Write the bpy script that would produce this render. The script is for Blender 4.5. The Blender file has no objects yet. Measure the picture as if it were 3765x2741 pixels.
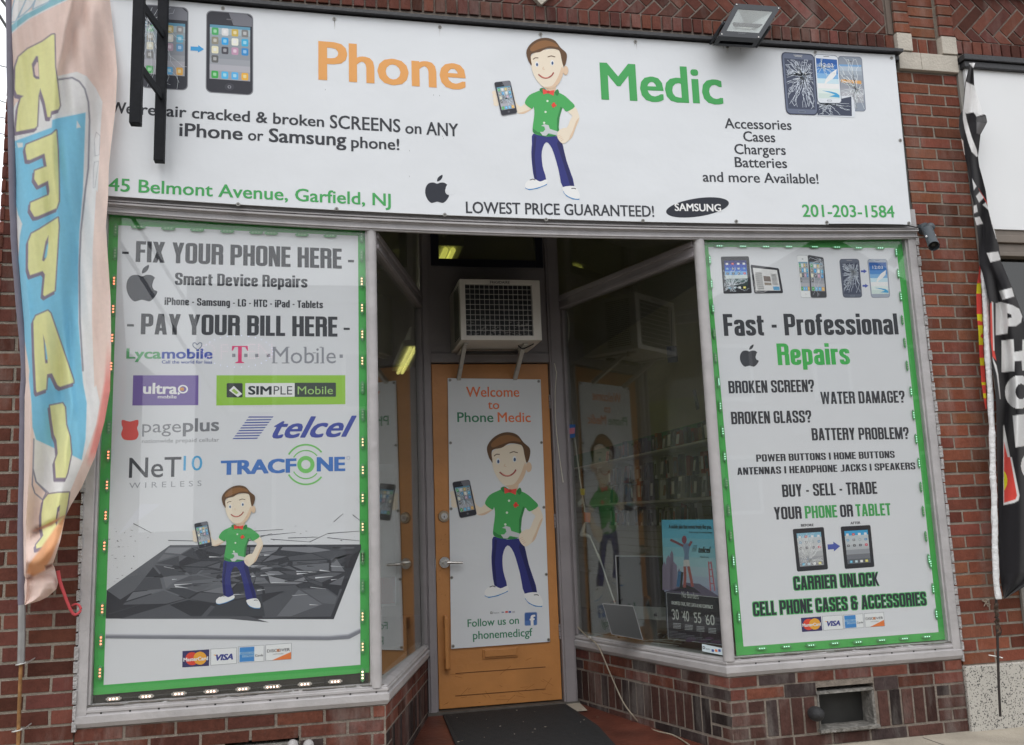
import bpy, bmesh, math, random
import numpy as np
from mathutils import Vector, Matrix
random.seed(7); np.random.seed(7)
SC = bpy.context.scene
COL = SC.collection
# ------------------------------------------------------------------ camera
SRC_W, SRC_H, FPX = 3765.0, 2741.0, 3300.0
CAM = np.array([0.0, -4.35135, 1.2])
CR = np.array([0.97858885, -0.20253861, -0.03663291])
CU = np.array([0.00354977, -0.16134668, 0.98689141])
CF = np.array([0.20579421, 0.96589097, 0.1571731])
cam_d = bpy.data.cameras.new('camera')
cam_d.sensor_fit = 'HORIZONTAL'; cam_d.sensor_width = 36.0
cam_d.lens = FPX / SRC_W * 36.0
cam_d.clip_start = 0.05; cam_d.clip_end = 2000
cam = bpy.data.objects.new('camera', cam_d); COL.objects.link(cam)
M = Matrix.Identity(4)
for i in range(3):
    M[i][0] = CR[i]; M[i][1] = CU[i]; M[i][2] = -CF[i]; M[i][3] = CAM[i]
cam.matrix_world = M
SC.camera = cam
# ------------------------------------------------------------------ light
SUN_EL, SUN_AZ = math.radians(52), math.radians(205)   # azimuth measured from +y clockwise
w = bpy.data.worlds.new("World"); SC.world = w; w.use_nodes = True
nt = w.node_tree; nt.nodes.clear()
sky = nt.nodes.new('ShaderNodeTexSky'); sky.sky_type = 'NISHITA'; sky.sun_disc = False
sky.sun_elevation = SUN_EL; sky.sun_rotation = SUN_AZ
sky.air_density = 1.0; sky.dust_density = 4.0; sky.ozone_density = 1.0
hs = nt.nodes.new('ShaderNodeHueSaturation'); hs.inputs['Saturation'].default_value = 0.16
mixs = nt.nodes.new('ShaderNodeMix'); mixs.data_type = 'RGBA'; mixs.inputs['Factor'].default_value = 0.72   # cloud cover
mixs.inputs[7].default_value = (11.0, 11.2, 11.5, 1)
bg = nt.nodes.new('ShaderNodeBackground'); bg.inputs['Strength'].default_value = 0.13
out = nt.nodes.new('ShaderNodeOutputWorld')
nt.links.new(sky.outputs[0], hs.inputs['Color']); nt.links.new(hs.outputs[0], mixs.inputs[6]); nt.links.new(mixs.outputs[2], bg.inputs['Color'])
nt.links.new(bg.outputs[0], out.inputs[0])
sd = bpy.data.lights.new('sun', 'SUN'); sd.energy = 0.5; sd.angle = math.radians(40); sd.color = (1.0, 0.97, 0.93)
so = bpy.data.objects.new('sun', sd); COL.objects.link(so)
to_sun = Vector((math.sin(SUN_AZ) * math.cos(SUN_EL), math.cos(SUN_AZ) * math.cos(SUN_EL), math.sin(SUN_EL)))
so.rotation_euler = to_sun.to_track_quat('Z', 'Y').to_euler()
so.location = (0, -8, 12)
SC.view_settings.view_transform = 'Standard'; SC.view_settings.look = 'None'
SC.view_settings.exposure = 0.34; SC.view_settings.gamma = 1.0
SC.cycles.max_bounces = 8; SC.cycles.transparent_max_bounces = 24
SC.cycles.caustics_reflective = False; SC.cycles.caustics_refractive = False
try: SC.cycles.use_denoising = True
except Exception: pass
# ------------------------------------------------------------------ pixel -> plane helpers
def ray(px, py):
    return CF + CR * (px - SRC_W / 2) / FPX + CU * (SRC_H / 2 - py) / FPX
def U(p, y):
    d = ray(*p); return CAM + d * ((y - CAM[1]) / d[1])
def UZ(p, z):
    d = ray(*p); return CAM + d * ((z - CAM[2]) / d[2])
def UP(p, o, n):
    d = ray(*p); return CAM + d * (np.dot(np.array(o) - CAM, n) / np.dot(d, n))
_tx = {'1': 0, '2': 900, '3': 1800, '4': 2765}; _ty = {'A': 0, 'B': 700, 'C': 1350, 'D': 2011}
def T(k, x, y):
    return (_tx[k[1]] + x * .4421, _ty[k[0]] + y * .4421)
def TT(k, *pts):
    return [T(k, *p) for p in pts]
# ------------------------------------------------------------------ materials
def s2l(c):
    c = c / 255.0
    return c / 12.92 if c <= 0.04045 else ((c + 0.055) / 1.055) ** 2.4
_mats = {}
def new_mat(name):
    m = bpy.data.materials.new(name); m.use_nodes = True
    return m, m.node_tree, m.node_tree.nodes['Principled BSDF']
def mat(name, rgb, rough=.6, metal=0., spec=.5, noise=0., nscale=20., bump=0., bscale=60., emis=None, estr=0., coat=0.):
    """rgb is linear base colour."""
    if name in _mats: return _mats[name]
    m, t, b = new_mat(name)
    b.inputs['Base Color'].default_value = (*rgb, 1); b.inputs['Roughness'].default_value = rough
    b.inputs['Metallic'].default_value = metal; b.inputs['Specular IOR Level'].default_value = spec
    if coat: b.inputs['Coat Weight'].default_value = coat
    if emis:
        b.inputs['Emission Color'].default_value = (*emis, 1); b.inputs['Emission Strength'].default_value = estr
    if noise or bump:
        tc = t.nodes.new('ShaderNodeTexCoord')
    if noise:
        n = t.nodes.new('ShaderNodeTexNoise'); n.inputs['Scale'].default_value = nscale; n.inputs['Detail'].default_value = 6
        t.links.new(tc.outputs['Object'], n.inputs['Vector'])
        r = t.nodes.new('ShaderNodeMapRange'); r.inputs['From Min'].default_value = .25; r.inputs['From Max'].default_value = .75
        r.inputs['To Min'].default_value = 1 - noise; r.inputs['To Max'].default_value = 1 + noise
        t.links.new(n.outputs['Fac'], r.inputs['Value'])
        mx = t.nodes.new('ShaderNodeMix'); mx.data_type = 'RGBA'; mx.blend_type = 'MULTIPLY'; mx.inputs['Factor'].default_value = 1
        mx.inputs[6].default_value = (*rgb, 1); t.links.new(r.outputs[0], mx.inputs[7])
        t.links.new(mx.outputs[2], b.inputs['Base Color'])
    if bump:
        n2 = t.nodes.new('ShaderNodeTexNoise'); n2.inputs['Scale'].default_value = bscale; n2.inputs['Detail'].default_value = 4
        t.links.new(tc.outputs['Object'], n2.inputs['Vector'])
        bp = t.nodes.new('ShaderNodeBump'); bp.inputs['Strength'].default_value = bump; bp.inputs['Distance'].default_value = .02
        t.links.new(n2.outputs['Fac'], bp.inputs['Height']); t.links.new(bp.outputs[0], b.inputs['Normal'])
    _mats[name] = m
    return m
PK = 1.18
def ink(r, g, b, rough=.5):
    """printed colour, from its sRGB look"""
    k = 'print_%d_%d_%d' % (r, g, b)
    return mat(k, tuple(min(.82, s2l(c) * PK) for c in (r, g, b)), rough, spec=.3)
def glow(name, rgb, s):
    return mat(name, (.6, .6, .6), .4, emis=rgb, estr=s)
def attr_mat(name, rough=.8, noise=.18, nscale=35., bump=.25, bscale=120., stain=0., spec=.3):
    """base colour from the mesh's own 'col' attribute (each brick its own fired colour)"""
    if name in _mats: return _mats[name]
    m, t, b = new_mat(name)
    a = t.nodes.new('ShaderNodeAttribute'); a.attribute_name = 'col'
    b.inputs['Roughness'].default_value = rough; b.inputs['Specular IOR Level'].default_value = spec
    src = a.outputs['Color']
    tc = t.nodes.new('ShaderNodeTexCoord')
    if noise:
        n = t.nodes.new('ShaderNodeTexNoise'); n.inputs['Scale'].default_value = nscale; n.inputs['Detail'].default_value = 8
        n.inputs['Roughness'].default_value = .7
        t.links.new(tc.outputs['Object'], n.inputs['Vector'])
        r = t.nodes.new('ShaderNodeMapRange'); r.inputs['From Min'].default_value = .3; r.inputs['From Max'].default_value = .7
        r.inputs['To Min'].default_value = 1 - noise; r.inputs['To Max'].default_value = 1 + noise
        t.links.new(n.outputs['Fac'], r.inputs['Value'])
        mx = t.nodes.new('ShaderNodeMix'); mx.data_type = 'RGBA'; mx.blend_type = 'MULTIPLY'; mx.inputs['Factor'].default_value = 1
        t.links.new(src, mx.inputs[6]); t.links.new(r.outputs[0], mx.inputs[7]); src = mx.outputs[2]
    if stain:      # soot and damp: big soft patches, drawn out downwards; and pale salt bloom
        for sc_, vs, a, c_ in ((2.2, .45, stain, (.30, .27, .25, 1)), (7., .25, stain * .55, (.42, .39, .36, 1))):
            mp = t.nodes.new('ShaderNodeMapping'); mp.inputs['Scale'].default_value = (sc_, sc_, sc_ * vs); mp.inputs['Location'].default_value = (sc_, 2.3, 1.1)
            n = t.nodes.new('ShaderNodeTexNoise'); n.inputs['Scale'].default_value = 1.; n.inputs['Detail'].default_value = 9; n.inputs['Roughness'].default_value = .65
            t.links.new(tc.outputs['Object'], mp.inputs[0]); t.links.new(mp.outputs[0], n.inputs['Vector'])
            r = t.nodes.new('ShaderNodeMapRange'); r.inputs['From Min'].default_value = .50; r.inputs['From Max'].default_value = .72; r.inputs['To Min'].default_value = 0; r.inputs['To Max'].default_value = a
            t.links.new(n.outputs['Fac'], r.inputs['Value'])
            mx = t.nodes.new('ShaderNodeMix'); mx.data_type = 'RGBA'; mx.blend_type = 'MULTIPLY' if vs > .4 else 'MIX'
            t.links.new(r.outputs[0], mx.inputs['Factor']); t.links.new(src, mx.inputs[6]); mx.inputs[7].default_value = c_; src = mx.outputs[2]
    t.links.new(src, b.inputs['Base Color'])
    if bump:
        n2 = t.nodes.new('ShaderNodeTexNoise'); n2.inputs['Scale'].default_value = bscale; n2.inputs['Detail'].default_value = 5
        mp = t.nodes.new('ShaderNodeMapping'); mp.inputs['Scale'].default_value = (1, 1, .5)
        t.links.new(tc.outputs['Object'], mp.inputs[0]); t.links.new(mp.outputs[0], n2.inputs['Vector'])
        bp = t.nodes.new('ShaderNodeBump'); bp.inputs['Strength'].default_value = bump; bp.inputs['Distance'].default_value = .01
        t.links.new(n2.outputs['Fac'], bp.inputs['Height']); t.links.new(bp.outputs[0], b.inputs['Normal'])
    _mats[name] = m
    return m
def glass_mat(name, tint=(.97, .975, .975), f0=.030, dirt_haze=.006):
    if name in _mats: return _mats[name]
    m = bpy.data.materials.new(name); m.use_nodes = True; t = m.node_tree; t.nodes.clear()
    o = t.nodes.new('ShaderNodeOutputMaterial'); tr = t.nodes.new('ShaderNodeBsdfTransparent'); tr.inputs[0].default_value = (*tint, 1)
    gl = t.nodes.new('ShaderNodeBsdfGlossy'); gl.inputs['Roughness'].default_value = .004; gl.inputs[0].default_value = (1, 1, 1, 1)
    lw = t.nodes.new('ShaderNodeLayerWeight'); lw.inputs['Blend'].default_value = .5
    p = t.nodes.new('ShaderNodeMath'); p.operation = 'POWER'; p.inputs[1].default_value = 5
    t.links.new(lw.outputs['Facing'], p.inputs[0])
    ma = t.nodes.new('ShaderNodeMath'); ma.operation = 'MULTIPLY_ADD'; ma.inputs[1].default_value = 1 - f0; ma.inputs[2].default_value = f0
    t.links.new(p.outputs[0], ma.inputs[0])
    mx = t.nodes.new('ShaderNodeMixShader'); t.links.new(ma.outputs[0], mx.inputs[0])
    t.links.new(tr.outputs[0], mx.inputs[1]); t.links.new(gl.outputs[0], mx.inputs[2])
    df = t.nodes.new('ShaderNodeBsdfDiffuse'); df.inputs[0].default_value = (.6, .6, .58, 1)
    nz = t.nodes.new('ShaderNodeTexNoise'); nz.inputs['Scale'].default_value = 4; nz.inputs['Detail'].default_value = 8
    tc = t.nodes.new('ShaderNodeTexCoord'); t.links.new(tc.outputs['Object'], nz.inputs['Vector'])
    mm = t.nodes.new('ShaderNodeMath'); mm.operation = 'MULTIPLY'; mm.inputs[1].default_value = dirt_haze * 2
    t.links.new(nz.outputs['Fac'], mm.inputs[0])
    m2 = t.nodes.new('ShaderNodeMixShader'); t.links.new(mm.outputs[0], m2.inputs[0])
    t.links.new(mx.outputs[0], m2.inputs[1]); t.links.new(df.outputs[0], m2.inputs[2])
    t.links.new(m2.outputs[0], o.inputs[0])
    _mats[name] = m
    return m
# ------------------------------------------------------------------ mesh builder
WL = {}
def root_loc(o):
    while o is not None and o.parent is not None: o = o.parent
    return WL.get(o.name, np.zeros(3)) if o is not None else np.zeros(3)
class MB:
    def __init__(s): s.v = []; s.f = []; s.m = []; s.c = []; s.mats = []; s.sm = []
    def mi(s, m):
        if m not in s.mats: s.mats.append(m)
        return s.mats.index(m)
    def face(s, pts, m, col=None, smooth=False):
        n = len(s.v); s.v += [tuple(map(float, p)) for p in pts]
        s.f.append(tuple(range(n, n + len(pts)))); s.m.append(s.mi(m)); s.c.append(col); s.sm.append(smooth)
    def add(s, verts, faces, m, col=None, smooth=False):
        n = len(s.v); s.v += [tuple(map(float, p)) for p in verts]; k = s.mi(m)
        for f in faces:
            s.f.append(tuple(n + i for i in f)); s.m.append(k); s.c.append(col); s.sm.append(smooth)
    def box(s, x0, x1, y0, y1, z0, z1, m, col=None, bev=0.):
        if x0 > x1: x0, x1 = x1, x0
        if y0 > y1: y0, y1 = y1, y0
        if z0 > z1: z0, z1 = z1, z0
        if bev:
            o = [Vector((x, y, z)) for x in (x0, x1) for y in (y0, y1) for z in (z0, z1)]
            s.solid(o, [(0, 1, 3, 2), (4, 6, 7, 5), (0, 4, 5, 1), (2, 3, 7, 6), (0, 2, 6, 4), (1, 5, 7, 3)], m, bev, col); return
        v = [(x, y, z) for x in (x0, x1) for y in (y0, y1) for z in (z0, z1)]
        s.add(v, [(0, 1, 3, 2), (4, 6, 7, 5), (0, 4, 5, 1), (2, 3, 7, 6), (0, 2, 6, 4), (1, 5, 7, 3)], m, col)
    def solid(s, verts, faces, m, bev, col=None, seg=2):
        bm = bmesh.new(); vs = [bm.verts.new(v) for v in verts]
        for f in faces: bm.faces.new([vs[i] for i in f])
        bmesh.ops.recalc_face_normals(bm, faces=bm.faces)
        bmesh.ops.bevel(bm, geom=list(bm.edges), offset=bev, segments=seg, profile=.5, affect='EDGES')
        bm.verts.index_update()
        s.add([v.co for v in bm.verts], [[v.index for v in f.verts] for f in bm.faces], m, col); bm.free()
    def obox(s, c, ax, ay, az, m, bev=0., col=None):
        """oriented box: centre and three half-axis vectors"""
        c, ax, ay, az = (Vector(map(float, q)) for q in (c, ax, ay, az))
        v = [c + ax * i + ay * j + az * k for i in (-1, 1) for j in (-1, 1) for k in (-1, 1)]
        F = [(0, 1, 3, 2), (4, 6, 7, 5), (0, 4, 5, 1), (2, 3, 7, 6), (0, 2, 6, 4), (1, 5, 7, 3)]
        if bev: s.solid(v, F, m, bev, col)
        else: s.add(v, F, m, col)
    def prism(s, poly, d, m, col=None):
        """extrude planar 3d polygon by vector d"""
        n = len(poly); P = [np.array(p, float) for p in poly]; d = np.array(d, float)
        v = P + [p + d for p in P]
        s.add(v, [tuple(range(n)), tuple(range(2 * n - 1, n - 1, -1))] + [(i, i + n, (i + 1) % n + n, (i + 1) % n) for i in range(n)], m, col)
    def tube(s, pts, r, m, n=8, smooth=True, caps=True, r1=None):
        P = [Vector(map(float, p)) for p in pts]; rings = []; up = Vector((0.123, .31, .94))
        for i, p in enumerate(P):
            t = (P[min(i + 1, len(P) - 1)] - P[max(i - 1, 0)]).normalized()
            a = t.cross(up)
            if a.length < 1e-4: a = t.cross(Vector((1, 0, 0)))
            a.normalize(); b = t.cross(a)
            rr = r if r1 is None else r + (r1 - r) * i / max(1, len(P) - 1)
            rings.append([p + (a * math.cos(2 * math.pi * k / n) + b * math.sin(2 * math.pi * k / n)) * rr for k in range(n)])
        v = [q for R in rings for q in R]; f = []
        for i in range(len(P) - 1):
            for k in range(n):
                f.append((i * n + k, i * n + (k + 1) % n, (i + 1) * n + (k + 1) % n, (i + 1) * n + k))
        s.add(v, f, m, None, smooth)
        if caps:
            s.face(rings[0], m); s.face(rings[-1][::-1], m)
    def cyl(s, p0, p1, r, m, n=16, r1=None): s.tube([p0, p1], r, m, n, r1=r1)
    def sphere(s, c, r, m, n=10):
        v = []; f = []
        if not hasattr(r, '__len__'): r = (r, r, r)
        for i in range(n + 1):
            for k in range(n * 2):
                a = math.pi * i / n; b = math.pi * k / n
                v.append((c[0] + r[0] * math.sin(a) * math.cos(b), c[1] + r[1] * math.sin(a) * math.sin(b), c[2] + r[2] * math.cos(a)))
        for i in range(n):
            for k in range(n * 2):
                f.append((i * n * 2 + k, i * n * 2 + (k + 1) % (n * 2), (i + 1) * n * 2 + (k + 1) % (n * 2), (i + 1) * n * 2 + k))
        s.add(v, f, m, None, True)
    def build(s, name, parent=None, bevel=0.):
        off = root_loc(parent) if parent is not None else np.zeros(3)
        me = bpy.data.meshes.new(name)
        me.from_pydata([tuple(np.array(p) - off) for p in s.v], [], s.f)
        for m in s.mats: me.materials.append(m)
        me.polygons.foreach_set('material_index', s.m)
        me.polygons.foreach_set('use_smooth', s.sm)
        if any(c is not None for c in s.c):
            a = me.color_attributes.new('col', 'FLOAT_COLOR', 'CORNER'); i = 0; buf = []
            for f, c in zip(s.f, s.c): buf += list((*(c or (.5, .5, .5)), 1)) * len(f)
            a.data.foreach_set('color', buf)
        me.update()
        o = bpy.data.objects.new(name, me); COL.objects.link(o)
        if parent is not None: o.parent = parent
        return o
def thing(name, label, cat, loc=(0, 0, 0), group=None):
    o = bpy.data.objects.new(name, None); COL.objects.link(o); o.location = loc; o.empty_display_size = .05
    WL[o.name] = np.array(loc, float)
    o['label'] = label; o['category'] = cat
    if group: o['group'] = group
    return o
def tag(o, label, cat, group=None):
    o['label'] = label; o['category'] = cat
    if group: o['group'] = group
    return o
def struct(o, kind='structure'):
    o['kind'] = kind; return o
# ------------------------------------------------------------------ print helpers
class Plane:
    """a printed surface: pixel outline -> real point on the surface, lifted by layer"""
    def __init__(s, o, n, right=(1, 0, 0), up=(0, 0, 1)):
        s.o = np.array(o, float); n = np.array(n, float); s.n = n / np.linalg.norm(n)
    def at(s, p, h=0.):
        q = UP(p, s.o, s.n); return q + s.n * h
def fplane(y): return Plane((0, y, 0), (0, -1, 0))
LAY = .0004
class Pic:
    def __init__(s, plane, base=1): s.mb = MB(); s.pl = plane; s.k = base
    def poly(s, pts, m, l=None):
        if l is None: s.k += .12; l = s.k
        s.mb.face([s.pl.at(p, l * LAY) for p in pts], m)
    def ell(s, c, rx, ry, m, rot=0., n=28, l=None):
        a = math.radians(rot); P = []
        for i in range(n):
            t = 2 * math.pi * i / n; x, y = rx * math.cos(t), ry * math.sin(t)
            P.append((c[0] + x * math.cos(a) - y * math.sin(a), c[1] + x * math.sin(a) + y * math.cos(a)))
        s.poly(P, m, l)
    def ring(s, c, r0, r1, m, a0=0, a1=360, n=36, sy=1., l=None):
        if l is None: s.k += .12; l = s.k
        P = []
        for i in range(n + 1):
            t = math.radians(a0 + (a1 - a0) * i / n)
            P.append(((c[0] + r0 * math.cos(t), c[1] - sy * r0 * math.sin(t)), (c[0] + r1 * math.cos(t), c[1] - sy * r1 * math.sin(t))))
        for i in range(n):
            s.poly([P[i][0], P[i][1], P[i + 1][1], P[i + 1][0]], m, l)
    def line(s, pts, w, m, l=None, w1=None):
        if l is None: s.k += .12; l = s.k
        n = len(pts) - 1
        for i in range(n):
            a, b = np.array(pts[i], float), np.array(pts[i + 1], float); d = b - a; L = np.hypot(*d)
            if L < 1e-6: continue
            nn = np.array([-d[1], d[0]]) / L / 2
            wa = w if w1 is None else w + (w1 - w) * i / n
            wb = w if w1 is None else w + (w1 - w) * (i + 1) / n
            s.poly([a + nn * wa, b + nn * wb, b - nn * wb, a - nn * wa], m, l)
    def build(s, name, parent): return s.mb.build(name, parent)
def quad(TL, TR, BR, BL):
    TL, TR, BR, BL = (np.array(p, float) for p in (TL, TR, BR, BL))
    return lambda u, v: (TL * (1 - u) + TR * u) * (1 - v) + (BL * (1 - u) + BR * u) * v
def rrect(q, u0, v0, u1, v1, ru, rv=None, n=5):
    rv = ru if rv is None else rv; P = []
    for cx, cy, a in ((u1 - ru, v0 + rv, -90), (u1 - ru, v1 - rv, 0), (u0 + ru, v1 - rv, 90), (u0 + ru, v0 + rv, 180)):
        for i in range(n + 1):
            t = math.radians(a + 90 * i / n); P.append(q(cx + ru * math.cos(t), cy + rv * math.sin(t)))
    return P
def smooth_poly(pts, n=4):
    """closed Catmull-Rom through the points"""
    P = [np.array(p, float) for p in pts]; N = len(P); o = []
    for i in range(N):
        a, b, c, d = P[i - 1], P[i], P[(i + 1) % N], P[(i + 2) % N]
        for k in range(n):
            t = k / n
            o.append(.5 * (2 * b + (c - a) * t + (2 * a - 5 * b + 4 * c - d) * t * t + (3 * b - a - 3 * c + d) * t ** 3))
    return o
def smooth_line(pts, n=6):
    P = [np.array(p, float) for p in pts]; o = []
    for i in range(len(P) - 1):
        a, b, c, d = P[max(i - 1, 0)], P[i], P[i + 1], P[min(i + 2, len(P) - 1)]
        for k in range(n):
            t = k / n
            o.append(.5 * (2 * b + (c - a) * t + (2 * a - 5 * b + 4 * c - d) * t * t + (3 * b - a - 3 * c + d) * t ** 3))
    o.append(P[-1]); return o
# text: queued as curves, all converted in one go at the end
_texts = []
_curves = {}
def text(s, plane, pL, pR, h, m, parent, bold=0., slant=0., name='lettering', lay=2.0, spacing=1., up=None, outline=None):
    """pL, pR: pixel ends of the ink on the baseline; h: cap height in pixels at the left end"""
    _texts.append(dict(s=s, pl=plane, pL=pL, pR=pR, h=h, m=m, parent=parent, bold=bold, slant=slant, name=name, lay=lay, sp=spacing, up=up))
    if outline: 
        om, ow = outline
        _texts.append(dict(s=s, pl=plane, pL=(pL[0] - h * ow * .5, pL[1]), pR=(pR[0] + h * ow * .5, pR[1]), h=h, m=om, parent=parent, bold=bold + ow, slant=slant, name='lettering_outline', ow=ow, lay=lay - .8, sp=spacing, up=up))
def flush_text():
    tmp = []
    for k, t in enumerate(_texts):
        c = bpy.data.curves.new('lettering_curve', 'FONT'); c.body = t['s']; 
        c.space_character = t['sp']; c.resolution_u = 3
        o = bpy.data.objects.new('lettering_curve', c); COL.objects.link(o); tmp.append(o)
    hc = bpy.data.curves.new('cap', 'FONT'); hc.body = 'H'; ho = bpy.data.objects.new('cap', hc); COL.objects.link(ho); tmp.append(ho)
    bpy.context.view_layer.update(); dg = bpy.context.evaluated_depsgraph_get()
    def grab(o):
        me = bpy.data.meshes.new_from_object(o.evaluated_get(dg)); n = len(me.vertices)
        a = np.zeros(n * 3); me.vertices.foreach_get('co', a); return me, a.reshape(n, 3)
    hm, hv = grab(ho); cap = hv[:, 1].max()
    for t, o in zip(_texts, tmp):
        me, v = grab(o)
        if len(v) == 0: continue
        x0, x1 = v[:, 0].min(), v[:, 0].max()
        PL = t['pl'].at(t['pL']); PR = t['pl'].at(t['pR'])
        PT = t['pl'].at((t['pL'][0], t['pL'][1] - t['h']))
        hm_ = np.linalg.norm(PT - PL)
        upv = np.array([0, 0, 1.]) if t['up'] is None else np.array(t['up'], float)
        b = PR - PL
        uu = (v[:, 0] - x0) / (x1 - x0); vv = v[:, 1] / cap
        bd = b / np.linalg.norm(b); bx, by = max(0, t['bold']), max(0, t['bold']) * .42 + t.get('ow', 0) * .6
        PL = PL + bd * hm_ * bx; b = b - 2 * bd * hm_ * bx
        P = PL + uu[:, None] * b + vv[:, None] * (upv * hm_ + bd * hm_ * t['slant']) + t['pl'].n * t['lay'] * LAY
        off = root_loc(t['parent'])
        P = P - off
        if bx > 0 or by > 0:      # heavier weight: overlaid copies a hair apart
            nv = len(P); F = [tuple(p.vertices) for p in me.polygons]; VV = []; FF = []; k = 0
            for sy in ((-1, 1) if by else (0,)):
                for sx in ((-1, -.5, 0, .5, 1) if bx > .03 else (-1, 0, 1)):
                    VV.append(P + bd * hm_ * bx * sx + upv * hm_ * by * sy + t['pl'].n * (4e-5 * k)); FF += [tuple(i + k * nv for i in f) for f in F]; k += 1
            bpy.data.meshes.remove(me); me = bpy.data.meshes.new('lettering'); me.from_pydata(np.concatenate(VV).tolist(), [], FF)
        else: me.vertices.foreach_set('co', P.ravel())
        me.materials.clear(); me.materials.append(t['m'])
        me.polygons.foreach_set('material_index', [0] * len(me.polygons)); me.update()
        ob = bpy.data.objects.new(t['name'], me); COL.objects.link(ob); ob.parent = t['parent']
    for o in tmp:
        c = o.data; bpy.data.objects.remove(o); bpy.data.curves.remove(c)
# ================================================================== HEAVY CONDENSED LETTERS (drawn as strokes, for the window posters)
_S, _TT = .205, .155
def fillet(P, r=.09, n=4):
    P = [np.array(p, float) for p in P]; o = [P[0]]
    for i in range(1, len(P) - 1):
        a, b, c = P[i - 1], P[i], P[i + 1]; la, lc = np.hypot(*(a - b)), np.hypot(*(c - b)); k = min(r, la * .5, lc * .5)
        p, q = b + (a - b) / la * k, b + (c - b) / lc * k
        for j in range(n + 1):
            t = j / n; o.append((1 - t) ** 2 * p + 2 * t * (1 - t) * b + t * t * q)
    o.append(P[-1]); return o
def stroke(P, sx=_S, sy=_TT, r=.09):
    Q = fillet(P, r); out = []
    for i in range(len(Q) - 1):
        pass
    L = []; R = []
    for i, q in enumerate(Q):
        d = Q[min(i + 1, len(Q) - 1)] - Q[max(i - 1, 0)]; d = d / (np.hypot(*d) + 1e-9)
        n = np.array([-d[1] * sx / 2, d[0] * sy / 2]); L.append(q + n); R.append(q - n)
    return [[L[i], L[i + 1], R[i + 1], R[i]] for i in range(len(Q) - 1)]
def glyph(ch):
    """-> (advance, list of polygons) in cap-height units"""
    s, t = _S, _TT; w = .54; l, B, T_ = s / 2, t / 2, 1 - t / 2; o = []
    def R_(x0, x1, y0, y1): o.append([(x0, y0), (x1, y0), (x1, y1), (x0, y1)])
    def st(*P, r=.11): o.extend(stroke(P, r=r))
    def dg(x0, y0, x1, y1, h=None): h = s * 1.02 if h is None else h; o.append([(x0 - h / 2, y0), (x0 + h / 2, y0), (x1 + h / 2, y1), (x1 - h / 2, y1)])
    rr = w - l; m = w / 2; X = .74 - t / 2; M_ = .54
    if ch == ' ': return .22, []
    if ch == '-': R_(.03, .27, .36, .50); return .30, o
    if ch in 'I|': R_(0, s, 0, 1); return s, o
    if ch == 'A': dg(s * .5, 0, m - .02, 1, .19); dg(w + .02 - s * .5, 0, m + .04, 1, .19); R_(.16, w - .14, .18, .32); return w + .02, o
    if ch == 'B': R_(0, s, 0, 1); st((l, T_), (rr, T_), (rr, M_), (l, M_)); st((l, M_), (rr, M_), (rr, B), (l, B)); return w, o
    if ch == 'C': st((rr, .62), (rr, T_), (l, T_), (l, B), (rr, B), (rr, .38)); return w, o
    if ch == 'D': R_(0, s, 0, 1); st((l, T_), (rr, T_), (rr, B), (l, B)); return w, o
    if ch in 'EF':
        R_(0, s, 0, 1); R_(s * .9, w - .10, 1 - t, 1); R_(s * .9, w - .13, .45, .60)
        if ch == 'E': R_(s * .9, w - .10, 0, t)
        return w - .10, o
    if ch == 'G': st((rr, .66), (rr, T_), (l, T_), (l, B), (rr, B), (rr, .50)); R_(m + .02, w, .40, .53); return w, o
    if ch == 'H': R_(0, s, 0, 1); R_(w - s, w, 0, 1); R_(s * .9, w - s * .9, .44, .60); return w, o
    if ch == 'J': st((rr - .08, 1), (rr - .08, B), (0, B)); return w - .08, o
    if ch == 'K': R_(0, s, 0, 1); dg(s * .9, .35, w - s * .5, 1, .2); dg(w - s * .45, 0, s * 1.1, .62, .2); return w + .02, o
    if ch == 'L': R_(0, s, 0, 1); R_(s * .9, w - .12, 0, t); return w - .12, o
    if ch == 'M': w = .72; R_(0, s * .85, 0, 1); R_(w - s * .85, w, 0, 1); dg(w / 2, .0, s * .62, 1, .19); dg(w / 2, 0, w - s * .62, 1, .19); return w, o
    if ch == 'N': R_(0, s * .9, 0, 1); R_(w - s * .9, w, 0, 1); dg(w - s * .62, 0, s * .62, 1, .2); return w, o
    if ch in 'O0': st((m, T_), (l, T_), (l, B), (rr, B), (rr, T_), (m, T_)); return w, o
    if ch == 'P': R_(0, s, 0, 1); st((l, T_), (rr, T_), (rr, .45), (l, .45)); return w, o
    if ch == 'R': R_(0, s, 0, 1); st((l, T_), (rr, T_), (rr, M_), (l, M_)); st((m, M_), (rr, M_ - .02), (rr, 0), r=.06); return w, o
    if ch == 'S': st((rr, .66), (rr, T_), (l, T_), (l, .60), (rr, .42), (rr, B), (l, B), (l, .33)); return w, o
    if ch == 'T': R_(m - s / 2 - .03, m + s / 2 - .03, 0, 1); R_(0, w - .06, 1 - t, 1); return w - .06, o
    if ch == 'U': st((l, 1), (l, B), (rr, B), (rr, 1)); return w, o
    if ch == 'V': dg(m, 0, s * .5, 1, .2); dg(m, 0, w - s * .5, 1, .2); return w, o
    if ch == 'W': w = .82; dg(w * .28, 0, s * .45, 1, .17); dg(w * .28, 0, w / 2, 1, .15); dg(w * .72, 0, w / 2, 1, .15); dg(w * .72, 0, w - s * .45, 1, .17); return w, o
    if ch == 'X': dg(s * .5, 0, w - s * .5, 1, .21); dg(w - s * .5, 0, s * .5, 1, .21); return w, o
    if ch == 'Y': R_(m - s / 2, m + s / 2, 0, .5); dg(m, .4, s * .5, 1, .2); dg(m, .4, w - s * .5, 1, .2); return w, o
    if ch == '?': st((l, .62), (l, T_), (rr, T_), (rr, .56), (m, .44), (m, .26)); R_(m - s / 2, m + s / 2, 0, .17); return w, o
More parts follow.
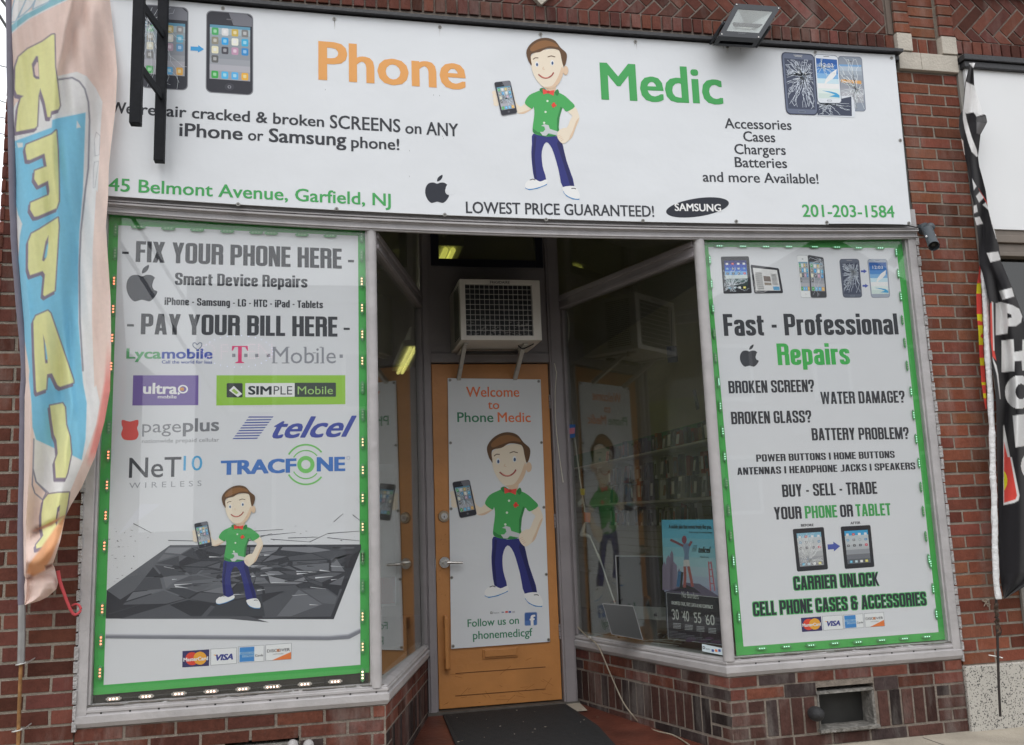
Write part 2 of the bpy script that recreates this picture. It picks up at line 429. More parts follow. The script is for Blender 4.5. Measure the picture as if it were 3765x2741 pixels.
    if ch == '&': st((rr, .42), (rr, B), (l, B), (l, .46), (w - .12, .53)); st((w - .12, .53), (l, .58), (l, T_), (rr, T_), (rr, .72)); R_(m + .05, w + .06, .42, .54); return w + .06, o
    # small letters
    w = .48; rr = w - l; m = w / 2
    if ch == 'a': st((l, .52), (l, X), (rr, X), (rr, 0)); st((rr, .40), (l, .38), (l, B * .9), (rr, B * .9)); return w, o
    if ch in 'bp':
        R_(0, s, 0 if ch == 'b' else -.22, 1 if ch == 'b' else .74); st((l, X), (rr, X), (rr, B), (l, B)); return w, o
    if ch in 'dg':
        R_(w - s, w, 0 if ch == 'd' else -.1, 1 if ch == 'd' else .74); st((rr, X), (l, X), (l, B), (rr, B))
        if ch == 'g': st((rr, -.02), (rr, -.16), (l, -.16))
        return w, o
    if ch == 'c': st((rr, .48), (rr, X), (l, X), (l, B), (rr, B), (rr, .28)); return w, o
    if ch == 'e': st((l, .36), (rr, .40), (rr, X), (l, X), (l, B), (rr, B), (rr, .24)); return w, o
    if ch == 'f': st((l + .03, 0), (l + .03, T_), (l + .22, T_)); R_(0, .33, .60, .73); return .33, o
    if ch == 't': st((l + .03, .92), (l + .03, B), (l + .2, B)); R_(0, .33, .60, .73); return .33, o
    if ch == 'h': R_(0, s, 0, 1); st((l, X), (rr, X), (rr, 0)); return w, o
    if ch in 'il':
        R_(0, s, 0, .74 if ch == 'i' else 1)
        if ch == 'i': R_(0, s, .83, 1)
        return s, o
    if ch == 'm': w = .76; rr = w - l; R_(0, s, 0, .74); st((l, X), (w / 2, X), (w / 2, 0)); st((w / 2, X), (rr, X), (rr, 0)); return w, o
    if ch == 'n': R_(0, s, 0, .74); st((l, X), (rr, X), (rr, 0)); return w, o
    if ch == 'o': st((m, X), (l, X), (l, B), (rr, B), (rr, X), (m, X)); return w, o
    if ch == 'r': R_(0, s, 0, .74); st((l, X - .08), (l + .08, X), (.34, X)); return .34, o
    if ch == 's': st((rr, .52), (rr, X), (l, X), (l, .46), (rr, .30), (rr, B), (l, B), (l, .24)); return w, o
    if ch == 'u': R_(w - s, w, 0, .74); st((l, .74), (l, B), (rr, B)); return w, o
    if ch == 'v': dg(m, 0, s * .5, .74, .19); dg(m, 0, w - s * .5, .74, .19); return w, o
    return w, o
def heavy(s, plane, pL, pR, h, m, parent, lay=2., grow=0., name='lettering', gap=.055, slant=0.):
    x = 0.; items = []
    for ch in s:
        adv, polys = glyph(ch); items += [[(px + x, py) for px, py in P] for P in polys]; x += adv + gap
    W = x - gap
    A = plane.at(pL); Bv = plane.at(pR) - A; H = np.linalg.norm(plane.at((pL[0], pL[1] - h)) - A); bd = Bv / np.linalg.norm(Bv)
    mb = MB()
    for k, P in enumerate(items):
        P = np.array(P)
        if grow:
            c = P.mean(0); P = P + np.sign(P - c) * np.array([grow * W * H / np.linalg.norm(Bv), grow])
        mb.face([A + Bv * (p[0] / W) + Z3 * H * p[1] + bd * H * slant * p[1] + plane.n * (lay * LAY + 3e-5 * (k % 9)) for p in P], m)
    return mb.build(name, parent)
# ================================================================== SETTING
ASPH = mat('asphalt', (.05, .05, .052), .9, noise=.25, nscale=40, bump=.3, bscale=150)
CONC = mat('concrete', (.36, .32, .26), .9, noise=.22, nscale=6, bump=.35, bscale=90)
REDP = mat('red_floor_paint', (.105, .030, .018), .5, noise=.45, nscale=5, bump=.2, bscale=30)
CURB = mat('kerb_stone', (.33, .32, .30), .9, noise=.15, nscale=12, bump=.3)
b = MB(); b.face([(-400, -400, -.16), (400, -400, -.16), (400, 400, -.16), (-400, 400, -.16)], ASPH); struct(b.build('ground'))
b = MB(); b.face([(-60, -12, -.15), (60, -12, -.15), (60, -3.4, -.15), (-60, -3.4, -.15)], ASPH); struct(b.build('road'))
b = MB(); b.box(-60, 60, -3.4, -3.25, -.16, 0.0, CURB); struct(b.build('kerb'))
b = MB(); b.box(-60, 60, -3.249, .045, -.16, -.002, CONC)
for k in range(-20, 21): b.box(k * 1.5, k * 1.5 + .008, -3.249, -.03, -.0019, -.0012, mat('joint', (.12, .11, .1), .9))
struct(b.build('sidewalk'))
# ================================================================== BUILDING
BRICKM = attr_mat('fired_brick', .86, noise=.2, nscale=30, bump=.35, bscale=140, stain=.35, spec=.2)
DARKB = attr_mat('weathered_brick', .84, noise=.32, nscale=26, bump=.5, bscale=110, stain=.5, spec=.2)
MORT = mat('mortar', (.275, .24, .20), .95, noise=.22, nscale=40, bump=.5, bscale=160)
MORTD = mat('mortar_dark', (.225, .19, .16), .95, noise=.3, nscale=30, bump=.5, bscale=160)
STONE = mat('cast_stone', (.47, .43, .37), .85, noise=.12, nscale=9, bump=.25, bscale=80)
PAINT = mat('grey_frame_paint', (.40, .385, .39), .5, noise=.13, nscale=9, bump=.18, bscale=38)
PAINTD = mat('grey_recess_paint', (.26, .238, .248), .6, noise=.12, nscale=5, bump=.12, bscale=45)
TRIMK = mat('black_metal', (.022, .022, .026), .45, noise=.25, nscale=20, bump=.15)
CAULK = mat('caulk', (.36, .35, .35), .8, noise=.25, nscale=40, bump=.8, bscale=70)
INW = mat('interior_wall_paint', (.30, .27, .21), .8, noise=.05)
INC = mat('interior_ceiling', (.30, .28, .23), .9, noise=.08)
INF = mat('interior_floor', (.10, .085, .07), .6, noise=.2)
GLASS = glass_mat('window_glass')
GLASS2 = glass_mat('side_glass', tint=(.88, .91, .89), f0=.115, dirt_haze=.016)  # its dirt film doubles as a painted haze lifting the dark pane
building = thing('shop_building', 'red brick shop building with grey framed bay windows and a recessed orange door', 'building', (1.1, 0, 0))

def clip(poly, x0, x1, y0, y1):
    def cut(P, f, g):
        o = []
        for i in range(len(P)):
            a, c = P[i - 1], P[i]; fa, fc = f(a), f(c)
            if fc >= 0:
                if fa < 0: o.append(g(a, c, fa / (fa - fc)))
                o.append(c)
            elif fa >= 0: o.append(g(a, c, fa / (fa - fc)))
        return o
    L = lambda a, c, t: (a[0] + (c[0] - a[0]) * t, a[1] + (c[1] - a[1]) * t)
    for f in (lambda p: p[0] - x0, lambda p: x1 - p[0], lambda p: p[1] - y0, lambda p: y1 - p[1]):
        if len(poly) < 3: return []
        poly = cut(poly, f, L)
    return poly
def area(P): return abs(sum(P[i - 1][0] * P[i][1] - P[i][0] * P[i - 1][1] for i in range(len(P)))) / 2
def brick_col(kind):
    if kind == 'red':
        k = random.gauss(1, .13); c = (.182 * k, .060 * k * random.uniform(.9, 1.15), .037 * k * random.uniform(.9, 1.1))
        if random.random() < .16: c = tuple(x * .68 for x in c)
    elif kind == 'plum':
        k = random.gauss(1, .2); c = (.122 * k, .042 * k, .029 * k * random.uniform(.9, 1.2))
        if random.random() < .2: c = tuple(x * .7 for x in c)
    else:
        k = random.gauss(1, .22); c = (.072 * k, .034 * k, .028 * k)
        if random.random() < .35: c = (.04 * k, .028 * k, .027 * k)
    return tuple(max(.01, x) for x in c)
def brick(mb, fr, P, m, col, d=.0045, ch=.002, jit=.0012):
    """P: polygon in wall coordinates; fr = (origin, u, v, normal)"""
    if len(P) < 3 or area(P) < 2e-4: return
    o, u, v, n = fr
    c = np.mean(np.array(P), 0)
    P = [(p[0] + random.uniform(-jit, jit), p[1] + random.uniform(-jit, jit)) for p in P]
    if sum(P[i - 1][0] * P[i][1] - P[i][0] * P[i - 1][1] for i in range(len(P))) < 0: P = P[::-1]
    dd = d + random.uniform(-.0015, .0015)
    def at(p, s, h):
        r = np.array(p) - c; L = np.hypot(*r); q = c + r * max(0, 1 - s / max(L, 1e-4))
        return o + u * q[0] + v * q[1] + n * h
    N = len(P)
    A = [at(p, 0, -.012) for p in P]; B = [at(p, 0, dd - ch) for p in P]; D = [at(p, ch * 1.3, dd) for p in P]
    V = A + B + D; F = []
    for i in range(N):
        j = (i + 1) % N; F += [(i, j, N + j, N + i), (N + i, N + j, 2 * N + j, 2 * N + i)]
    F.append(tuple(range(2 * N, 3 * N)))
    mb.add(V, F, m, col)
def R4(u0, u1, v0, v1): return [(u0, v0), (u1, v0), (u1, v1), (u0, v1)]
J = .0125
def courses(mb, fr, u0, u1, v0, v1, h, cuts, m, kind, flip=0):
    """running bond; cuts = two lists of joint positions, alternating by course"""
    n = max(1, int(round((v1 - v0) / h))); hh = (v1 - v0) / n
    for i in range(n):
        cs = [u0] + [c for c in cuts[(i + flip) % 2] if u0 + .02 < c < u1 - .02] + [u1]
        for a, c in zip(cs[:-1], cs[1:]):
            brick(mb, fr, R4(a + (J / 2 if a > u0 else 0), c - (J / 2 if c < u1 else 0), v0 + i * hh + J / 2, v0 + (i + 1) * hh - J / 2), m, brick_col(kind))
X3, Z3, Y3 = np.array([1., 0, 0]), np.array([0, 0, 1.]), np.array([0, 1., 0])
def front(y): return (np.array([0, y, 0.]), X3, Z3, -Y3)
LP0, LP1, RP0, RP1 = -1.456, -1.056, 3.312, 3.706
# --- right pilaster
b = MB(); b.box(RP0, RP1, .008, .5, .3, 3.70, MORT)
courses(b, front(.008), RP0, RP1, .327, 3.697, .0677, [[RP0 + .2], [RP0 + .098, RP0 + .302]], BRICKM, 'red')
pil_r = b.build('brick_pilaster', building)
GRAN = mat('granite', (.42, .41, .38), .7)
t = GRAN.node_tree; bb = t.nodes['Principled BSDF']; tc = t.nodes.new('ShaderNodeTexCoord')
vo = t.nodes.new('ShaderNodeTexNoise'); vo.inputs['Scale'].default_value = 130; vo.inputs['Detail'].default_value = 3
t.links.new(tc.outputs['Object'], vo.inputs['Vector'])
cr = t.nodes.new('ShaderNodeValToRGB'); e = cr.color_ramp.elements
e[0].position = .36; e[0].color = (.05, .05, .05, 1); e[1].position = .46; e[1].color = (.46, .44, .40, 1)
t.links.new(vo.outputs['Fac'], cr.inputs[0]); t.links.new(cr.outputs[0], bb.inputs['Base Color'])
b = MB(); b.box(RP0 - .004, RP1 + .03, -.012, .4, -.01, .325, GRAN, bev=.006); b.build('granite_base', building)
b = MB(); b.box(LP0 - .004, LP1 + .004, -.012, .4, -.01, .245, GRAN, bev=.006); b.build('granite_base', building)
# --- left pilaster, with its return along the side street
b = MB(); b.box(LP0 + .008, LP1, .008, 6, .22, 5.2, MORT)
courses(b, front(.008), LP0, LP1, .247, 5.2, .0677, [[LP0 + .2], [LP0 + .098, LP0 + .302]], BRICKM, 'plum', 1)
courses(b, (np.array([LP0 + .008, 0, 0.]), Y3, Z3, -X3), 0.0, 1.6, .327, 5.2, .0677, [[.2 * i for i in range(1, 9)], [.1 + .2 * i for i in range(9)]], BRICKM, 'plum')
b.build('brick_pilaster', building)
# --- stone caps on the right pilaster
ZS0, ZS1, ZS2 = 3.703, 3.815, 3.925
b = MB(); b.box(RP0 + .003, RP0 + .150, -.020, .4, ZS0, ZS1 - .004, STONE, bev=.003); b.box(RP0 + .152, RP1 + .004, -.020, .4, ZS0, ZS1 - .004, STONE, bev=.003); b.build('stone_block', building)
b = MB(); b.box(RP0, RP0 + .098, -.028, .4, ZS1, ZS2, STONE, bev=.003); b.build('stone_block', building)
b = MB(); b.box(RP1 - .096, RP1 + .004, -.028, .4, ZS1, ZS2, STONE, bev=.003); b.build('stone_block', building)
# --- pier above the stones: two projecting strips with brick between
b = MB()
b.box(RP0, RP1, .02, .5, ZS1, 5.2, MORT)
for a, c in ((RP0, RP0 + .098), (RP1 - .096, RP1)):
    b.box(a + .006, c - .006, -.015, .02, ZS2, 5.2, MORT)
    courses(b, front(-.017), a, c, ZS2 + .004, 5.2, .0677, [[], []], BRICKM, 'red')
for i in range(3):
    a = RP0 + .102 + i * .0655; brick(b, front(.018), R4(a + .004, a + .060, ZS1 + .004, ZS2 - .006), BRICKM, brick_col('red'))
courses(b, front(.018), RP0 + .104, RP1 - .102, ZS2 + .004, 5.2, .0677, [[], []], BRICKM, 'red')
b.build('brick_pier', building)
# --- frieze: header course and a herringbone band
def herring(mb, fr, u0, u1, v0, v1, org, mirror=1, kind='plum'):
    J = .0095; L, Wd = .205 + J, .0600 + J; s = math.sqrt(.5)
    for r in range(-1, 6):
        for k in range(-60, 90):
            for kindb in (0, 1):
                if kindb == 0: x0, y0, w_, h_ = k * Wd + r * L, k * Wd - r * L, L, Wd
                else: x0, y0, w_, h_ = k * Wd + L + r * L, (k + 1) * Wd - L - r * L, Wd, L
                P = [(x0 + J / 2, y0 + J / 2), (x0 + w_ - J / 2, y0 + J / 2), (x0 + w_ - J / 2, y0 + h_ - J / 2), (x0 + J / 2, y0 + h_ - J / 2)]
                Q = [((x + y) * s, (x - y) * s) for x, y in P]
                Q = [(org[0] + mirror * a, org[1] + c) for a, c in Q]
                if max(q[0] for q in Q) < u0 or min(q[0] for q in Q) > u1 or max(q[1] for q in Q) < v0 or min(q[1] for q in Q) > v1: continue
                Q = clip(Q, u0, u1, v0, v1)
                brick(mb, fr, Q, BRICKM, brick_col(kind), jit=.0008)
MORTF = mat('mortar_frieze', (.20, .165, .14), .95, noise=.25, nscale=40, bump=.5, bscale=160)
b = MB(); b.box(LP1, RP0, .012, .4, 3.80, 5.2, MORTF)
ZH0, ZH1 = 3.836, 3.925
n = 72; wd = (RP0 - LP1) / n
for i in range(n):
    brick(b, front(.012), R4(LP1 + i * wd + .005, LP1 + (i + 1) * wd - .005, ZH0 + .004, ZH1 - .004), BRICKM, brick_col('plum'), d=.012)
herring(b, front(.012), LP1 + .005, RP0 - .045, ZH1 + .006, 4.75, (0, ZH1 - .055))
b.box(RP0 - .035, RP0 - .002, .0, .012, ZH1 + .002, 5.2, mat('mortar_strip', (.14, .11, .09), .9))
b.build('brick_frieze', building)
def st_poly(b, P, m, y): pass
# lozenge stone in the frieze, just at the picture's top edge
b = MB(); c = U(T('A3', 420, -45), 0); r_ = .072
b.prism([(c[0] - r_, -.02, c[2]), (c[0], -.02, c[2] - r_), (c[0] + r_, -.02, c[2]), (c[0], -.02, c[2] + r_)], (0, .06, 0), STONE); b.build('stone_lozenge', building)
# --- black angle iron over the sign and ragged mortar on it
ztop = np.polyfit([U(p, -.045)[0] for p in ((694, 7), (1000, 36), (1900, 110.5), (2800, 170), (3290, 204))], [U(p, -.045)[2] for p in ((694, 7), (1000, 36), (1900, 110.5), (2800, 170), (3290, 204))], 2)
zbot = np.polyfit([U(p, -.045)[0] for p in ((400, 722), (1000, 755), (1900, 806), (2800, 820.7), (3351, 828))], [U(p, -.045)[2] for p in ((400, 722), (1000, 755), (1900, 806), (2800, 820.7), (3351, 828))], 3)
zbeam = np.polyfit([U(p, -.02)[0] for p in ((400, 784), (1377, 846), (1900, 866), (2800, 880), (3322, 877))], [U(p, -.02)[2] for p in ((400, 784), (1377, 846), (1900, 866), (2800, 880), (3322, 877))], 3)
def sweep_x(mb, xs, prof, m):
    """prof(x) -> list of (y, z); lofted along x"""
    R = [[(x, y, z) for y, z in prof(x)] for x in xs]; n = len(R[0])
    v = [p for r in R for p in r]; f = []
    for i in range(len(R) - 1):
        for k in range(n):
            f.append((i * n + k, i * n + (k + 1) % n, (i + 1) * n + (k + 1) % n, (i + 1) * n + k))
    mb.add(v, f, m); mb.face(R[0], m); mb.face(R[-1][::-1], m)
xs = np.linspace(LP1 + .002, RP0 - .004, 40)
b = MB()
sweep_x(b, xs, lambda x: [(-.075, np.polyval(ztop, x) + .008), (-.075, np.polyval(ztop, x) + .026), (.012, np.polyval(ztop, x) + .040), (.011, np.polyval(ztop, x) - .03), (-.03, np.polyval(ztop, x) - .02), (-.03, np.polyval(ztop, x) + .008)], TRIMK)
b.build('lintel_angle', building)
b = MB()
for i in range(230):
    x = random.uniform(LP1 + .05, RP0 - .05); z = np.polyval(ztop, x) + .036 + random.uniform(-.004, .01); s_ = random.uniform(.006, .018)
    b.obox((x, .002 + random.uniform(-.012, .004), z), (s_ * 1.8, 0, random.uniform(-.003, .003)), (0, s_ * .6, 0), (random.uniform(-.004, .004), 0, s_ * .5), mat('mortar_lump', (.10, .09, .08), .95) if random.random() < .8 else mat('mortar_chip', (.42, .40, .36), .95))
struct(b.build('mortar_drips', building), 'stuff')
# --- header beam with mouldings, sagging a little in the middle
def beamprof(x):
    zb = float(np.polyval(zbeam, x)); zt = float(np.polyval(zbot, x)); h = zt - zb
    f = lambda k: zb + h * k
    return [(.10, zt + .10), (-.018, zt + .10), (-.018, f(.84)), (-.030, f(.80)), (-.030, f(.74)), (-.014, f(.715)), (-.014, f(.665)), (-.032, f(.65)), (-.032, f(.545)),
            (-.018, f(.53)), (-.018, f(.47)), (-.010, f(.45)), (-.010, f(.20)), (-.022, f(.17)), (-.022, f(.10)), (-.014, f(.085)), (-.014, f(0)), (.002, f(0)), (.002, f(0) + .07), (.10, f(0) + .07)]
b = MB(); sweep_x(b, xs, beamprof, PAINT); b.build('header_beam', building)
b = MB(); b.box(LP1, RP0, .012, .10, 2.74, 3.82, mat('sign_backing', (.1, .1, .1), .9)); b.build('sign_backing', building)
# --- window frames: stiles, posts
def stile(x0, x1, z0, z1):
    b = MB()
    b.box(x0, x1, -.008, .10, z0, z1, PAINT, bev=.003)
    return b
zL = lambda x: float(np.polyval(zbeam, x)) + .002
b = stile(-1.049, -1.004, .40, zL(-1.02)); b.box(-1.004, -.992, .006, .10, .455, zL(-1) + .06, PAINT, bev=.003); b.build('window_stile', building)
b = stile(3.252, 3.300, .40, zL(3.27)); b.box(3.241, 3.252, .006, .10, .455, zL(3.23) + .06, PAINT, bev=.003); b.build('window_stile', building)
def post(cx, cy, r, z0, z1):
    b = MB(); b.cyl((cx, cy, z0), (cx, cy, z1), r, PAINT, 20); return b
b = post(.236, .012, .0255, .44, zL(.24)); b.box(.208, .222, .004, .06, .45, zL(.21), PAINT); b.build('corner_post', building)
b = post(1.987, .012, .029, .44, zL(1.99)); b.box(2.004, 2.014, .012, .06, .45, zL(2.01), PAINT); b.build('corner_post', building)
# caulk lumps where the frames meet the brick
for side, x in ((0, -1.0525), (1, 3.306)):
    b = MB(); z = .35
    while z < 2.7:
        h = random.uniform(.045, .068); w_ = random.uniform(.004, .011)
        b.obox((x, -.002 + random.uniform(-.004, .003), z + h / 2), (w_, 0, random.uniform(-.001, .001)), (0, .012, 0), (0, 0, h * .47), CAULK, bev=.002); z += h + .003
    b.build('caulk_joint', building)
# --- sills: swept along front and into the recess
DY = 1.30
LC, RC = (.283, 0.0), (1.968, 0.0); LE, RE = (.622, DY), (1.535, DY)
def sweep_path(mb, path, prof, m):
    """path: plan points; prof: (offset outwards, z). outward = to the right of travel (towards the street)"""
    P = [np.array(p, float) for p in path]; R = []
    for i, p in enumerate(P):
        ns = []
        for a, c in ((i - 1, i), (i, i + 1)):
            if 0 <= a and c < len(P):
                d = P[c] - P[a]; d /= np.hypot(*d); ns.append(np.array([d[1], -d[0]]))
        n = sum(ns); n = n / np.hypot(*n); k = 1 / max(.3, np.dot(n, ns[0]))
        R.append([(p[0] + n[0] * k * o, p[1] + n[1] * k * o, z) for o, z in prof])
    n = len(prof); v = [p for r in R for p in r]; f = []
    for i in range(len(R) - 1):
        for k in range(n): f.append((i * n + k, i * n + (k + 1) % n, (i + 1) * n + (k + 1) % n, (i + 1) * n + k))
    mb.add(v, f, m); mb.face(R[0], m); mb.face(R[-1][::-1], m)
SP = [(-.08, .365), (.0, .365), (.012, .384), (.012, .412), (.006, .416), (.002, .4185), (.002, .424), (.007, .427), (.007, .436), (.001, .439), (.001, .445), (-.010, .450), (-.030, .456), (-.08, .456)]
b = MB(); sweep_path(b, [(-1.050, 0), (LC[0], 0), LE], SP, PAINT)
for i in range(11): b.box(-.95 + i * .118, -.942 + i * .118, -.0035, .004, .4178, .4245, mat('screw_hole', (.01, .01, .01), .8))
b.build('window_sill', building)
b = MB(); sweep_path(b, [RE, (RC[0], 0), (3.302, 0)], SP, PAINT)
for i in range(9): b.box(2.12 + i * .128, 2.128 + i * .128, -.0035, .004, .4178, .4245, mat('screw_hole', (.01, .01, .01), .8))
b.build('window_sill', building)
# --- window panes
b = MB(); b.box(-.995, .215, .010, .015, .452, 2.69, GLASS); b.build('window_pane', building)
b = MB(); b.box(2.01, 3.245, .010, .015, .452, 2.69, GLASS); b.build('window_pane', building)
def side_pane(A, B, z0, z1):
    A, B = np.array([*A, 0.]), np.array([*B, 0.]); d = (B - A) / np.linalg.norm(B - A); n = np.array([d[1], -d[0], 0])
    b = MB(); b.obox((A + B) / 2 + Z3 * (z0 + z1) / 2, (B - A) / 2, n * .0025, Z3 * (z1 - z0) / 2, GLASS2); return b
GLA, GLB = (.243, .03), (.606, 1.30); GRA, GRB = (1.98, .03), (1.548, 1.30)
for A, B in ((GLA, GLB), (GRA, GRB)):
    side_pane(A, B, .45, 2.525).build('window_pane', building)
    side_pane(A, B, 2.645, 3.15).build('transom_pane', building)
    A3, B3 = np.array([*A, 0.]), np.array([*B, 0.]); d = (B3 - A3) / np.linalg.norm(B3 - A3); n = np.array([d[1], -d[0], 0])
    b = MB()
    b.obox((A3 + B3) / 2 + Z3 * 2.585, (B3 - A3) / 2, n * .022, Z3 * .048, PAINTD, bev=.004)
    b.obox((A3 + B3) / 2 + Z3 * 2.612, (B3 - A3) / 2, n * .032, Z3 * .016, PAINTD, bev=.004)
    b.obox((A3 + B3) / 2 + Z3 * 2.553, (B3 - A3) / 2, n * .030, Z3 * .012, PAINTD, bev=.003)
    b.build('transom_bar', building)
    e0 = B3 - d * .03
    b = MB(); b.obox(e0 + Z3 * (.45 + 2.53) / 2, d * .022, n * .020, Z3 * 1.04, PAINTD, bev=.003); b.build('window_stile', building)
# --- bulkheads under the bays
def bulk(path, kindf=None):
    b = MB(); A, B, C_ = [np.array([*p, 0.]) for p in path]
    return b
CO = .058     # course height in the base
def wall_fr(A, B):
    A, B = np.array([*A, 0.]), np.array([*B, 0.]); d = (B - A) / np.linalg.norm(B - A); n = np.array([d[1], -d[0], 0.])
    return (A, d, Z3, n), np.linalg.norm(B - A)
def core(b, A, B, th=.12, hole=None):
    fr, L = wall_fr(A, B); o, u, v, n = fr
    R = [(0, L, -.002, .362)] if not hole else [(0, hole[0], -.002, .362), (hole[1], L, -.002, .362), (hole[0], hole[1], hole[3] + .012, .362)] + ([(hole[0], hole[1], -.002, hole[2] + .006)] if hole[2] > .01 else [])
    for a, c, z0, z1 in R: b.obox(o + u * (a + c) / 2 - n * th / 2 + Z3 * (z0 + z1) / 2, u * (c - a) / 2, n * th / 2, Z3 * (z1 - z0) / 2, MORTD)
    return fr, L
def base_wall(b, A, B, qa, qb, vent=None, back=.008):
    """two top courses, soldier panel with short corner bricks, bottom course"""
    A2, B2 = np.array([*A, 0.]), np.array([*B, 0.]); dd = (B2 - A2) / np.linalg.norm(B2 - A2); nn = np.array([dd[1], -dd[0], 0.])
    A2 = A2 - nn * back; B2 = B2 - nn * back
    fr, L = core(b, A2[:2], B2[:2], hole=vent)
    H = .364; rows = [H - .062, H - .124, .062, 0]; o, u, v, n = fr
    for r in range(4):
        v1 = (H, H - .062, .062, .0)[r] if r < 3 else 0
    def course(v0, v1, sh, u0=0., u1=None):
        u1 = L if u1 is None else u1; x = u0
        st = .213
        cs = [u0] + [u0 + sh + i * st for i in range(20) if u0 + .04 < u0 + sh + i * st < u1 - .04] + [u1]
        for a, c in zip(cs[:-1], cs[1:]):
            if vent and v0 < vent[3] and v1 > vent[2] and a < vent[1] and c > vent[0]:
                for P in (clip(R4(a, c, v0, v1), u0, vent[0] - .006, v0, v1), clip(R4(a, c, v0, v1), vent[1] + .006, u1, v0, v1)):
                    if P and area(P) > 4e-4: brick(b, fr, P, DARKB, brick_col('dark'))
                continue
            top = v1 > .29
            brick(b, fr, R4(a + (J / 2 if a > u0 else 0), c - (J / 2 if c < u1 else 0), v0 + J / 2, v1 - J / 2), DARKB, brick_col('plum' if top and random.random() < .7 else 'dark'))
    course(H - .060, H, .16); course(H - .122, H - .060, .09)
    course(-.005, .057, .12)
    v0, v1 = .057, H - .122; h = (v1 - v0) / 3
    for q, s0 in ((qa, 0), (qb, 1)):
        if not q: continue
        a0, a1 = (0, q) if s0 == 0 else (L - q, L)
        for i in range(3):
            cs = [a0, (a0 + a1) / 2, a1] if i % 2 == 0 else [a0, a1]
            for a, c in zip(cs[:-1], cs[1:]):
                brick(b, fr, R4(a + (J / 2 if a > 0 else 0), c - (J / 2 if c < L else 0), v0 + i * h + J / 2, v0 + (i + 1) * h - J / 2), DARKB, brick_col('dark'))
    a0, a1 = qa, L - qb; k = max(1, int(round((a1 - a0) / .068))); wd = (a1 - a0) / k
    for i in range(k):
        P = R4(a0 + i * wd + J / 2, a0 + (i + 1) * wd - J / 2, v0 + J / 2, v1 - J / 2)
        if vent and a0 + (i + 1) * wd > vent[0] and a0 + i * wd < vent[1]: continue
        brick(b, fr, P, DARKB, brick_col('dark'))
    return fr, L
def base_left(b, A, B, vent):
    A = (A[0], A[1] + .008); B = (B[0], B[1] + .008)
    fr, L = core(b, A, B, hole=vent); H = .364; n = 6; h = H / n
    for i in range(n):
        v0 = i * h; sh = (.0, .11)[i % 2] + .09; cs = [0] + [sh + .213 * k for k in range(9) if .03 < sh + .213 * k < L - .03] + [L]
        for a, c in zip(cs[:-1], cs[1:]):
            P = R4(a + (J / 2 if a > 0 else 0), c - (J / 2 if c < L else 0), v0 + J / 2, v0 + h - J / 2)
            if v0 < vent[3] - .004 and a < vent[1] and c > vent[0]:
                for Q in (clip(P, 0, vent[0] - .006, v0, v0 + h), clip(P, vent[1] + .006, L, v0, v0 + h)):
                    if Q and area(Q) > 4e-4: brick(b, fr, Q, DARKB, brick_col('dark'))
                continue
            brick(b, fr, P, DARKB, brick_col('plum' if i > 2 else 'dark'))
VL = U(T('D4', 545, 1205), 0); VR = U(T('D4', 1050, 1500), 0)
rx0 = 1.972
vent = (VL[0] - rx0, VR[0] - rx0, .057, VL[2] + .006)
b = MB(); base_wall(b, (rx0, 0), (3.302, 0), .19, .17, vent); base_wall(b, RE, RC, .0, .15); b.build('brick_bulkhead', building)
b = MB(); base_left(b, (-1.052, 0), (.279, 0), (.62, .94, .0, .243)); base_wall(b, LC, LE, .15, 0); b.build('brick_bulkhead', building)
# basement vents
PEEL = mat('peeling_paint', (.19, .18, .165), .85, noise=.5, nscale=30, bump=.8, bscale=60)
VOID = mat('dark_void', (.012, .012, .012), .9)
def vent_box(x0, x1, z0, z1):
    b = MB(); t_ = .012
    b.box(x0 - .012, x1 + .012, -.004, .10, z1 - .002, z1 + .009, PEEL); b.box(x0 - .015, x1 + .02, -.022, .10, z0 - .012, z0 + .003, PEEL)
    b.box(x0 - .006, x0, -.001, .10, z0, z1, PEEL); b.box(x1, x1 + .012, -.004, .10, z0, z1, PEEL)
    o = b.build('basement_vent', building)
    b = MB(); b.box(x0, x1, .0955, .0995, z0, z1, mat('wire_glass', (.022, .022, .021), .6, noise=.5, nscale=9)); b.build('vent_pane', o)
    return o
vent_box(VL[0] + .004, VR[0] - .02, .075, VL[2] - .012)
vent_box(-1.052 + .635, -1.052 + .925, .05, .225)
# dark rubber ball / hose bulb poking from the right vent
b = MB(); c = U(T('D4', 530, 1390), -.05); b.sphere(c, (.036, .05, .036), mat('rubber', (.018, .018, .02), .7, bump=.4), 12); b.tube([c, c + np.array([.05, .04, -.012]), c + np.array([.09, .12, -.02])], .020, mat('rubber', (.018, .018, .02), .7), 10)
tag(b.build('hose_end'), 'black rubber hose end poking out of the small vent under the broken screen poster', 'hose')
b = MB()
for k in (0, 1):
    c = U(T('D2', 400 + k * 130, 1650), -.03); b.sphere(c, (.024, .03, .024), mat('valve_paint', (.38, .37, .37), .6, bump=.4), 10); b.cyl(c, c + np.array([0, .04, 0]), .016, mat('valve_paint', (.38, .37, .37), .6), 10)
tag(b.build('wall_valves'), 'pale grey pipe caps on the brick base below the carrier poster', 'valve')
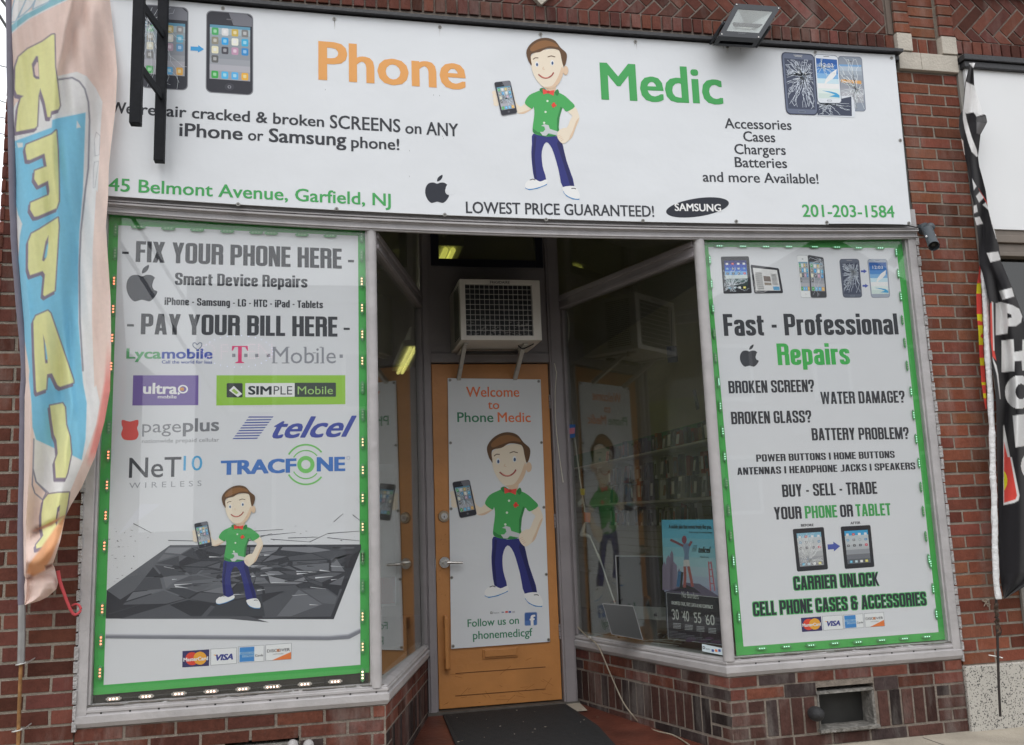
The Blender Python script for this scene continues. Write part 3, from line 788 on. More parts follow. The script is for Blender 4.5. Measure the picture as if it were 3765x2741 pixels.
# --- recess: floor, back wall, door frame
b = MB(); v = [(-.0 + LC[0], .045, -.002), (RC[0], .045, -.002), (RE[0], DY + .2, .042), (LE[0], DY + .2, .042)]
b.prism(v, (0, 0, -.12), REDP); struct(b.build('entry_floor'))
b = MB(); b.face([(1.44, 1.05, .036), (1.535, 1.05, .036), (1.545, 1.30, .0445), (1.43, 1.30, .0445)], CONC); b.build('threshold_patch', building)
DL, DR, DB, DT = .678, 1.446, .060, 2.176
b = MB()
for x0, x1 in ((.612, DL - .006), (DR + .006, 1.540)):
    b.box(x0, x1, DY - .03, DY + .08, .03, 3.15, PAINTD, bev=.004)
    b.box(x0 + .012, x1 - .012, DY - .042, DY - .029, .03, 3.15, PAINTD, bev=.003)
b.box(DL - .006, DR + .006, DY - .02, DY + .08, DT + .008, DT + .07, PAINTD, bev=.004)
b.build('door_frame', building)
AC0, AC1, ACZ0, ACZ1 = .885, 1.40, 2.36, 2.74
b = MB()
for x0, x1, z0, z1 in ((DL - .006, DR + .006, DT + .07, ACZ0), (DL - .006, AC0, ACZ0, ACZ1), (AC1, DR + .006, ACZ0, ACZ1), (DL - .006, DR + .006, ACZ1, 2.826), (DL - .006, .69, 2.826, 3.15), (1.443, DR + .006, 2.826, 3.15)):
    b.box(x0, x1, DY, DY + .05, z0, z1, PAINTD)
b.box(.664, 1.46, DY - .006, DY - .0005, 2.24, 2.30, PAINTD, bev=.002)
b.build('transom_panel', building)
NAVY = mat('navy_frame', (.012, .014, .026), .4)
b = MB()
for x0, x1, z0, z1 in ((.69, .742, 2.826, 3.15), (1.392, 1.443, 2.826, 3.15), (.742, 1.392, 2.826, 2.876)):
    b.box(x0, x1, DY - .01, DY + .03, z0, z1, NAVY, bev=.003)
o = b.build('transom_window', building)
b = MB(); b.box(.742, 1.392, DY + .01, DY + .015, 2.876, 3.15, glass_mat('dirty_glass', tint=(.55, .58, .45), f0=.05, dirt_haze=.06)); b.build('transom_pane', o)
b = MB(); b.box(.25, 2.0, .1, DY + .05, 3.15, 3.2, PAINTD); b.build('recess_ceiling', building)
# --- door
DOORP = mat('orange_door_paint', (.50, .215, .062), .45, noise=.15, nscale=5, bump=.14, bscale=30)
CHROME = mat('chrome', (.62, .60, .57), .22, metal=1.)
BRASS = mat('old_brass', (.33, .27, .20), .35, metal=1.)
b = MB(); b.box(DL, DR, DY, DY + .045, DB, DT, DOORP, bev=.003)
# recessed-looking panel lines and raised moulding near the foot
GR = mat('door_groove', (.12, .045, .012), .8)
for p, q in ((T('D2', 1752, 1060), T('D3', 465, 995)), (T('D2', 1752, 1245), T('D3', 465, 1180))):
    a, c = U(p, DY - .001), U(q, DY - .001); b.box(a[0], c[0], DY - .0015, DY - .0002, (a[2] + c[2]) / 2 - .0022, (a[2] + c[2]) / 2 + .0022, GR)
door = b.build('door', building)
a, c = U(T('D2', 1975, 850), DY), U(T('D3', 235, 915), DY)
b = MB(); b.box(a[0], c[0], DY - .008, DY - .0005, c[2], a[2], DOORP, bev=.003)
b.box(a[0] + .012, c[0] - .010, DY - .017, DY - .008, c[2] + .012, a[2] - .006, DOORP, bev=.003); b.build('mail_slot', door)
a, c = U(T('D2', 1652, 575), DY - .03), U(T('D2', 1705, 1030), DY - .03)
b = MB(); cx = (a[0] + c[0]) / 2; b.box(cx - .013, cx + .013, DY - .05, DY - .036, c[2] + .01, a[2] - .01, DOORP, bev=.005)
b.box(cx - .012, cx + .012, DY - .04, DY - .0005, c[2], c[2] + .07, DOORP, bev=.004); b.box(cx - .012, cx + .012, DY - .04, DY - .0005, a[2] - .07, a[2], DOORP, bev=.004); b.build('pull_handle', door)
c = U(T('C2', 1655, 1243), DY); b = MB(); b.cyl((c[0], DY - .012, c[2]), (c[0], DY, c[2]), .033, BRASS, 24, r1=.036); b.cyl((c[0], DY - .024, c[2]), (c[0], DY - .012, c[2]), .020, CHROME, 20); b.box(c[0] - .002, c[0] + .002, DY - .0245, DY - .0238, c[2] - .009, c[2] + .004, VOID); b.build('deadbolt', door)
c = U(T('D2', 1660, 130), DY); b = MB(); b.cyl((c[0], DY - .014, c[2]), (c[0], DY, c[2]), .033, CHROME, 24, r1=.037); b.cyl((c[0], DY - .06, c[2]), (c[0], DY - .014, c[2]), .013, CHROME, 16)
b.tube(smooth_line([(c[0], DY - .055, c[2]), (c[0] + .03, DY - .062, c[2]), (c[0] + .08, DY - .06, c[2] - .002), (c[0] + .105, DY - .058, c[2] - .004)], 4), .0105, CHROME, 10, r1=.008)
b.cyl((c[0], DY - .068, c[2]), (c[0], DY - .058, c[2]), .012, CHROME, 14); b.build('lever_handle', door)
for zz in (1.925, 1.155, .47):
    b = MB(); b.cyl((DR + .003, DY - .006, zz - .045), (DR + .003, DY - .006, zz + .045), .0075, PAINTD, 10)
    for k in (-1, 0, 1): b.cyl((DR + .003, DY - .006, zz + k * .03 - .0008), (DR + .003, DY - .006, zz + k * .03 + .0008), .0082, VOID, 10)
    b.build('hinge', door)
b = MB(); c = U(T('D2', 1583, 140), DY); b.box(DL - .010, DL - .001, DY - .006, DY + .004, c[2] - .03, c[2] + .03, CHROME); b.build('strike_plate', door)
b = MB(); b.box(.60, 1.545, DY - .05, DY + .1, .02, .052, mat('threshold', (.09, .08, .07), .6, noise=.3)); b.build('door_threshold', building)
SCF = mat('scuff', (.34, .135, .036), .8); DRT = mat('sill_dirt', (.17, .155, .14), .9)
b = MB()
for _ in range(26):
    x = random.uniform(DL + .03, DR - .03); z = DB + abs(random.gauss(0, .09)) + .02; a = random.gauss(0, .5); L_ = random.uniform(.006, .045)
    b.obox((x, DY - .0004, z), (L_ * math.cos(a), 0, L_ * math.sin(a)), (0, .0003, 0), (-.0012 * math.sin(a), 0, .0012 * math.cos(a)), SCF)
for _ in range(14):
    x = DL + random.uniform(.015, .075); z = random.uniform(.7, 1.25); L_ = random.uniform(.004, .016)
    b.obox((x, DY - .0004, z), (L_ * .4, 0, L_ * .3), (0, .0003, 0), (-.001, 0, .0014), SCF)
struct(b.build('scuff_marks', door), 'stuff')
b = MB()
for x0, x1 in ((-1.0, .26), (1.99, 3.26)):
    for _ in range(70):
        x = random.uniform(x0, x1); L_ = random.uniform(.006, .05); b.obox((x, random.uniform(-.004, .012), .4515 + random.uniform(-.001, .0025)), (L_, 0, 0), (0, random.uniform(.001, .004), 0), (0, 0, .0012), DRT)
struct(b.build('sill_dirt', building), 'stuff')
# --- interior shell
b = MB(); b.box(-1.05, 3.30, .12, 7.5, -.06, -.012, INF); b.build('shop_floor', building)
b = MB(); b.box(-1.05, 3.30, .12, 7.5, 3.2, 3.25, INC); b.build('shop_ceiling', building)
b = MB(); b.box(-1.10, -1.05, .10, 7.5, -.02, 3.25, INW); b.build('shop_wall', building)
b = MB(); b.box(3.30, 3.312, .10, 7.5, -.02, 3.25, INW); b.build('shop_wall', building)
b = MB(); b.box(-1.10, 3.312, 7.5, 7.6, -.02, 3.25, INW); b.build('shop_wall', building)
GREENW = mat('green_wall_band', (.035, .16, .075), .7)
b = MB(); b.box(3.285, 3.2995, .6, 7.4, 1.765, 1.96, GREENW); b.build('wall_band', building)
b = MB()
for A, B, Cc, E in (((-1.0, .1), (.22, .1), (.59, 1.28), (-1.0, 1.28)),):
    b.prism([(x, y, .43) for x, y in (A, B, Cc, E)], (0, 0, .018), mat('ledge_wood', (.22, .15, .09), .6, noise=.15))
b.build('display_ledge', building)
b = MB(); b.prism([(x, y, .43) for x, y in ((3.24, .1), (3.24, 1.28), (1.57, 1.28), (2.01, .1))], (0, 0, .018), mat('ledge_wood', (.22, .15, .09), .6, noise=.15)); b.build('display_ledge', building)
b = MB(); b.box(-1.05, 3.312, .5, 7.6, 3.25, 5.2, mat('upper_core', (.1, .1, .1), .9)); b.build('upper_storey', building)
# --- neighbouring shop on the right
neigh = thing('neighbour_shop', 'neighbouring brick shopfront with a blank white sign beyond the black flag', 'shop', (5.2, 0, 0))
NX0, NX1 = RP1, 7.6
b = MB(); b.box(NX0, NX1, .012, .4, 3.80, 5.2, MORTF)
n = 58; wd = (NX1 - NX0) / n
for i in range(n): brick(b, front(.012), R4(NX0 + i * wd + .005, NX0 + (i + 1) * wd - .005, ZH0 + .004, ZH1 - .004), BRICKM, brick_col('plum'), d=.012)
herring(b, front(.012), NX0 + .012, NX1, ZH1 + .006, 4.235, (NX0 + .3, ZH1 - .055), -1, 'plum')
for i in range(58): brick(b, front(.0), R4(NX0 + i * wd + .005, NX0 + (i + 1) * wd - .005, 4.245, 4.33), BRICKM, brick_col('plum'), d=.03)
b.build('brick_frieze', neigh)
b = MB(); b.box(NX0 + .01, NX1, -.07, .012, 3.765, 3.80, TRIMK, bev=.004); b.box(NX0 + .02, NX1, -.055, .012, 3.725, 3.763, TRIMK, bev=.004); b.build('lintel_angle', neigh)
b = MB(); b.box(NX0 + .002, NX0 + .035, -.01, .05, .3, 3.76, mat('grey_trim', (.24, .23, .21), .7, noise=.1)); b.build('side_trim', neigh)
b = MB(); b.box(NX0 + .038, NX1, -.03, .0, 2.735, 3.73, mat('white_sign', (.74, .75, .76), .5, noise=.02, nscale=3)); b.build('sign_panel', neigh)
BRN = mat('brown_frame', (.17, .14, .115), .5, noise=.1)
b = MB()
for z0, z1, y in ((2.70, 2.735, -.02), (2.655, 2.70, -.035), (2.60, 2.655, -.015), (2.575, 2.60, -.03)): b.box(NX0 + .03, NX1, y, .1, z0, z1 - .001, BRN, bev=.003)
b.build('header_beam', neigh)
b = MB(); b.box(NX0 + .036, NX0 + .09, -.01, .1, .35, 2.575, BRN, bev=.003); b.box(NX0 + .05, NX1, -.01, .1, .32, .40, BRN); b.build('window_frame', neigh)
b = MB(); b.box(NX0 + .09, NX1, .03, .035, .40, 2.575, glass_mat('dark_glass', tint=(.22, .23, .22), f0=.07)); b.build('window_pane', neigh)
b = MB(); b.box(NX0 + .0, NX1, .045, .4, -.01, .33, GRAN); b.build('granite_base', neigh)
b = MB()
b.box(NX0, NX1, 3.0, 3.1, 0, 3.6, mat('dim_room', (.08, .075, .07), .9)); b.box(NX0, NX1, .4, 3.0, 3.2, 3.3, mat('dim_room', (.08, .075, .07), .9)); b.box(NX0, NX1, .4, 3.0, -.02, .02, mat('dim_room', (.08, .075, .07), .9))
b.box(NX1, NX1 + .1, 0, 3.1, 0, 5.2, mat('dim_room', (.08, .075, .07), .9)); b.box(NX0, NX1, .3, .4, 2.6, 5.2, mat('dim_room', (.08, .075, .07), .9))
b.build('room_shell', neigh)
# ================================================================== PRINTED PICTURES
BLK = ink(52, 54, 60); INKB = ink(40, 43, 52); GRN = ink(66, 152, 84); ORG = ink(212, 152, 88); WHT = ink(218, 222, 225)
def icons(pic, q, u0, u1, vs, cols, size, dull=0, ncol=4):
    k = 0
    for r, v in enumerate(vs):
        for i in range(ncol):
            if k >= len(cols): return
            c = cols[k]; k += 1
            if c is None: continue
            c = tuple(int(x * (1 - dull) + 175 * dull) for x in c)
            u = u0 + (u1 - u0) * i / (ncol - 1)
            pic.poly(rrect(q, u - size, v - size * .62, u + size, v + size * .62, size * .35, size * .22, 2), ink(*c), pic.k)
            d = tuple(min(235, int(x * .55 + 110)) for x in c)
            pic.poly(rrect(q, u - size * .5, v - size * .3, u + size * .45, v + size * .25, size * .2, size * .12, 2), ink(*d), pic.k + .1)
    pic.k += .2
ICO = [(70, 160, 95), (205, 205, 205), (190, 165, 80), (120, 120, 120), (135, 130, 115), (45, 150, 210), (225, 220, 205), (60, 160, 200), (215, 210, 180), (70, 70, 78), (180, 140, 165), (50, 130, 190), (95, 95, 95)]
DOCK = [(60, 160, 75), (75, 170, 215), (85, 165, 215), (225, 165, 65)]
def crack(pic, q, c, box, rays, rings, m, w, rmax=.9, jit=.25, asp=1.8):
    u0, v0, u1, v1 = box; L = pic.k + .15; pic.k += .3; ang = sorted(random.uniform(0, 2 * math.pi) for _ in range(rays)); rad = []
    inside = lambda p: u0 <= p[0] <= u1 and v0 <= p[1] <= v1
    pts = []
    for a in ang:
        P = [c]; r = 0; aa = a
        while r < rmax:
            r += random.uniform(.03, .09) * rmax; aa += random.gauss(0, .05)
            p = (c[0] + r * math.cos(aa) * asp, c[1] + r * math.sin(aa))
            if not inside(p): break
            P.append(p)
        pts.append(P)
        if len(P) > 1: pic.line([q(*p) for p in P], w, m, L, w * .45)
    for i in range(len(pts)):
        A, B = pts[i], pts[(i + 1) % len(pts)]
        for k in range(1, min(len(A), len(B))):
            if random.random() < rings * 1.3 and math.hypot((A[k][0] - B[k][0]) / asp, A[k][1] - B[k][1]) < .10: pic.line([q(*A[k]), q(*B[min(len(B) - 1, k + random.choice((0, 0, 1)))])], w * .6, m, L)
def shards(pic, q, c, n, r, box, cols, asp=1.8):
    L = pic.k + .1; pic.k += .2
    for _ in range(n):
        a = random.uniform(0, 6.28); d = abs(random.gauss(0, r)); u, v = c[0] + d * math.cos(a) * asp, c[1] + d * math.sin(a)
        s = random.uniform(.008, .03)
        P = [(u + random.uniform(-s, s) * asp, v + random.uniform(-s, s)) for _ in range(3)]
        if all(box[0] < p[0] < box[2] and box[1] < p[1] < box[3] for p in P): pic.poly([q(*p) for p in P], random.choice(cols), L)
LTC = [ink(215, 222, 230), ink(170, 180, 195), ink(120, 130, 148)]
def handset(pic, q, body=(45, 46, 54), edge=(120, 122, 128), screen=(.09, .16, .92, .84), top=(90, 140, 165), mid=(140, 140, 148), low=(165, 165, 172), ico=True, dull=0., shine=True, home=True, r=.12):
    pic.poly(rrect(q, 0, 0, 1, 1, r, r * .52), ink(*edge)); pic.poly(rrect(q, .018, .010, .982, .990, r * .95, r * .5), ink(*body))
    if shine: pic.poly([q(.48, .012), q(.86, .012), q(.975, .06), q(.975, .16), q(.58, .16)], ink(*(min(255, c + 62) for c in body)))
    u0, v0, u1, v1 = screen
    pic.poly([q(u0, v0), q(u1, v0), q(u1, v1), q(u0, v1)], ink(*mid))
    pic.k += .1
    pic.poly([q(u0, v0), q(u1, v0), q(u1, v0 + .035), q(u0, v0 + .035)], ink(*top), pic.k)
    hgt = v1 - v0
    n = 7
    for i in range(n):
        a, b_ = v0 + .035 + (hgt - .14) * i / n, v0 + .035 + (hgt - .14) * (i + 1) / n; t_ = i / (n - 1)
        cc = tuple(int(top[k] * .45 + 105 + (low[k] - top[k] * .45 - 105) * 0 + (150 * .0)) if False else int((top[k] * .3 + 130) * (1 - t_) + low[k] * t_ - 30 * math.sin(math.pi * t_)) for k in range(3))
        pic.poly([q(u0, a), q(u1, a), q(u1, b_), q(u0, b_)], ink(*cc), pic.k)
    pic.poly([q(u0, v1 - .105), q(u1, v1 - .105), q(u1, v1), q(u0, v1)], ink(150, 152, 158), pic.k)
    pic.k += .15
    if ico:
        w_ = (u1 - u0); vs = [v0 + hgt * t_ for t_ in (.12, .29, .46, .63)]
        icons(pic, q, u0 + w_ * .13, u1 - w_ * .13, vs, ICO, w_ * .085, dull)
        icons(pic, q, u0 + w_ * .13, u1 - w_ * .13, [v1 - .055], DOCK, w_ * .085, dull * .5)
    if home:
        c = q(.5, .915); a = q(.6, .915); e = q(.5, .96)
        pic.ell(c, abs(a[0] - c[0]), abs(e[1] - c[1]), ink(*(min(255, x + 14) for x in body)), n=18)
        pic.poly(rrect(q, .465, .898, .535, .932, .02, .012, 2), ink(150, 150, 158)); pic.poly(rrect(q, .477, .904, .523, .926, .015, .008, 2), ink(*body))
    pic.poly(rrect(q, .43, .085, .57, .1, .01, .006, 2), ink(95, 95, 100))
def galaxy(pic, q, body=(205, 210, 216), scr='feather'):
    pic.poly(rrect(q, 0, 0, 1, 1, .13, .075), ink(105, 112, 125)); pic.poly(rrect(q, .02, .01, .98, .99, .125, .07), ink(*body))
    u0, v0, u1, v1 = .06, .085, .94, .90
    cs = [(38, 84, 150), (52, 104, 170), (76, 130, 190), (120, 165, 205), (185, 208, 222), (222, 228, 228), (205, 215, 212), (190, 205, 200)]
    n = len(cs)
    pic.k += .1
    for i, c in enumerate(cs): pic.poly([q(u0, v0 + (v1 - v0) * i / n), q(u1, v0 + (v1 - v0) * i / n), q(u1, v0 + (v1 - v0) * (i + 1) / n), q(u0, v0 + (v1 - v0) * (i + 1) / n)], ink(*c), pic.k)
    pic.k += .1
    pic.poly([q(*p) for p in ((.28, .68), (.42, .5), (.62, .38), (.90, .28), (.86, .40), (.70, .49), (.48, .56))], ink(232, 236, 236))
    pic.poly([q(*p) for p in ((.22, .74), (.55, .755), (.80, .78), (.93, .83), (.93, .88), (.5, .86), (.75, .82), (.6, .79))], ink(64, 150, 195))
    pic.poly(rrect(q, .40, .925, .60, .965, .04, .02, 2), ink(150, 156, 165)); pic.poly(rrect(q, .42, .932, .58, .958, .03, .015, 2), ink(*body))
    pic.poly(rrect(q, .38, .03, .62, .042, .01, .006, 2), ink(110, 110, 115))
def broken(pic, q, c=(.62, .36), rays=60, body=(58, 64, 82), edge=(40, 46, 66), w=2.2):
    pic.poly(rrect(q, 0, 0, 1, 1, .13, .08), ink(*edge)); pic.poly(rrect(q, .025, .014, .975, .986, .12, .075), ink(*body))
    pic.poly([q(.08, .1), q(.93, .1), q(.93, .91), q(.08, .91)], ink(64, 70, 88))
    crack(pic, q, c, (.085, .105, .925, .905), rays, .3, ink(198, 206, 218), w, 1.0)
    shards(pic, q, c, 70, .07, (.085, .105, .925, .905), LTC)
    pic.poly(rrect(q, .38, .935, .62, .972, .04, .02, 2), ink(120, 128, 142)); pic.poly(rrect(q, .4, .942, .6, .965, .03, .014, 2), ink(*body)); pic.poly(rrect(q, .36, .03, .64, .045, .01, .006, 2), ink(150, 150, 155))
def tablet(pic, q, land=False, cracked=False, sky=False):
    pic.poly(rrect(q, 0, 0, 1, 1, .05, .04), ink(60, 62, 68)); pic.poly(rrect(q, .012, .01, .988, .99, .045, .035), ink(38, 39, 45))
    u0, v0, u1, v1 = .11, .11, .89, .89
    cs = [(60, 150, 195), (175, 185, 190), (180, 185, 188), (168, 172, 176), (140, 144, 150), (110, 113, 120), (90, 93, 100)] if not sky else [(28, 40, 110), (35, 70, 165), (45, 100, 190), (110, 160, 205), (190, 200, 200), (70, 95, 95), (45, 60, 60), (35, 45, 50)]
    n = len(cs); pic.k += .1
    for i, c in enumerate(cs):
        if cracked: c = tuple(int(x * .5 + 95) for x in c)
        pic.poly([q(u0, v0 + (v1 - v0) * i / n), q(u1, v0 + (v1 - v0) * i / n), q(u1, v0 + (v1 - v0) * (i + 1) / n), q(u0, v0 + (v1 - v0) * (i + 1) / n)], ink(*c), pic.k)
    pic.k += .1
    cl = [(205, 200, 195), (190, 70, 60), (215, 215, 215), (200, 205, 210), (110, 150, 180), (120, 120, 125), (150, 160, 165), (90, 130, 170), (95, 95, 100), (70, 70, 75), (80, 80, 90), (190, 60, 80)]
    icons(pic, q, .2, .8, [.2, .33, .46], cl, .045, .25 if cracked else 0)
    icons(pic, q, .24, .76, [.84], [(80, 165, 200), (170, 190, 200), (220, 220, 215), (225, 205, 90)], .045)
def M3(dst):
    """affine map from the banner figure's pixels to another copy's pixels"""
    A = np.array([[2007.8, 140.6, 1], [1931.3, 680.8, 1], [2130.7, 725., 1]]); X = np.linalg.solve(A, np.array(dst, float))
    return lambda x, y: tuple(np.array([*T('A3', x, y), 1.]) @ X)
def technician(pic, f, sc=1.):
    """a plain printed drawing of a man in a green shirt holding a phone and a spanner"""
    P = lambda *pts: [f(*p) for p in pts]; S = lambda *pts, n=4: smooth_poly(P(*pts), n)
    skin, skin2, line = ink(224, 205, 186), ink(206, 180, 154), ink(150, 125, 105)
    hair, hair2 = ink(92, 66, 44), ink(132, 92, 56)
    shirt, shirt2 = ink(70, 158, 86), ink(50, 122, 66); tro, tro2 = ink(44, 48, 112), ink(34, 36, 86)
    # far arm with phone
    pic.poly(S((190, 750), (205, 790), (218, 850), (260, 888), (300, 860), (350, 880), (345, 905), (285, 948), (225, 940), (195, 900)), skin)
    pic.poly(S((355, 905), (330, 925), (285, 948), (240, 944), (285, 930)), skin2)
    for y in (775, 805, 838, 866): pic.ell(f(44 + (y - 775) * .12, y), 24 * .4421 * sc, 19 * .4421 * sc, skin, 15); 
    # trousers
    pic.poly(S((362, 1115), (470, 1140), (560, 1135), (600, 1180), (640, 1340), (705, 1550), (610, 1560), (570, 1400), (520, 1240), (470, 1185), (435, 1260), (440, 1380), (470, 1495), (420, 1512), (372, 1490), (348, 1310), (352, 1200), n=3), tro)
    pic.poly(P((575, 1150), (600, 1180), (640, 1340), (700, 1545), (672, 1552), (610, 1350), (560, 1200)), tro2)
    pic.poly(P((370, 1130), (352, 1300), (372, 1480), (392, 1495), (375, 1310), (390, 1140)), tro2)
    # shoes
    for P_ in ([(372, 1490), (420, 1512), (472, 1495), (478, 1530), (400, 1562), (330, 1574), (298, 1560), (300, 1525), (335, 1497)], [(610, 1558), (700, 1550), (735, 1585), (750, 1625), (745, 1655), (690, 1650), (640, 1625), (612, 1590)]):
        pic.poly([f(*(np.array(p) + (0, 9))) for p in P_], ink(64, 130, 186)); pic.poly(smooth_poly([f(*p) for p in P_], 3), ink(216, 218, 220))
    pic.line(P((335, 1500), (360, 1492), (380, 1500)), 3 * sc, ink(60, 60, 66)); pic.line(P((680, 1570), (705, 1568), (718, 1575)), 3 * sc, ink(60, 60, 66))
    # near arm
    pic.poly(S((655, 930), (710, 895), (740, 950), (744, 1000), (710, 1080), (680, 1150), (620, 1195), (585, 1180), (560, 1130), (585, 1080), (640, 1065), (670, 1000), (685, 965)), skin)
    pic.poly(S((720, 1010), (744, 985), (712, 1075), (685, 1145), (655, 1165), (690, 1090), n=3), skin2)
    # neck
    pic.poly(P((480, 700), (560, 690), (545, 770), (470, 770)), skin2)
    # shirt
    pic.poly(S((385, 768), (440, 752), (540, 765), (610, 790), (670, 840), (708, 890), (640, 930), (605, 900), (580, 980), (575, 1060), (580, 1115), (520, 1138), (430, 1132), (368, 1110), (358, 1070), (372, 950), (365, 890), (352, 908), (300, 872), (298, 840), (330, 795), n=3), shirt)
    pic.poly(P((605, 900), (590, 890), (560, 990), (560, 1120), (580, 1112), (575, 1060), (582, 980)), shirt2)
    pic.poly(P((358, 1070), (366, 1108), (430, 1132), (520, 1138), (560, 1128), (500, 1122), (400, 1100)), shirt2)
    pic.poly(S((415, 745), (450, 735), (490, 775), (440, 778)), shirt2); pic.poly(S((540, 770), (565, 745), (578, 775), (560, 800)), shirt2)
    for y, x in ((843, 481), (934, 465), (1024, 453)): pic.ell(f(x, y), 9 * .4421 * sc, 9 * .4421 * sc, ink(205, 225, 200), n=12)
    pic.poly(P((440, 740), (487, 760), (540, 752), (532, 800), (487, 778), (446, 788)), ink(214, 74, 66)); pic.ell(f(488, 768), 13 * .4421 * sc, 13 * .4421 * sc, ink(190, 58, 54), n=12)
    for a in (((525, 855), (545, 858), (538, 898), (520, 895)), ((515, 868), (556, 873), (554, 888), (514, 884))): pic.poly(P(*a), ink(212, 62, 52))
    # spanner
    pic.poly(P((428, 1050), (455, 1035), (490, 1045), (500, 1075), (575, 1100), (565, 1130), (490, 1112), (470, 1132), (440, 1130), (418, 1100), (445, 1100), (462, 1080), (455, 1056)), ink(186, 190, 192))
    pic.poly(S((562, 1128), (580, 1085), (630, 1065), (660, 1090), (665, 1150), (625, 1194), (590, 1185)), skin)
    for k in range(4): pic.line(P((566 + k * 8, 1136 + k * 13), (590 + k * 8, 1126 + k * 12)), 1.8 * sc, skin2)
    # head: plain oval face, cap of hair, simple features
    pic.ell(f(632, 590), 22 * .4421 * sc, 38 * .4421 * sc, skin2, 0)
    pic.poly(S((345, 470), (420, 430), (520, 410), (590, 440), (612, 560), (600, 650), (560, 715), (500, 742), (440, 722), (385, 660), (352, 580)), skin)
    pic.poly(S((600, 560), (612, 600), (598, 655), (558, 716), (500, 742), (450, 728), (520, 715), (570, 640)), skin2)
    pic.poly(S((318, 500), (305, 430), (340, 370), (400, 330), (470, 318), (540, 340), (590, 400), (640, 450), (636, 520), (615, 556), (598, 500), (585, 440), (560, 415), (480, 405), (420, 436), (345, 456), (350, 545), (335, 530)), hair)
    pic.poly(S((340, 400), (400, 352), (470, 340), (540, 362), (570, 395), (500, 388), (420, 410), (350, 432)), hair2)
    for x, y in ((392, 538), (520, 526)):
        pic.ell(f(x, y), 15 * .4421 * sc, 24 * .4421 * sc, ink(235, 236, 236), n=16); pic.ell(f(x + 2, y + 3), 9 * .4421 * sc, 14 * .4421 * sc, ink(60, 84, 120), n=14)
    pic.line(P((360, 498), (380, 484), (405, 486)), 3 * sc, hair); pic.line(P((482, 478), (512, 468), (545, 478)), 3 * sc, hair)
    pic.line(P((448, 560), (440, 578), (458, 582)), 2.2 * sc, skin2)
    pic.line(smooth_line(P((405, 622), (440, 648), (480, 652), (515, 632), (532, 606)), 5), 5 * sc, ink(150, 70, 64)); pic.line(smooth_line(P((425, 634), (455, 650), (490, 648)), 4), 3 * sc, ink(200, 130, 115))
    # phone in the hand
    q = quad(f(35, 688), f(172, 672), f(232, 945), f(98, 968))
    handset(pic, q, dull=.1); 
    crack(pic, q, (.5, .52), (.1, .17, .91, .83), 18, .2, ink(190, 205, 215), 1.5 * sc, .6)
def applelogo(pic, c, w, m, bgm):
    f = lambda x, y: (c[0] + x * w, c[1] + y * w * .87)
    pic.poly(smooth_poly([f(*p) for p in ((0, -.40), (.16, -.46), (.34, -.44), (.48, -.30), (.40, -.18), (.36, -.02), (.42, .14), (.54, .22), (.44, .44), (.28, .60), (.14, .58), (0, .54), (-.14, .58), (-.28, .60), (-.44, .42), (-.54, .12), (-.52, -.20), (-.38, -.42), (-.16, -.46))], 4), m)
    pic.poly(smooth_poly([f(*p) for p in ((.0, -.52), (.02, -.68), (.12, -.80), (.24, -.86), (.23, -.72), (.14, -.58))], 4), m)
    pic.ell(f(.62, -.12), .235 * w, .26 * w, bgm)
def arrow(pic, p0, p1, w, hw, hl, m):
    a, b_ = np.array(p0, float), np.array(p1, float); d = (b_ - a) / np.hypot(*(b_ - a)); n = np.array([-d[1], d[0]]); c = b_ - d * hl
    pic.poly([a + n * w / 2, c + n * w / 2, c + n * hw / 2, b_, c - n * hw / 2, c - n * w / 2, a - n * w / 2], m)
def screws(sign, pts, y, r=.0055):
    m1, m2 = mat('screw_washer', (.30, .29, .27), .45, metal=.6), mat('screw_head', (.10, .10, .10), .4, metal=.7)
    for p in pts:
        c = U(p, y); b = MB(); b.cyl((c[0], y - .0035, c[2]), (c[0], y, c[2]), r * 1.75, m1, 14); b.cyl((c[0], y - .0060, c[2]), (c[0], y - .0035, c[2]), r * .8, m2, 10); b.build('screw', sign)
# ------------------------------------------------------------------ big banner
BY = -.045
BP = fplane(BY)
banner = thing('shop_banner', 'long white banner above the windows with orange and green shop name and phone pictures', 'sign', (1.1, BY, 2.75))
VINYL = mat('white_vinyl', (.715, .74, .77), .42, spec=.35, bump=.5, bscale=2.6, noise=.025, nscale=1.7)
b = MB(); bx = np.linspace(-1.062, 3.296, 60 * 3); bz0 = zbot; rows = 24
rightx = lambda z: np.interp(z, [U((3351, 828), BY)[2], U((3290, 204), BY)[2]], [U((3351, 828), BY)[0], U((3290, 204), BY)[0]])
V = []
for j in range(rows + 1):
    for x in bx:
        z = np.polyval(zbot, x) * (1 - j / rows) + np.polyval(ztop, x) * j / rows
        xx = x if x < 3.2 else 3.2 + (x - 3.2) / (3.296 - 3.2) * (rightx(z) - 3.2)
        e_ = min(j, rows - j) / rows; rp = .00025 * (1 - math.cos(2 * math.pi * (x + .12) / .50)) * math.exp(-e_ / .10) + .0001 * (1 + math.sin(x * 5.1 + j * .9)) * (1 if 0 < j < rows else .4)
        V.append((xx, BY + rp, z))
NB = len(bx); F = [(j * NB + i, j * NB + i + 1, (j + 1) * NB + i + 1, (j + 1) * NB + i) for j in range(rows) for i in range(NB - 1)]
b.add(V, F, VINYL, None, True)
V2 = [(x, y + .006, z) for x, y, z in V]; b.add(V2, [f[::-1] for f in F], VINYL, None, True)
edge = [i for i in range(NB)] + [(j + 1) * NB + NB - 1 for j in range(rows)] + [rows * NB + NB - 2 - i for i in range(NB - 1)] + [(rows - 1 - j) * NB for j in range(rows - 1)]
for i in range(len(edge)):
    a, c = edge[i], edge[(i + 1) % len(edge)]; b.face([V[a], V[c], V2[c], V2[a]], VINYL)
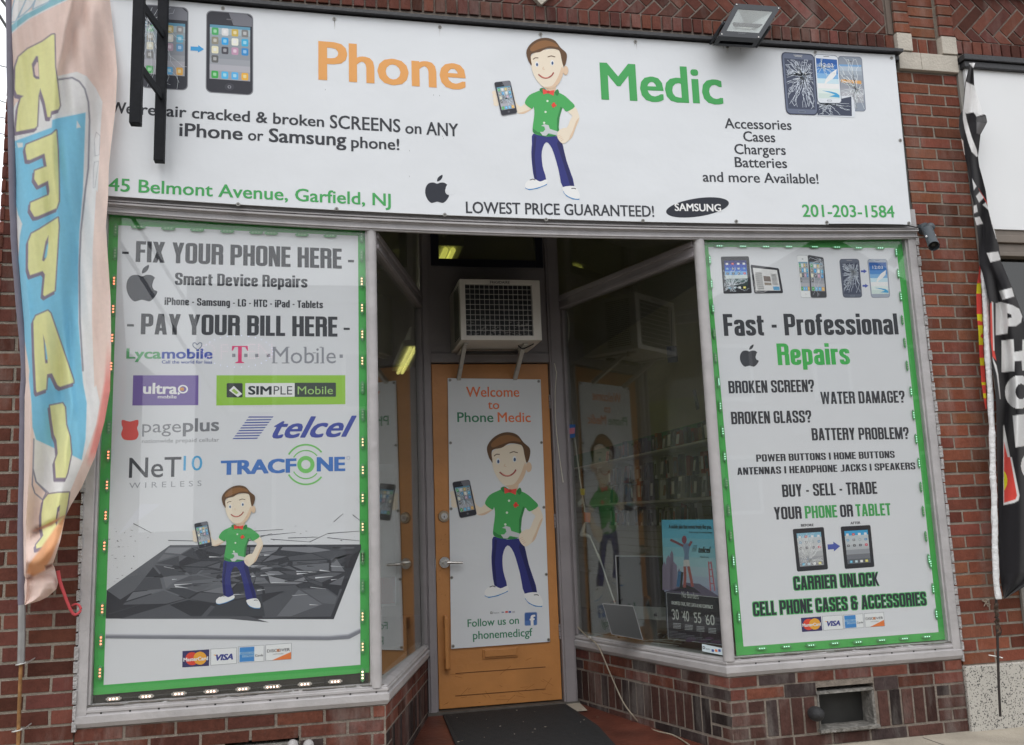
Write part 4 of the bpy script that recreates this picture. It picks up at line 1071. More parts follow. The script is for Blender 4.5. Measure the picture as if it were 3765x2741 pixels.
b.build('banner_sheet', banner)
tA = lambda s, k0, x0, y0, k1, x1, y1, h, m, **kw: text(s, kw.pop('plane', BP), T(k0, x0, y0), T(k1, x1, y1), h * .4421, m, kw.pop('parent', banner), **kw)
tA('Phone', 'A2', 612, 660, 'A2', 1840, 744, 312, ORG, bold=.034)
tA('Medic', 'A3', 930, 826, 'A3', 1945, 866, 298, GRN, bold=.034)
tA('We', 'A1', 915, 942, 'A1', 1104, 950, 92, BLK, bold=.028)
tA('repair cracked & broken', 'A1', 1170, 955, 'A2', 660, 1058, 92, BLK, bold=.028)
tA('SCREENS', 'A2', 708, 1066, 'A2', 1295, 1102, 108, BLK, bold=.02)
tA('on', 'A2', 1335, 1112, 'A2', 1470, 1116, 92, BLK, bold=.024)
tA('ANY', 'A2', 1510, 1122, 'A2', 1777, 1138, 106, BLK, bold=.02)
tA('iPhone', 'A1', 1490, 1132, 'A1', 2018, 1166, 108, BLK, bold=.032)
tA('or', 'A1', 2062, 1168, 'A2', 155, 1174, 88, BLK, bold=.024)
tA('Samsung', 'A2', 200, 1180, 'A2', 845, 1216, 110, BLK, bold=.032)
tA('phone!', 'A2', 885, 1228, 'A2', 1286, 1250, 92, BLK, bold=.026)
tA('45 Belmont Avenue, Garfield, NJ', 'A1', 900, 1588, 'B2', 1215, 132, 106, GRN, bold=.024)
tA('LOWEST PRICE GUARANTEED!', 'B2', 1840, 190, 'B3', 1370, 222, 94, BLK, bold=.02)
tA('201-203-1584', 'B4', 422, 220, 'B4', 1188, 227, 98, GRN, bold=.024)
for s_, a, c in (('Accessories', (1957, 1068), (330, 1083)), ('Cases', (2112, 1176), (195, 1185)), ('Chargers', (2038, 1282), (282, 1290)), ('Batteries', (2042, 1391), (293, 1400)), ('and more Available!', (1775, 1512), (555, 1530))):
    tA(s_, 'A3', *a, 'A4', *c, 82, BLK, bold=.02)
p = Pic(BP); applelogo(p, T('B2', 1600, -8 + 18), 208 * .4421 * .88, INKB, VINYL); p.build('fruit_logo', banner)
p = Pic(BP); p.ell(T('B3', 1729, 144), 264 * .4421, 76 * .4421, INKB, -8.5, 40); p.build('oval_logo', banner)
tA('SAMSUNG', 'B3', 1540, 172, 'B3', 1926, 178, 60, ink(235, 238, 240), bold=.035, lay=3.2)
p = Pic(BP); q = quad(T('A1', 1190, 36), T('A1', 1568, 66), T('A1', 1562, 756), T('A1', 1172, 732)); handset(p, q, body=(52, 54, 62), dull=.35, screen=(.06, .2, .93, .83)); crack(p, q, (.13, .22), (.01, .01, .98, .99), 34, .12, ink(205, 212, 218), 1.8, 1.1, asp=1.6); shards(p, q, (.13, .22), 60, .06, (.02, .02, .98, .98), LTC); p.build('cracked_phone_picture', banner)
p = Pic(BP); q = quad(T('A1', 1716, 86), T('A1', 2106, 118), T('A1', 2106, 797), T('A1', 1710, 770)); handset(p, q, screen=(.08, .17, .935, .83)); p.build('phone_picture', banner)
p = Pic(BP); arrow(p, T('A1', 1585, 405), T('A1', 1697, 412), 15, 28, 22, ink(60, 150, 205)); p.build('arrow_mark', banner)
p = Pic(BP); technician(p, lambda x, y: T('A3', x, y)); p.build('technician_picture', banner)
p = Pic(BP)
q = quad(T('A4', 712, 468), T('A4', 912, 475), T('A4', 948, 930), T('A4', 735, 925)); handset(p, q, body=(130, 138, 150), edge=(100, 106, 120), top=(110, 150, 190), ico=False, home=False, shine=False, screen=(.03, .15, .95, .84))
p.poly([q(.08, .42), q(.9, .44), q(.9, .5), q(.08, .48)], ink(200, 150, 90)); crack(p, q, (.68, .6), (.02, .02, .97, .97), 40, .4, ink(208, 215, 222), 2., 1.1); shards(p, q, (.68, .6), 60, .08, (.02, .02, .97, .97), LTC); p.build('cracked_phone_picture', banner)
p = Pic(BP, 3); q = quad(T('A4', 800, 790), T('A4', 858, 972), T('A4', 520, 965), T('A4', 545, 800))
p.poly(TT('A4', (520, 862), (560, 815), (830, 797), (850, 850), (858, 965), (845, 980), (540, 965)), ink(200, 205, 212)); p.poly(TT('A4', (535, 870), (825, 805), (830, 968), (545, 960)), ink(58, 64, 82)); qq = quad(*TT('A4', (545, 850), (815, 810), (830, 968), (545, 960))); crack(p, qq, (.32, .25), (.02, .02, .98, .98), 40, .3, ink(200, 208, 218), 1.8, 1.1, asp=1.); p.build('cracked_phone_picture', banner)
p = Pic(BP, 6); q = quad(T('A4', 240, 434), T('A4', 516, 455), T('A4', 548, 962), T('A4', 282, 952)); broken(p, q, (.62, .37), 84, (96, 104, 124), (42, 48, 70)); p.build('cracked_phone_picture', banner)
p = Pic(BP, 9); q = quad(T('A4', 514, 452), T('A4', 712, 468), T('A4', 744, 865), T('A4', 542, 862)); galaxy(p, q); crack(p, q, (.3, .24), (.07, .09, .93, .6), 16, .2, ink(205, 222, 232), 1.4, .3); p.build('phone_picture', banner)
tA('12:03', 'A4', 572, 560, 'A4', 672, 566, 30, ink(235, 238, 240), lay=14)
tA('SAMSUNG', 'A4', 352, 478, 'A4', 412, 482, 12, ink(200, 205, 210), bold=.02, lay=11)
screws(banner, TT('A1', (1854, 72)) + TT('A2', (744, 160), (1622, 228)) + TT('A3', (423, 288), (1212, 350), (1977, 392)) + TT('A4', (525, 437), (1160, 484), (1232, 1169)) + TT('B1', (1980, 118)) + TT('B2', (763, 157), (1663, 205)) + TT('B3', (470, 245), (1275, 255), (2051, 260)) + TT('B4', (621, 268), (1303, 275)), BY)
b = MB(); RUN = mat('rain_dirt', (.52, .51, .49), .7)
for p_ in TT('A2', (744, 175), (1622, 245)) + TT('A3', (423, 302), (1212, 365), (1977, 410), (1945, 380), (2095, 400)) + TT('A4', (525, 455),):
    for _ in range(3):
        c = U((p_[0] + random.uniform(-4, 4), p_[1]), BY - .0004); L_ = random.uniform(.012, .05); w_ = random.uniform(.0006, .0016)
        b.face([(c[0] - w_, c[1], c[2]), (c[0] + w_, c[1], c[2]), (c[0] + w_ * .3, c[1], c[2] - L_), (c[0] - w_ * .3, c[1], c[2] - L_)], RUN)
for k, x, y in (('A2', 1570, 787), ('A2', 1620, 792), ('A2', 1643, 1130), ('A2', 1652, 1148), ('A2', 1370, 1250), ('A2', 1369, 1464), ('A2', 670, 742)):
    c = U(T(k, x, y), BY - .0004); b.face([(c[0] - .0008, c[1], c[2]), (c[0] + .0008, c[1], c[2]), (c[0] + .0006, c[1], c[2] - .007), (c[0] - .0006, c[1], c[2] - .007)], mat('nick', (.1, .1, .1), .8))
struct(b.build('rain_marks', banner), 'stuff')
# ------------------------------------------------------------------ window posters
PY = .034
PP = fplane(PY)
SHEET = mat('poster_sheet', (.70, .715, .745), .5, spec=.3)
GBORD = ink(66, 160, 76); GB2 = ink(70, 155, 72)
def poster(name, label, outer, inner, group=None):
    c = np.mean([U(p, PY) for p in outer], 0)
    o = thing(name, label, 'poster', (c[0], PY, .5))
    b = MB(); A = [U(p, PY) for p in outer]; b.prism(A, (0, .003, 0), GBORD); b.build('poster_border', o)
    p = Pic(PP); p.poly(inner, SHEET, 1); p.build('poster_sheet', o)
    return o
PL = poster('window_poster', 'large green bordered poster listing phone carriers above a picture of a shattered tablet', [(384, 780), (1352, 838), (1358.5, 2473), (343, 2557)], [(435.5, 829.5), (1316.5, 868), (1325.3, 2445), (381, 2519.4)])
PR_ = poster('window_poster', 'green bordered window poster asking about broken screens and batteries, beside the brick pier', [(2577, 872), (3330, 880), (3480, 2352), (2708.5, 2412)], [(2603.7, 908.7), (3295.5, 913), (3451, 2325), (2733.7, 2378)])
def tl(s, k0, x0, y0, k1, x1, y1, h, m=BLK, **kw): tA(s, k0, x0, y0, k1, x1, y1, h, m, plane=PP, parent=PL, **kw)

def hv(s_, k0, x0, y0, k1, x1, y1, h, m=BLK, parent=None, outline=None):
    if outline: heavy(s_, PP, T(k0, x0, y0), T(k1, x1, y1), h * .4421, outline, parent, lay=1.6, grow=.055, name='lettering_outline')
    heavy(s_, PP, T(k0, x0, y0), T(k1, x1, y1), h * .4421, m, parent, lay=2.4 if outline else 2.)
hv('FIX YOUR PHONE HERE', 'B1', 1128, 597, 'B2', 807, 654, 174, parent=PL)
hv('PAY YOUR BILL HERE', 'B1', 1170, 1199, 'B2', 771, 1219, 173, parent=PL)
for k, x0, x1, y0, y1 in (('B1', 1015, 1072, 511, 531), ('B2', 858, 908, 580, 600), ('B1', 1057, 1114, 1114, 1134), ('B2', 822, 873, 1144, 1163)):
    p = Pic(PP, 2); p.poly(TT(k, (x0, y0), (x1, y0 + 1), (x1, y1 + 1), (x0, y1)), BLK, 2); p.build('dash_mark', PL)
hv('Smart Device Repairs', 'B1', 1455, 788, 'B2', 522, 812, 102, parent=PL)
hv('iPhone - Samsung - LG - HTC - iPad - Tablets', 'B1', 1368, 955, 'B2', 651, 983, 63, parent=PL)
p = Pic(PP, 2); applelogo(p, T('B1', 1181, 800), 250 * .4421 * .95, ink(56, 58, 66), SHEET); p.build('fruit_logo', PL)
tl('Lyca', 'B1', 1050, 1400, 'B1', 1340, 1400, 82, ink(92, 160, 110), bold=.05); tl('mobile', 'B1', 1345, 1400, 'B1', 1768, 1400, 80, ink(58, 78, 160), bold=.05)
tl('Call the world for less', 'B1', 1345, 1442, 'B1', 1765, 1443, 26, ink(66, 84, 150), bold=.03)
p = Pic(PP, 2); p.line(smooth_line(TT('B1', (1640, 1325), (1608, 1300), (1606, 1275), (1625, 1270), (1640, 1285), (1658, 1270), (1678, 1275), (1674, 1300), (1650, 1325))), 3.2, ink(100, 110, 135)); p.build('heart_logo', PL)
p = Pic(PP, 2); mg = ink(205, 62, 112)
p.poly(TT('B1', (1930, 1296), (2060, 1296), (2064, 1335), (2056, 1335), (2040, 1306), (2012, 1304), (2010, 1425), (2030, 1432), (2030, 1439), (1958, 1439), (1958, 1432), (1980, 1425), (1980, 1304), (1952, 1306), (1936, 1335), (1928, 1335)), mg)
gy = ink(132, 134, 142)
for k, x, y in (('B1', 1930, 1360), ('B1', 2031, 1360), ('B1', 2122, 1361), ('B2', 182, 1361), ('B2', 788, 1367)): p.poly(TT(k, (x, y), (x + 28, y), (x + 28, y + 28), (x, y + 28)), gy)
p.build('carrier_logo', PL)
tl('Mobile', 'B2', 232, 1440, 'B2', 758, 1440, 134, gy, bold=-.01)
p = Pic(PP, 2)
for x0, x1, y0 in ((226, 272, 1434), (308, 372, 1434), (232, 262, 1303), (345, 372, 1303), (488, 512, 1303), (578, 612, 1434), (565, 590, 1350), (628, 662, 1434), (622, 645, 1303)): p.poly(TT('B2', (x0, y0), (x1, y0), (x1, y0 + 7), (x0, y0 + 7)), gy, 2.5)
p.build('lettering_serifs', PL)
p = Pic(PP, 2); p.poly(TT('C1', (1108, 70), (1651, 70), (1649, 318), (1101, 321)), ink(104, 84, 148)); p.ring(T('C1', 1522, 185), 28 * .4421, 42 * .4421, ink(225, 222, 230), sy=.85); p.poly(TT('C1', (1480, 205), (1500, 222), (1478, 236)), ink(225, 222, 230)); p.poly(TT('C1', (1498, 172), (1530, 172), (1530, 197), (1498, 197)), ink(200, 140, 60)); p.build('carrier_logo', PL)
tl('ultra', 'C1', 1190, 222, 'C1', 1474, 224, 88, ink(226, 222, 232), bold=.05, lay=3.4); tl('mobile', 'C1', 1312, 262, 'C1', 1469, 262, 28, ink(220, 216, 228), bold=.03, lay=3.4)
p = Pic(PP, 2); p.poly(TT('C1', (1801, 70)) + TT('C2', (836, 69), (837, 310)) + TT('C1', (1799, 321)), ink(138, 184, 66))
p.poly(rrect(quad(*TT('C1', (1885, 135), (2018, 135), (2018, 254), (1885, 254))), 0, 0, 1, 1, .08), ink(56, 62, 62)); p.poly(TT('C1', (1945, 158), (2014, 225), (1978, 250), (1905, 195)), ink(226, 228, 226)); p.poly(TT('C1', (1945, 180), (1985, 215), (1965, 228), (1925, 198)), ink(150, 185, 90))
p.poly(rrect(quad(T('C1', 2040, 135), T('C2', 415, 134), T('C2', 415, 248), T('C1', 2040, 252)), 0, 0, 1, 1, .02, .06), ink(216, 220, 218)); p.poly(rrect(quad(*TT('C2', (415, 132), (758, 131), (758, 248), (415, 250))), 0, 0, 1, 1, .02, .06), ink(56, 66, 62)); p.build('carrier_logo', PL)
tl('SIM', 'C1', 2064, 229, 'C2', 223, 230, 68, ink(50, 56, 60), bold=.06, lay=3.6); tl('PLE', 'C2', 240, 230, 'C2', 395, 230, 70, ink(70, 74, 78), bold=-.01, lay=3.6); tl('Mobile', 'C2', 440, 228, 'C2', 733, 226, 66, ink(150, 190, 110), bold=-.01, lay=3.6)
p = Pic(PP, 2); p.poly(smooth_poly(TT('C1', (1018, 440), (1080, 455), (1146, 440), (1150, 480), (1140, 510), (1153, 560), (1125, 605), (1035, 605), (1008, 560), (1022, 510), (1012, 480)), 3), ink(206, 78, 74)); p.build('carrier_badge', PL)
tl('page', 'C1', 1182, 545, 'C1', 1505, 543, 103, ink(122, 124, 130), bold=.0); tl('plus', 'C1', 1520, 540, 'C1', 1822, 530, 108, ink(112, 114, 120), bold=.04)
tl('nationwide prepaid cellular', 'C1', 1180, 634, 'C1', 1822, 621, 33, ink(126, 128, 134))
p = Pic(PP, 2); tb = ink(62, 74, 150)
for i in range(9):
    y = 412 + i * 22; a0 = T('C1', 2070 - i * 16, y + (3 if i else 0)); a1 = T('C2', 240 - i * 16, y); p.poly([a0, a1, (a1[0] - 4, a1[1] + 4.2), (a0[0] - 4, a0[1] + 4.2)], tb, 2.2)
p.build('carrier_logo', PL)
tl('telcel', 'C2', 192, 592, 'C2', 842, 578, 172, tb, bold=.04, slant=.52)
tl('NeT', 'C1', 1072, 922, 'C1', 1506, 912, 165, ink(52, 55, 62), bold=.01); tl('10', 'C1', 1525, 862, 'C1', 1682, 860, 122, ink(66, 150, 196)); tA('WIRELESS', 'C1', 1074, 1010, 'C1', 1676, 990, 46, ink(140, 144, 150), plane=PP, parent=PL, spacing=1.7)
tl('TRACF', 'C1', 1835, 896, 'C2', 430, 874, 112, ink(62, 108, 176), bold=.08); tl('NE', 'C2', 598, 866, 'C2', 836, 862, 112, ink(62, 108, 176), bold=.08)
p = Pic(PP, 2); c = T('C2', 508, 812); g = ink(112, 184, 98)
p.ring(c, 38 * .4421, 72 * .4421, g)
for r0, r1 in ((112, 122), (158, 172)):
    p.ring(c, r0 * .4421, r1 * .4421, g, 38, 150); p.ring(c, r0 * .4421, r1 * .4421, g, 210, 322)
p.ring(T('C2', 861, 757), 12 * .4421, 14.5 * .4421, ink(90, 110, 150), n=14); p.build('carrier_logo', PL)
# shattered tablet picture
p = Pic(PP, 1.2); DK = [ink(78, 80, 86), ink(92, 94, 100), ink(64, 66, 72), ink(112, 114, 120), ink(46, 47, 52), ink(136, 138, 144), ink(98, 100, 106)]
p.poly(TT('C1', (985, 1640 - 240)) + TT('C1', (1340, 1140), (1175, 1140), (985, 1390)), ink(206, 208, 214))
p.poly([T('C1', 1415, 1482), T('C2', 966, 1476), T('D2', 968, 18), T('D2', 740, 603), T('D1', 880, 598), T('D1', 888, 362)], ink(50, 51, 57))
for P_ in ([T('D1', 888, 362), T('C1', 1415, 1482), T('C1', 1700, 1484), T('D1', 1000, 440)], [T('D1', 1000, 600), T('D1', 1560, 430), T('D1', 2240, 630), T('D1', 1900, 600)], [T('D2', 120, 480), T('D2', 385, 340), T('D2', 810, 352), T('D2', 715, 580), T('D2', 150, 590)], [T('C2', 500, 1480), T('C2', 960, 1478), T('D2', 965, 20), T('D2', 800, 140), T('D2', 620, 60)], [T('D1', 1150, 300), T('D1', 1700, 180), T('D1', 1880, 330), T('D1', 1320, 440)]): p.poly(P_, random.choice(DK))
ql = quad(T('C1', 1380, 1490), T('C2', 950, 1484), T('D2', 745, 590), T('D1', 900, 590))
_c = (.52, .34); _na = 19; _an = [2 * math.pi * (i + random.uniform(-.3, .3)) / _na for i in range(_na)]; _rd = [.03, .07, .12, .19, .28, .40, .62]
_pt = [[(_c[0] + r * random.uniform(.75, 1.25) * math.cos(a) * 1.25, _c[1] + r * random.uniform(.75, 1.25) * math.sin(a) * 1.05) for r in _rd] for a in _an]
for i in range(_na):
    for j in range(len(_rd) - 1):
        P_ = [_pt[i][j], _pt[i][j + 1], _pt[(i + 1) % _na][j + 1], _pt[(i + 1) % _na][j]]
        if random.random() < .25: P_ = P_[:3]
        m_ = (sum(p_[0] for p_ in P_) / len(P_), sum(p_[1] for p_ in P_) / len(P_)); k_ = random.uniform(.84, .97)
        P_ = clip([(m_[0] + (x - m_[0]) * k_ + random.gauss(0, .004), m_[1] + (y - m_[1]) * k_ + random.gauss(0, .004)) for x, y in P_], .02, .98, .02, .98)
        if len(P_) > 2 and area(P_) > 2e-5:
            g_ = int(min(150, max(44, random.gauss(84, 24)))); p.poly([ql(*z) for z in P_], ink(g_, g_ + 2, g_ + 8), p.k); p.k += .006
for i in range(64):
    u_, v_ = random.uniform(.05, .95), min(.95, max(.03, random.gauss(.36, .2))); a = random.gauss(0, .45); L_ = random.uniform(.02, .09)
    if .03 < u_ + L_ * math.cos(a) < .97 and .03 < v_ + L_ * math.sin(a) * .6 < .97: p.line([ql(u_, v_), ql(u_ + L_ * math.cos(a), v_ + L_ * math.sin(a) * .6)], random.uniform(1.2, 5), ink(205, 208, 212) if random.random() < .5 else ink(34, 35, 40), p.k, .6)
for a, c in ((T('C2', 130, 1405), T('C2', 425, 1376)), (T('C2', 215, 1432), T('C2', 540, 1455)), (T('C2', 540, 1455), T('C2', 690, 1385)), (T('C2', 690, 1385), T('C2', 955, 1365)), (T('C2', 360, 1422), T('C2', 610, 1415)), (T('C2', 685, 1420), T('C2', 960, 1447)), (T('C2', 740, 1288), T('C2', 818, 1220)), (T('C2', 898, 1230), T('C2', 962, 1280)), (T('C1', 1400, 1443), T('C1', 1760, 1450)), (T('C1', 1110, 1302), T('C1', 1260, 1380)), (T('D1', 905, 560), T('D1', 1200, 470)), (T('C1', 2020, 1460), T('C1', 2262, 1385)), (T('C2', 0, 1370), T('C2', 320, 1350))): p.line([a, c], 2.6, ink(66, 68, 74), w1=1.2)
for _ in range(70):
    c = T('D1', random.uniform(890, 1250), random.uniform(-160, 330)) if random.random() < .5 else T('C2', random.uniform(80, 960), random.uniform(1320, 1465)); s_ = random.uniform(1.5, 7)
    if c[0] < 600 and c[1] > 2011 + .4421 * (362 - (c[0] / .4421 - 888) * .72): continue
    p.poly([(c[0] + random.uniform(-1, 1) * s_ * 1.6, c[1] + random.uniform(-1, 1) * s_ * .7) for _ in range(3)], ink(70, 72, 78), p.k)
sv = [ink(196, 198, 204), ink(150, 152, 160), ink(118, 120, 128)]
for (a, b_), m_ in zip(((718, 729), (729, 740), (740, 762)), sv):
    p.poly([T('D1', 878, a), T('D2', 0, a + 8), T('D2', 700, a + 12), T('D2', 860, a - 2), T('D2', 962, a - 50), T('D2', 962, b_ - 44), T('D2', 870, b_ + 4), T('D2', 700, b_ + 16), T('D2', 0, b_ + 10), T('D1', 878, b_)], m_)
p.build('shattered_tablet_picture', PL)
p = Pic(PP, 6); technician(p, M3([(877.6, 1785.5), (794.9, 2210), (957.2, 2229.8)]), .8); p.build('technician_picture', PL)
def cards(parent, plane, Q, k):
    TLs = Q
    for i, (TL, TR, BR, BL) in enumerate(Q):
        q = quad(TL, TR, BR, BL); p = Pic(plane, k)
        h = abs(BL[1] - TL[1])
        p.poly([q(0, 0), q(1, 0), q(1, 1), q(0, 1)], ink(120, 124, 132) if i else ink(52, 48, 92))
        if i: p.poly([q(.015, .02), q(.985, .02), q(.985, .98), q(.015, .98)], ink(214, 216, 222))
        if i == 0:
            for u_, m_ in ((.36, ink(206, 66, 48)), (.66, ink(226, 156, 52))): p.ell(q(u_, .5), h * .40, h * .40, m_)
        elif i == 1: p.poly([q(.1, .36), q(.2, .36), q(.25, .5)], ink(220, 160, 60))
        elif i == 2: p.poly([q(.05, .06), q(.62, .06), q(.62, .95), q(.05, .95)], ink(62, 128, 190)); p.poly([q(.06, .36), q(.62, .36), q(.62, .5), q(.06, .5)], ink(150, 190, 220)); p.poly([q(.16, .54), q(.62, .54), q(.62, .68), q(.16, .68)], ink(150, 190, 220))
        else: p.poly([q(.25, .98), q(.98, .55), q(.98, .98)], ink(214, 116, 56)); p.ell(q(.49, .4), h * .1, h * .1, ink(220, 150, 110))
        p.build('card_logo', parent)
        tt = [('MasterCard', .04, .96, .64, .22, ink(235, 235, 235), .05, 0), ('VISA', .14, .86, .72, .34, ink(56, 62, 130), .08, .3), ('AMERICAN', .08, .6, .485, .11, ink(56, 110, 170), .03, 0), ('DISCOVER', .06, .94, .48, .18, ink(60, 60, 66), .02, 0)][i]
        text(tt[0], plane, tuple(q(tt[1], tt[3])), tuple(q(tt[2], tt[3])), h * tt[4], tt[5], parent, bold=tt[6], slant=tt[7], lay=k + 1.2)
        if i == 2: text('EXPRESS', plane, tuple(q(.18, .665)), tuple(q(.61, .665)), h * .11, ink(56, 110, 170), parent, bold=.03, lay=k + 1.2); text('Cards', plane, tuple(q(.65, .68)), tuple(q(.96, .68)), h * .13, ink(60, 60, 70), parent, bold=.03, lay=k + 1.2)
        if i == 3: text('NETWORK', plane, tuple(q(.3, .66)), tuple(q(.7, .66)), h * .08, ink(110, 110, 115), parent, lay=k + 1.2)
cards(PL, PP, [TT('D1', (1518, 868), (1741, 853), (1739, 990), (1516, 1004)), TT('D1', (1752, 850), (1971, 838), (1969, 971), (1750, 987)), TT('D1', (1982, 830), (2198, 817), (2197, 953), (1980, 967)), TT('D2', (172, 816), (389, 800), (389, 935), (172, 951))], 3)
# right poster
def tr(s, k0, x0, y0, k1, x1, y1, h, m=BLK, **kw): tA(s, k0, x0, y0, k1, x1, y1, h, m, plane=PP, parent=PR_, **kw)
hv('Fast - Professional', 'B3', 1951, 1213, 'B4', 1220, 1200, 182, parent=PR_)
hv('Repairs', 'B4', 216, 1456, 'B4', 818, 1450, 180, ink(62, 165, 80), parent=PR_)
for a in (('BROKEN SCREEN?', 'C3', 1990, 221, 'C4', 521, 207, 104), ('WATER DAMAGE?', 'C4', 574, 310, 'C4', 1275, 297, 102), ('BROKEN GLASS?', 'C3', 2012, 478, 'C4', 498, 462, 104), ('BATTERY PROBLEM?', 'C4', 500, 612, 'C4', 1309, 600, 102), ('BUY - SELL - TRADE', 'C4', 254, 1083, 'C4', 1043, 1055, 104)): hv(*a, parent=PR_)
hv('POWER BUTTONS I HOME BUTTONS', 'C4', 36, 789, 'C4', 1188, 756, 60, parent=PR_); hv('ANTENNAS I HEADPHONE JACKS I SPEAKERS', 'C3', 2060, 899, 'C4', 1360, 852, 61, parent=PR_)
hv('YOUR', 'C4', 187, 1271, 'C4', 415, 1262, 105, parent=PR_); hv('PHONE', 'C4', 443, 1261, 'C4', 711, 1251, 104, GRN, parent=PR_); hv('OR', 'C4', 736, 1250, 'C4', 843, 1245, 103, parent=PR_); hv('TABLET', 'C4', 866, 1244, 'C4', 1158, 1234, 102, GRN, parent=PR_)
tr('BEFORE', 'C4', 407, 1328, 'C4', 512, 1324, 20, bold=.05); tr('AFTER', 'C4', 818, 1309, 'C4', 901, 1305, 20, bold=.05)
hv('CARRIER UNLOCK', 'D4', 350, 362, 'D4', 1058, 322, 112, INKB, outline=ink(70, 165, 90), parent=PR_); hv('CELL PHONE CASES & ACCESSORIES', 'D4', 12, 578, 'D4', 1453, 486, 116, INKB, outline=ink(70, 165, 90), parent=PR_)
p = Pic(PP, 2); q = quad(T('B3', 1922, 553), T('B3', 2156, 550), T('B3', 2181, 858), T('B3', 1945, 862)); tablet(p, q, sky=True); crack(p, q, (.3, .8), (.05, .05, .95, .95), 26, .2, ink(200, 208, 216), 1.8, .5, asp=1.2); shards(p, q, (.3, .8), 40, .08, (.03, .03, .97, .97), LTC); p.build('cracked_tablet_picture', PR_)
p = Pic(PP, 4); q = quad(T('B3', 2168, 620), T('B4', 222, 650), T('B4', 259, 857), T('B3', 2202, 860)); p.poly(rrect(q, 0, 0, 1, 1, .05, .07), ink(44, 45, 52)); p.poly([q(.07, .1), q(.92, .09), q(.92, .9), q(.07, .9)], ink(206, 206, 206))
for i in range(9): p.poly([q(.12, .26 + i * .07), q(.36, .26 + i * .07), q(.36, .285 + i * .07), q(.12, .285 + i * .07)], ink(170, 170, 172), p.k); p.poly([q(.68, .26 + i * .05), q(.88, .26 + i * .05), q(.88, .28 + i * .05), q(.68, .28 + i * .05)], ink(170, 170, 172), p.k)
p.poly([q(.4, .36), q(.64, .36), q(.64, .56), q(.4, .56)], ink(120, 110, 105)); p.poly([q(.4, .6), q(.64, .6), q(.64, .7), q(.4, .7)], ink(140, 130, 120)); p.poly([q(.68, .74), q(.9, .74), q(.9, .88), q(.68, .88)], ink(90, 150, 190)); crack(p, q, (.05, .95), (.02, .02, .97, .97), 16, .1, ink(225, 226, 228), 1.5, .5, asp=1.); p.build('cracked_tablet_picture', PR_)
p = Pic(PP, 2); q = quad(*TT('B4', (370, 540), (462, 540), (497, 896), (406, 895))); handset(p, q, body=(214, 216, 220), edge=(160, 162, 168), shine=False, top=(110, 150, 170), r=.1); p.build('phone_picture', PR_)
p = Pic(PP, 5); q = quad(*TT('B4', (460, 537), (594, 560), (622, 896), (486, 897))); handset(p, q, body=(62, 63, 68), edge=(120, 122, 126), top=(110, 150, 170), r=.1, shine=False); crack(p, q, (.85, .1), (.04, .03, .96, .97), 22, .15, ink(190, 196, 204), 1.4, .9); p.build('cracked_phone_picture', PR_)
p = Pic(PP, 2); broken(p, quad(*TT('B4', (724, 573), (889, 572), (916, 894), (756, 895))), (.68, .36), 64, (86, 92, 106), (60, 66, 84), 1.8); p.build('cracked_phone_picture', PR_)
p = Pic(PP, 2); galaxy(p, quad(*TT('B4', (957, 574), (1123, 574), (1148, 893), (990, 896))), (150, 158, 172)); p.build('phone_picture', PR_)
tr('12:03', 'B4', 1002, 655, 'B4', 1088, 655, 25, ink(230, 234, 238), lay=5.)
p = Pic(PP, 2); arrow(p, T('B4', 905, 675), T('B4', 955, 675), 7, 16, 12, ink(70, 84, 160)); arrow(p, T('B4', 918, 796), T('B4', 967, 796), 7, 16, 12, ink(70, 84, 160)); p.build('arrow_mark', PR_)
p = Pic(PP, 2); applelogo(p, T('B3', 2160, 1392), 152 * .4421 * .95, ink(58, 60, 66), SHEET); p.build('fruit_logo', PR_)
p = Pic(PP, 2); q = quad(T('C4', 337, 1348), T('C4', 596, 1331), T('D4', 632, 188), T('D4', 374, 208)); tablet(p, q, cracked=True); crack(p, q, (.42, .75), (.11, .11, .89, .89), 34, .2, ink(215, 220, 226), 1.5, .7, asp=1.2); shards(p, q, (.42, .75), 40, .06, (.1, .1, .9, .9), LTC); p.build('cracked_tablet_picture', PR_)
p = Pic(PP, 2); q = quad(T('C4', 735, 1328), T('C4', 984, 1314), T('D4', 1018, 168), T('D4', 771, 186)); tablet(p, q); p.build('tablet_picture', PR_)
p = Pic(PP, 2); arrow(p, T('C4', 628, 1498), T('C4', 732, 1490), 19, 36, 24, ink(74, 88, 158)); p.build('arrow_mark', PR_)
cards(PR_, PP, [TT('D4', (405, 592), (572, 580), (584, 697), (415, 709)), TT('D4', (582, 578), (749, 567), (760, 685), (593, 696)), TT('D4', (756, 567), (921, 556), (932, 672), (766, 684)), TT('D4', (930, 555), (1094, 544), (1105, 660), (941, 671))], 3)
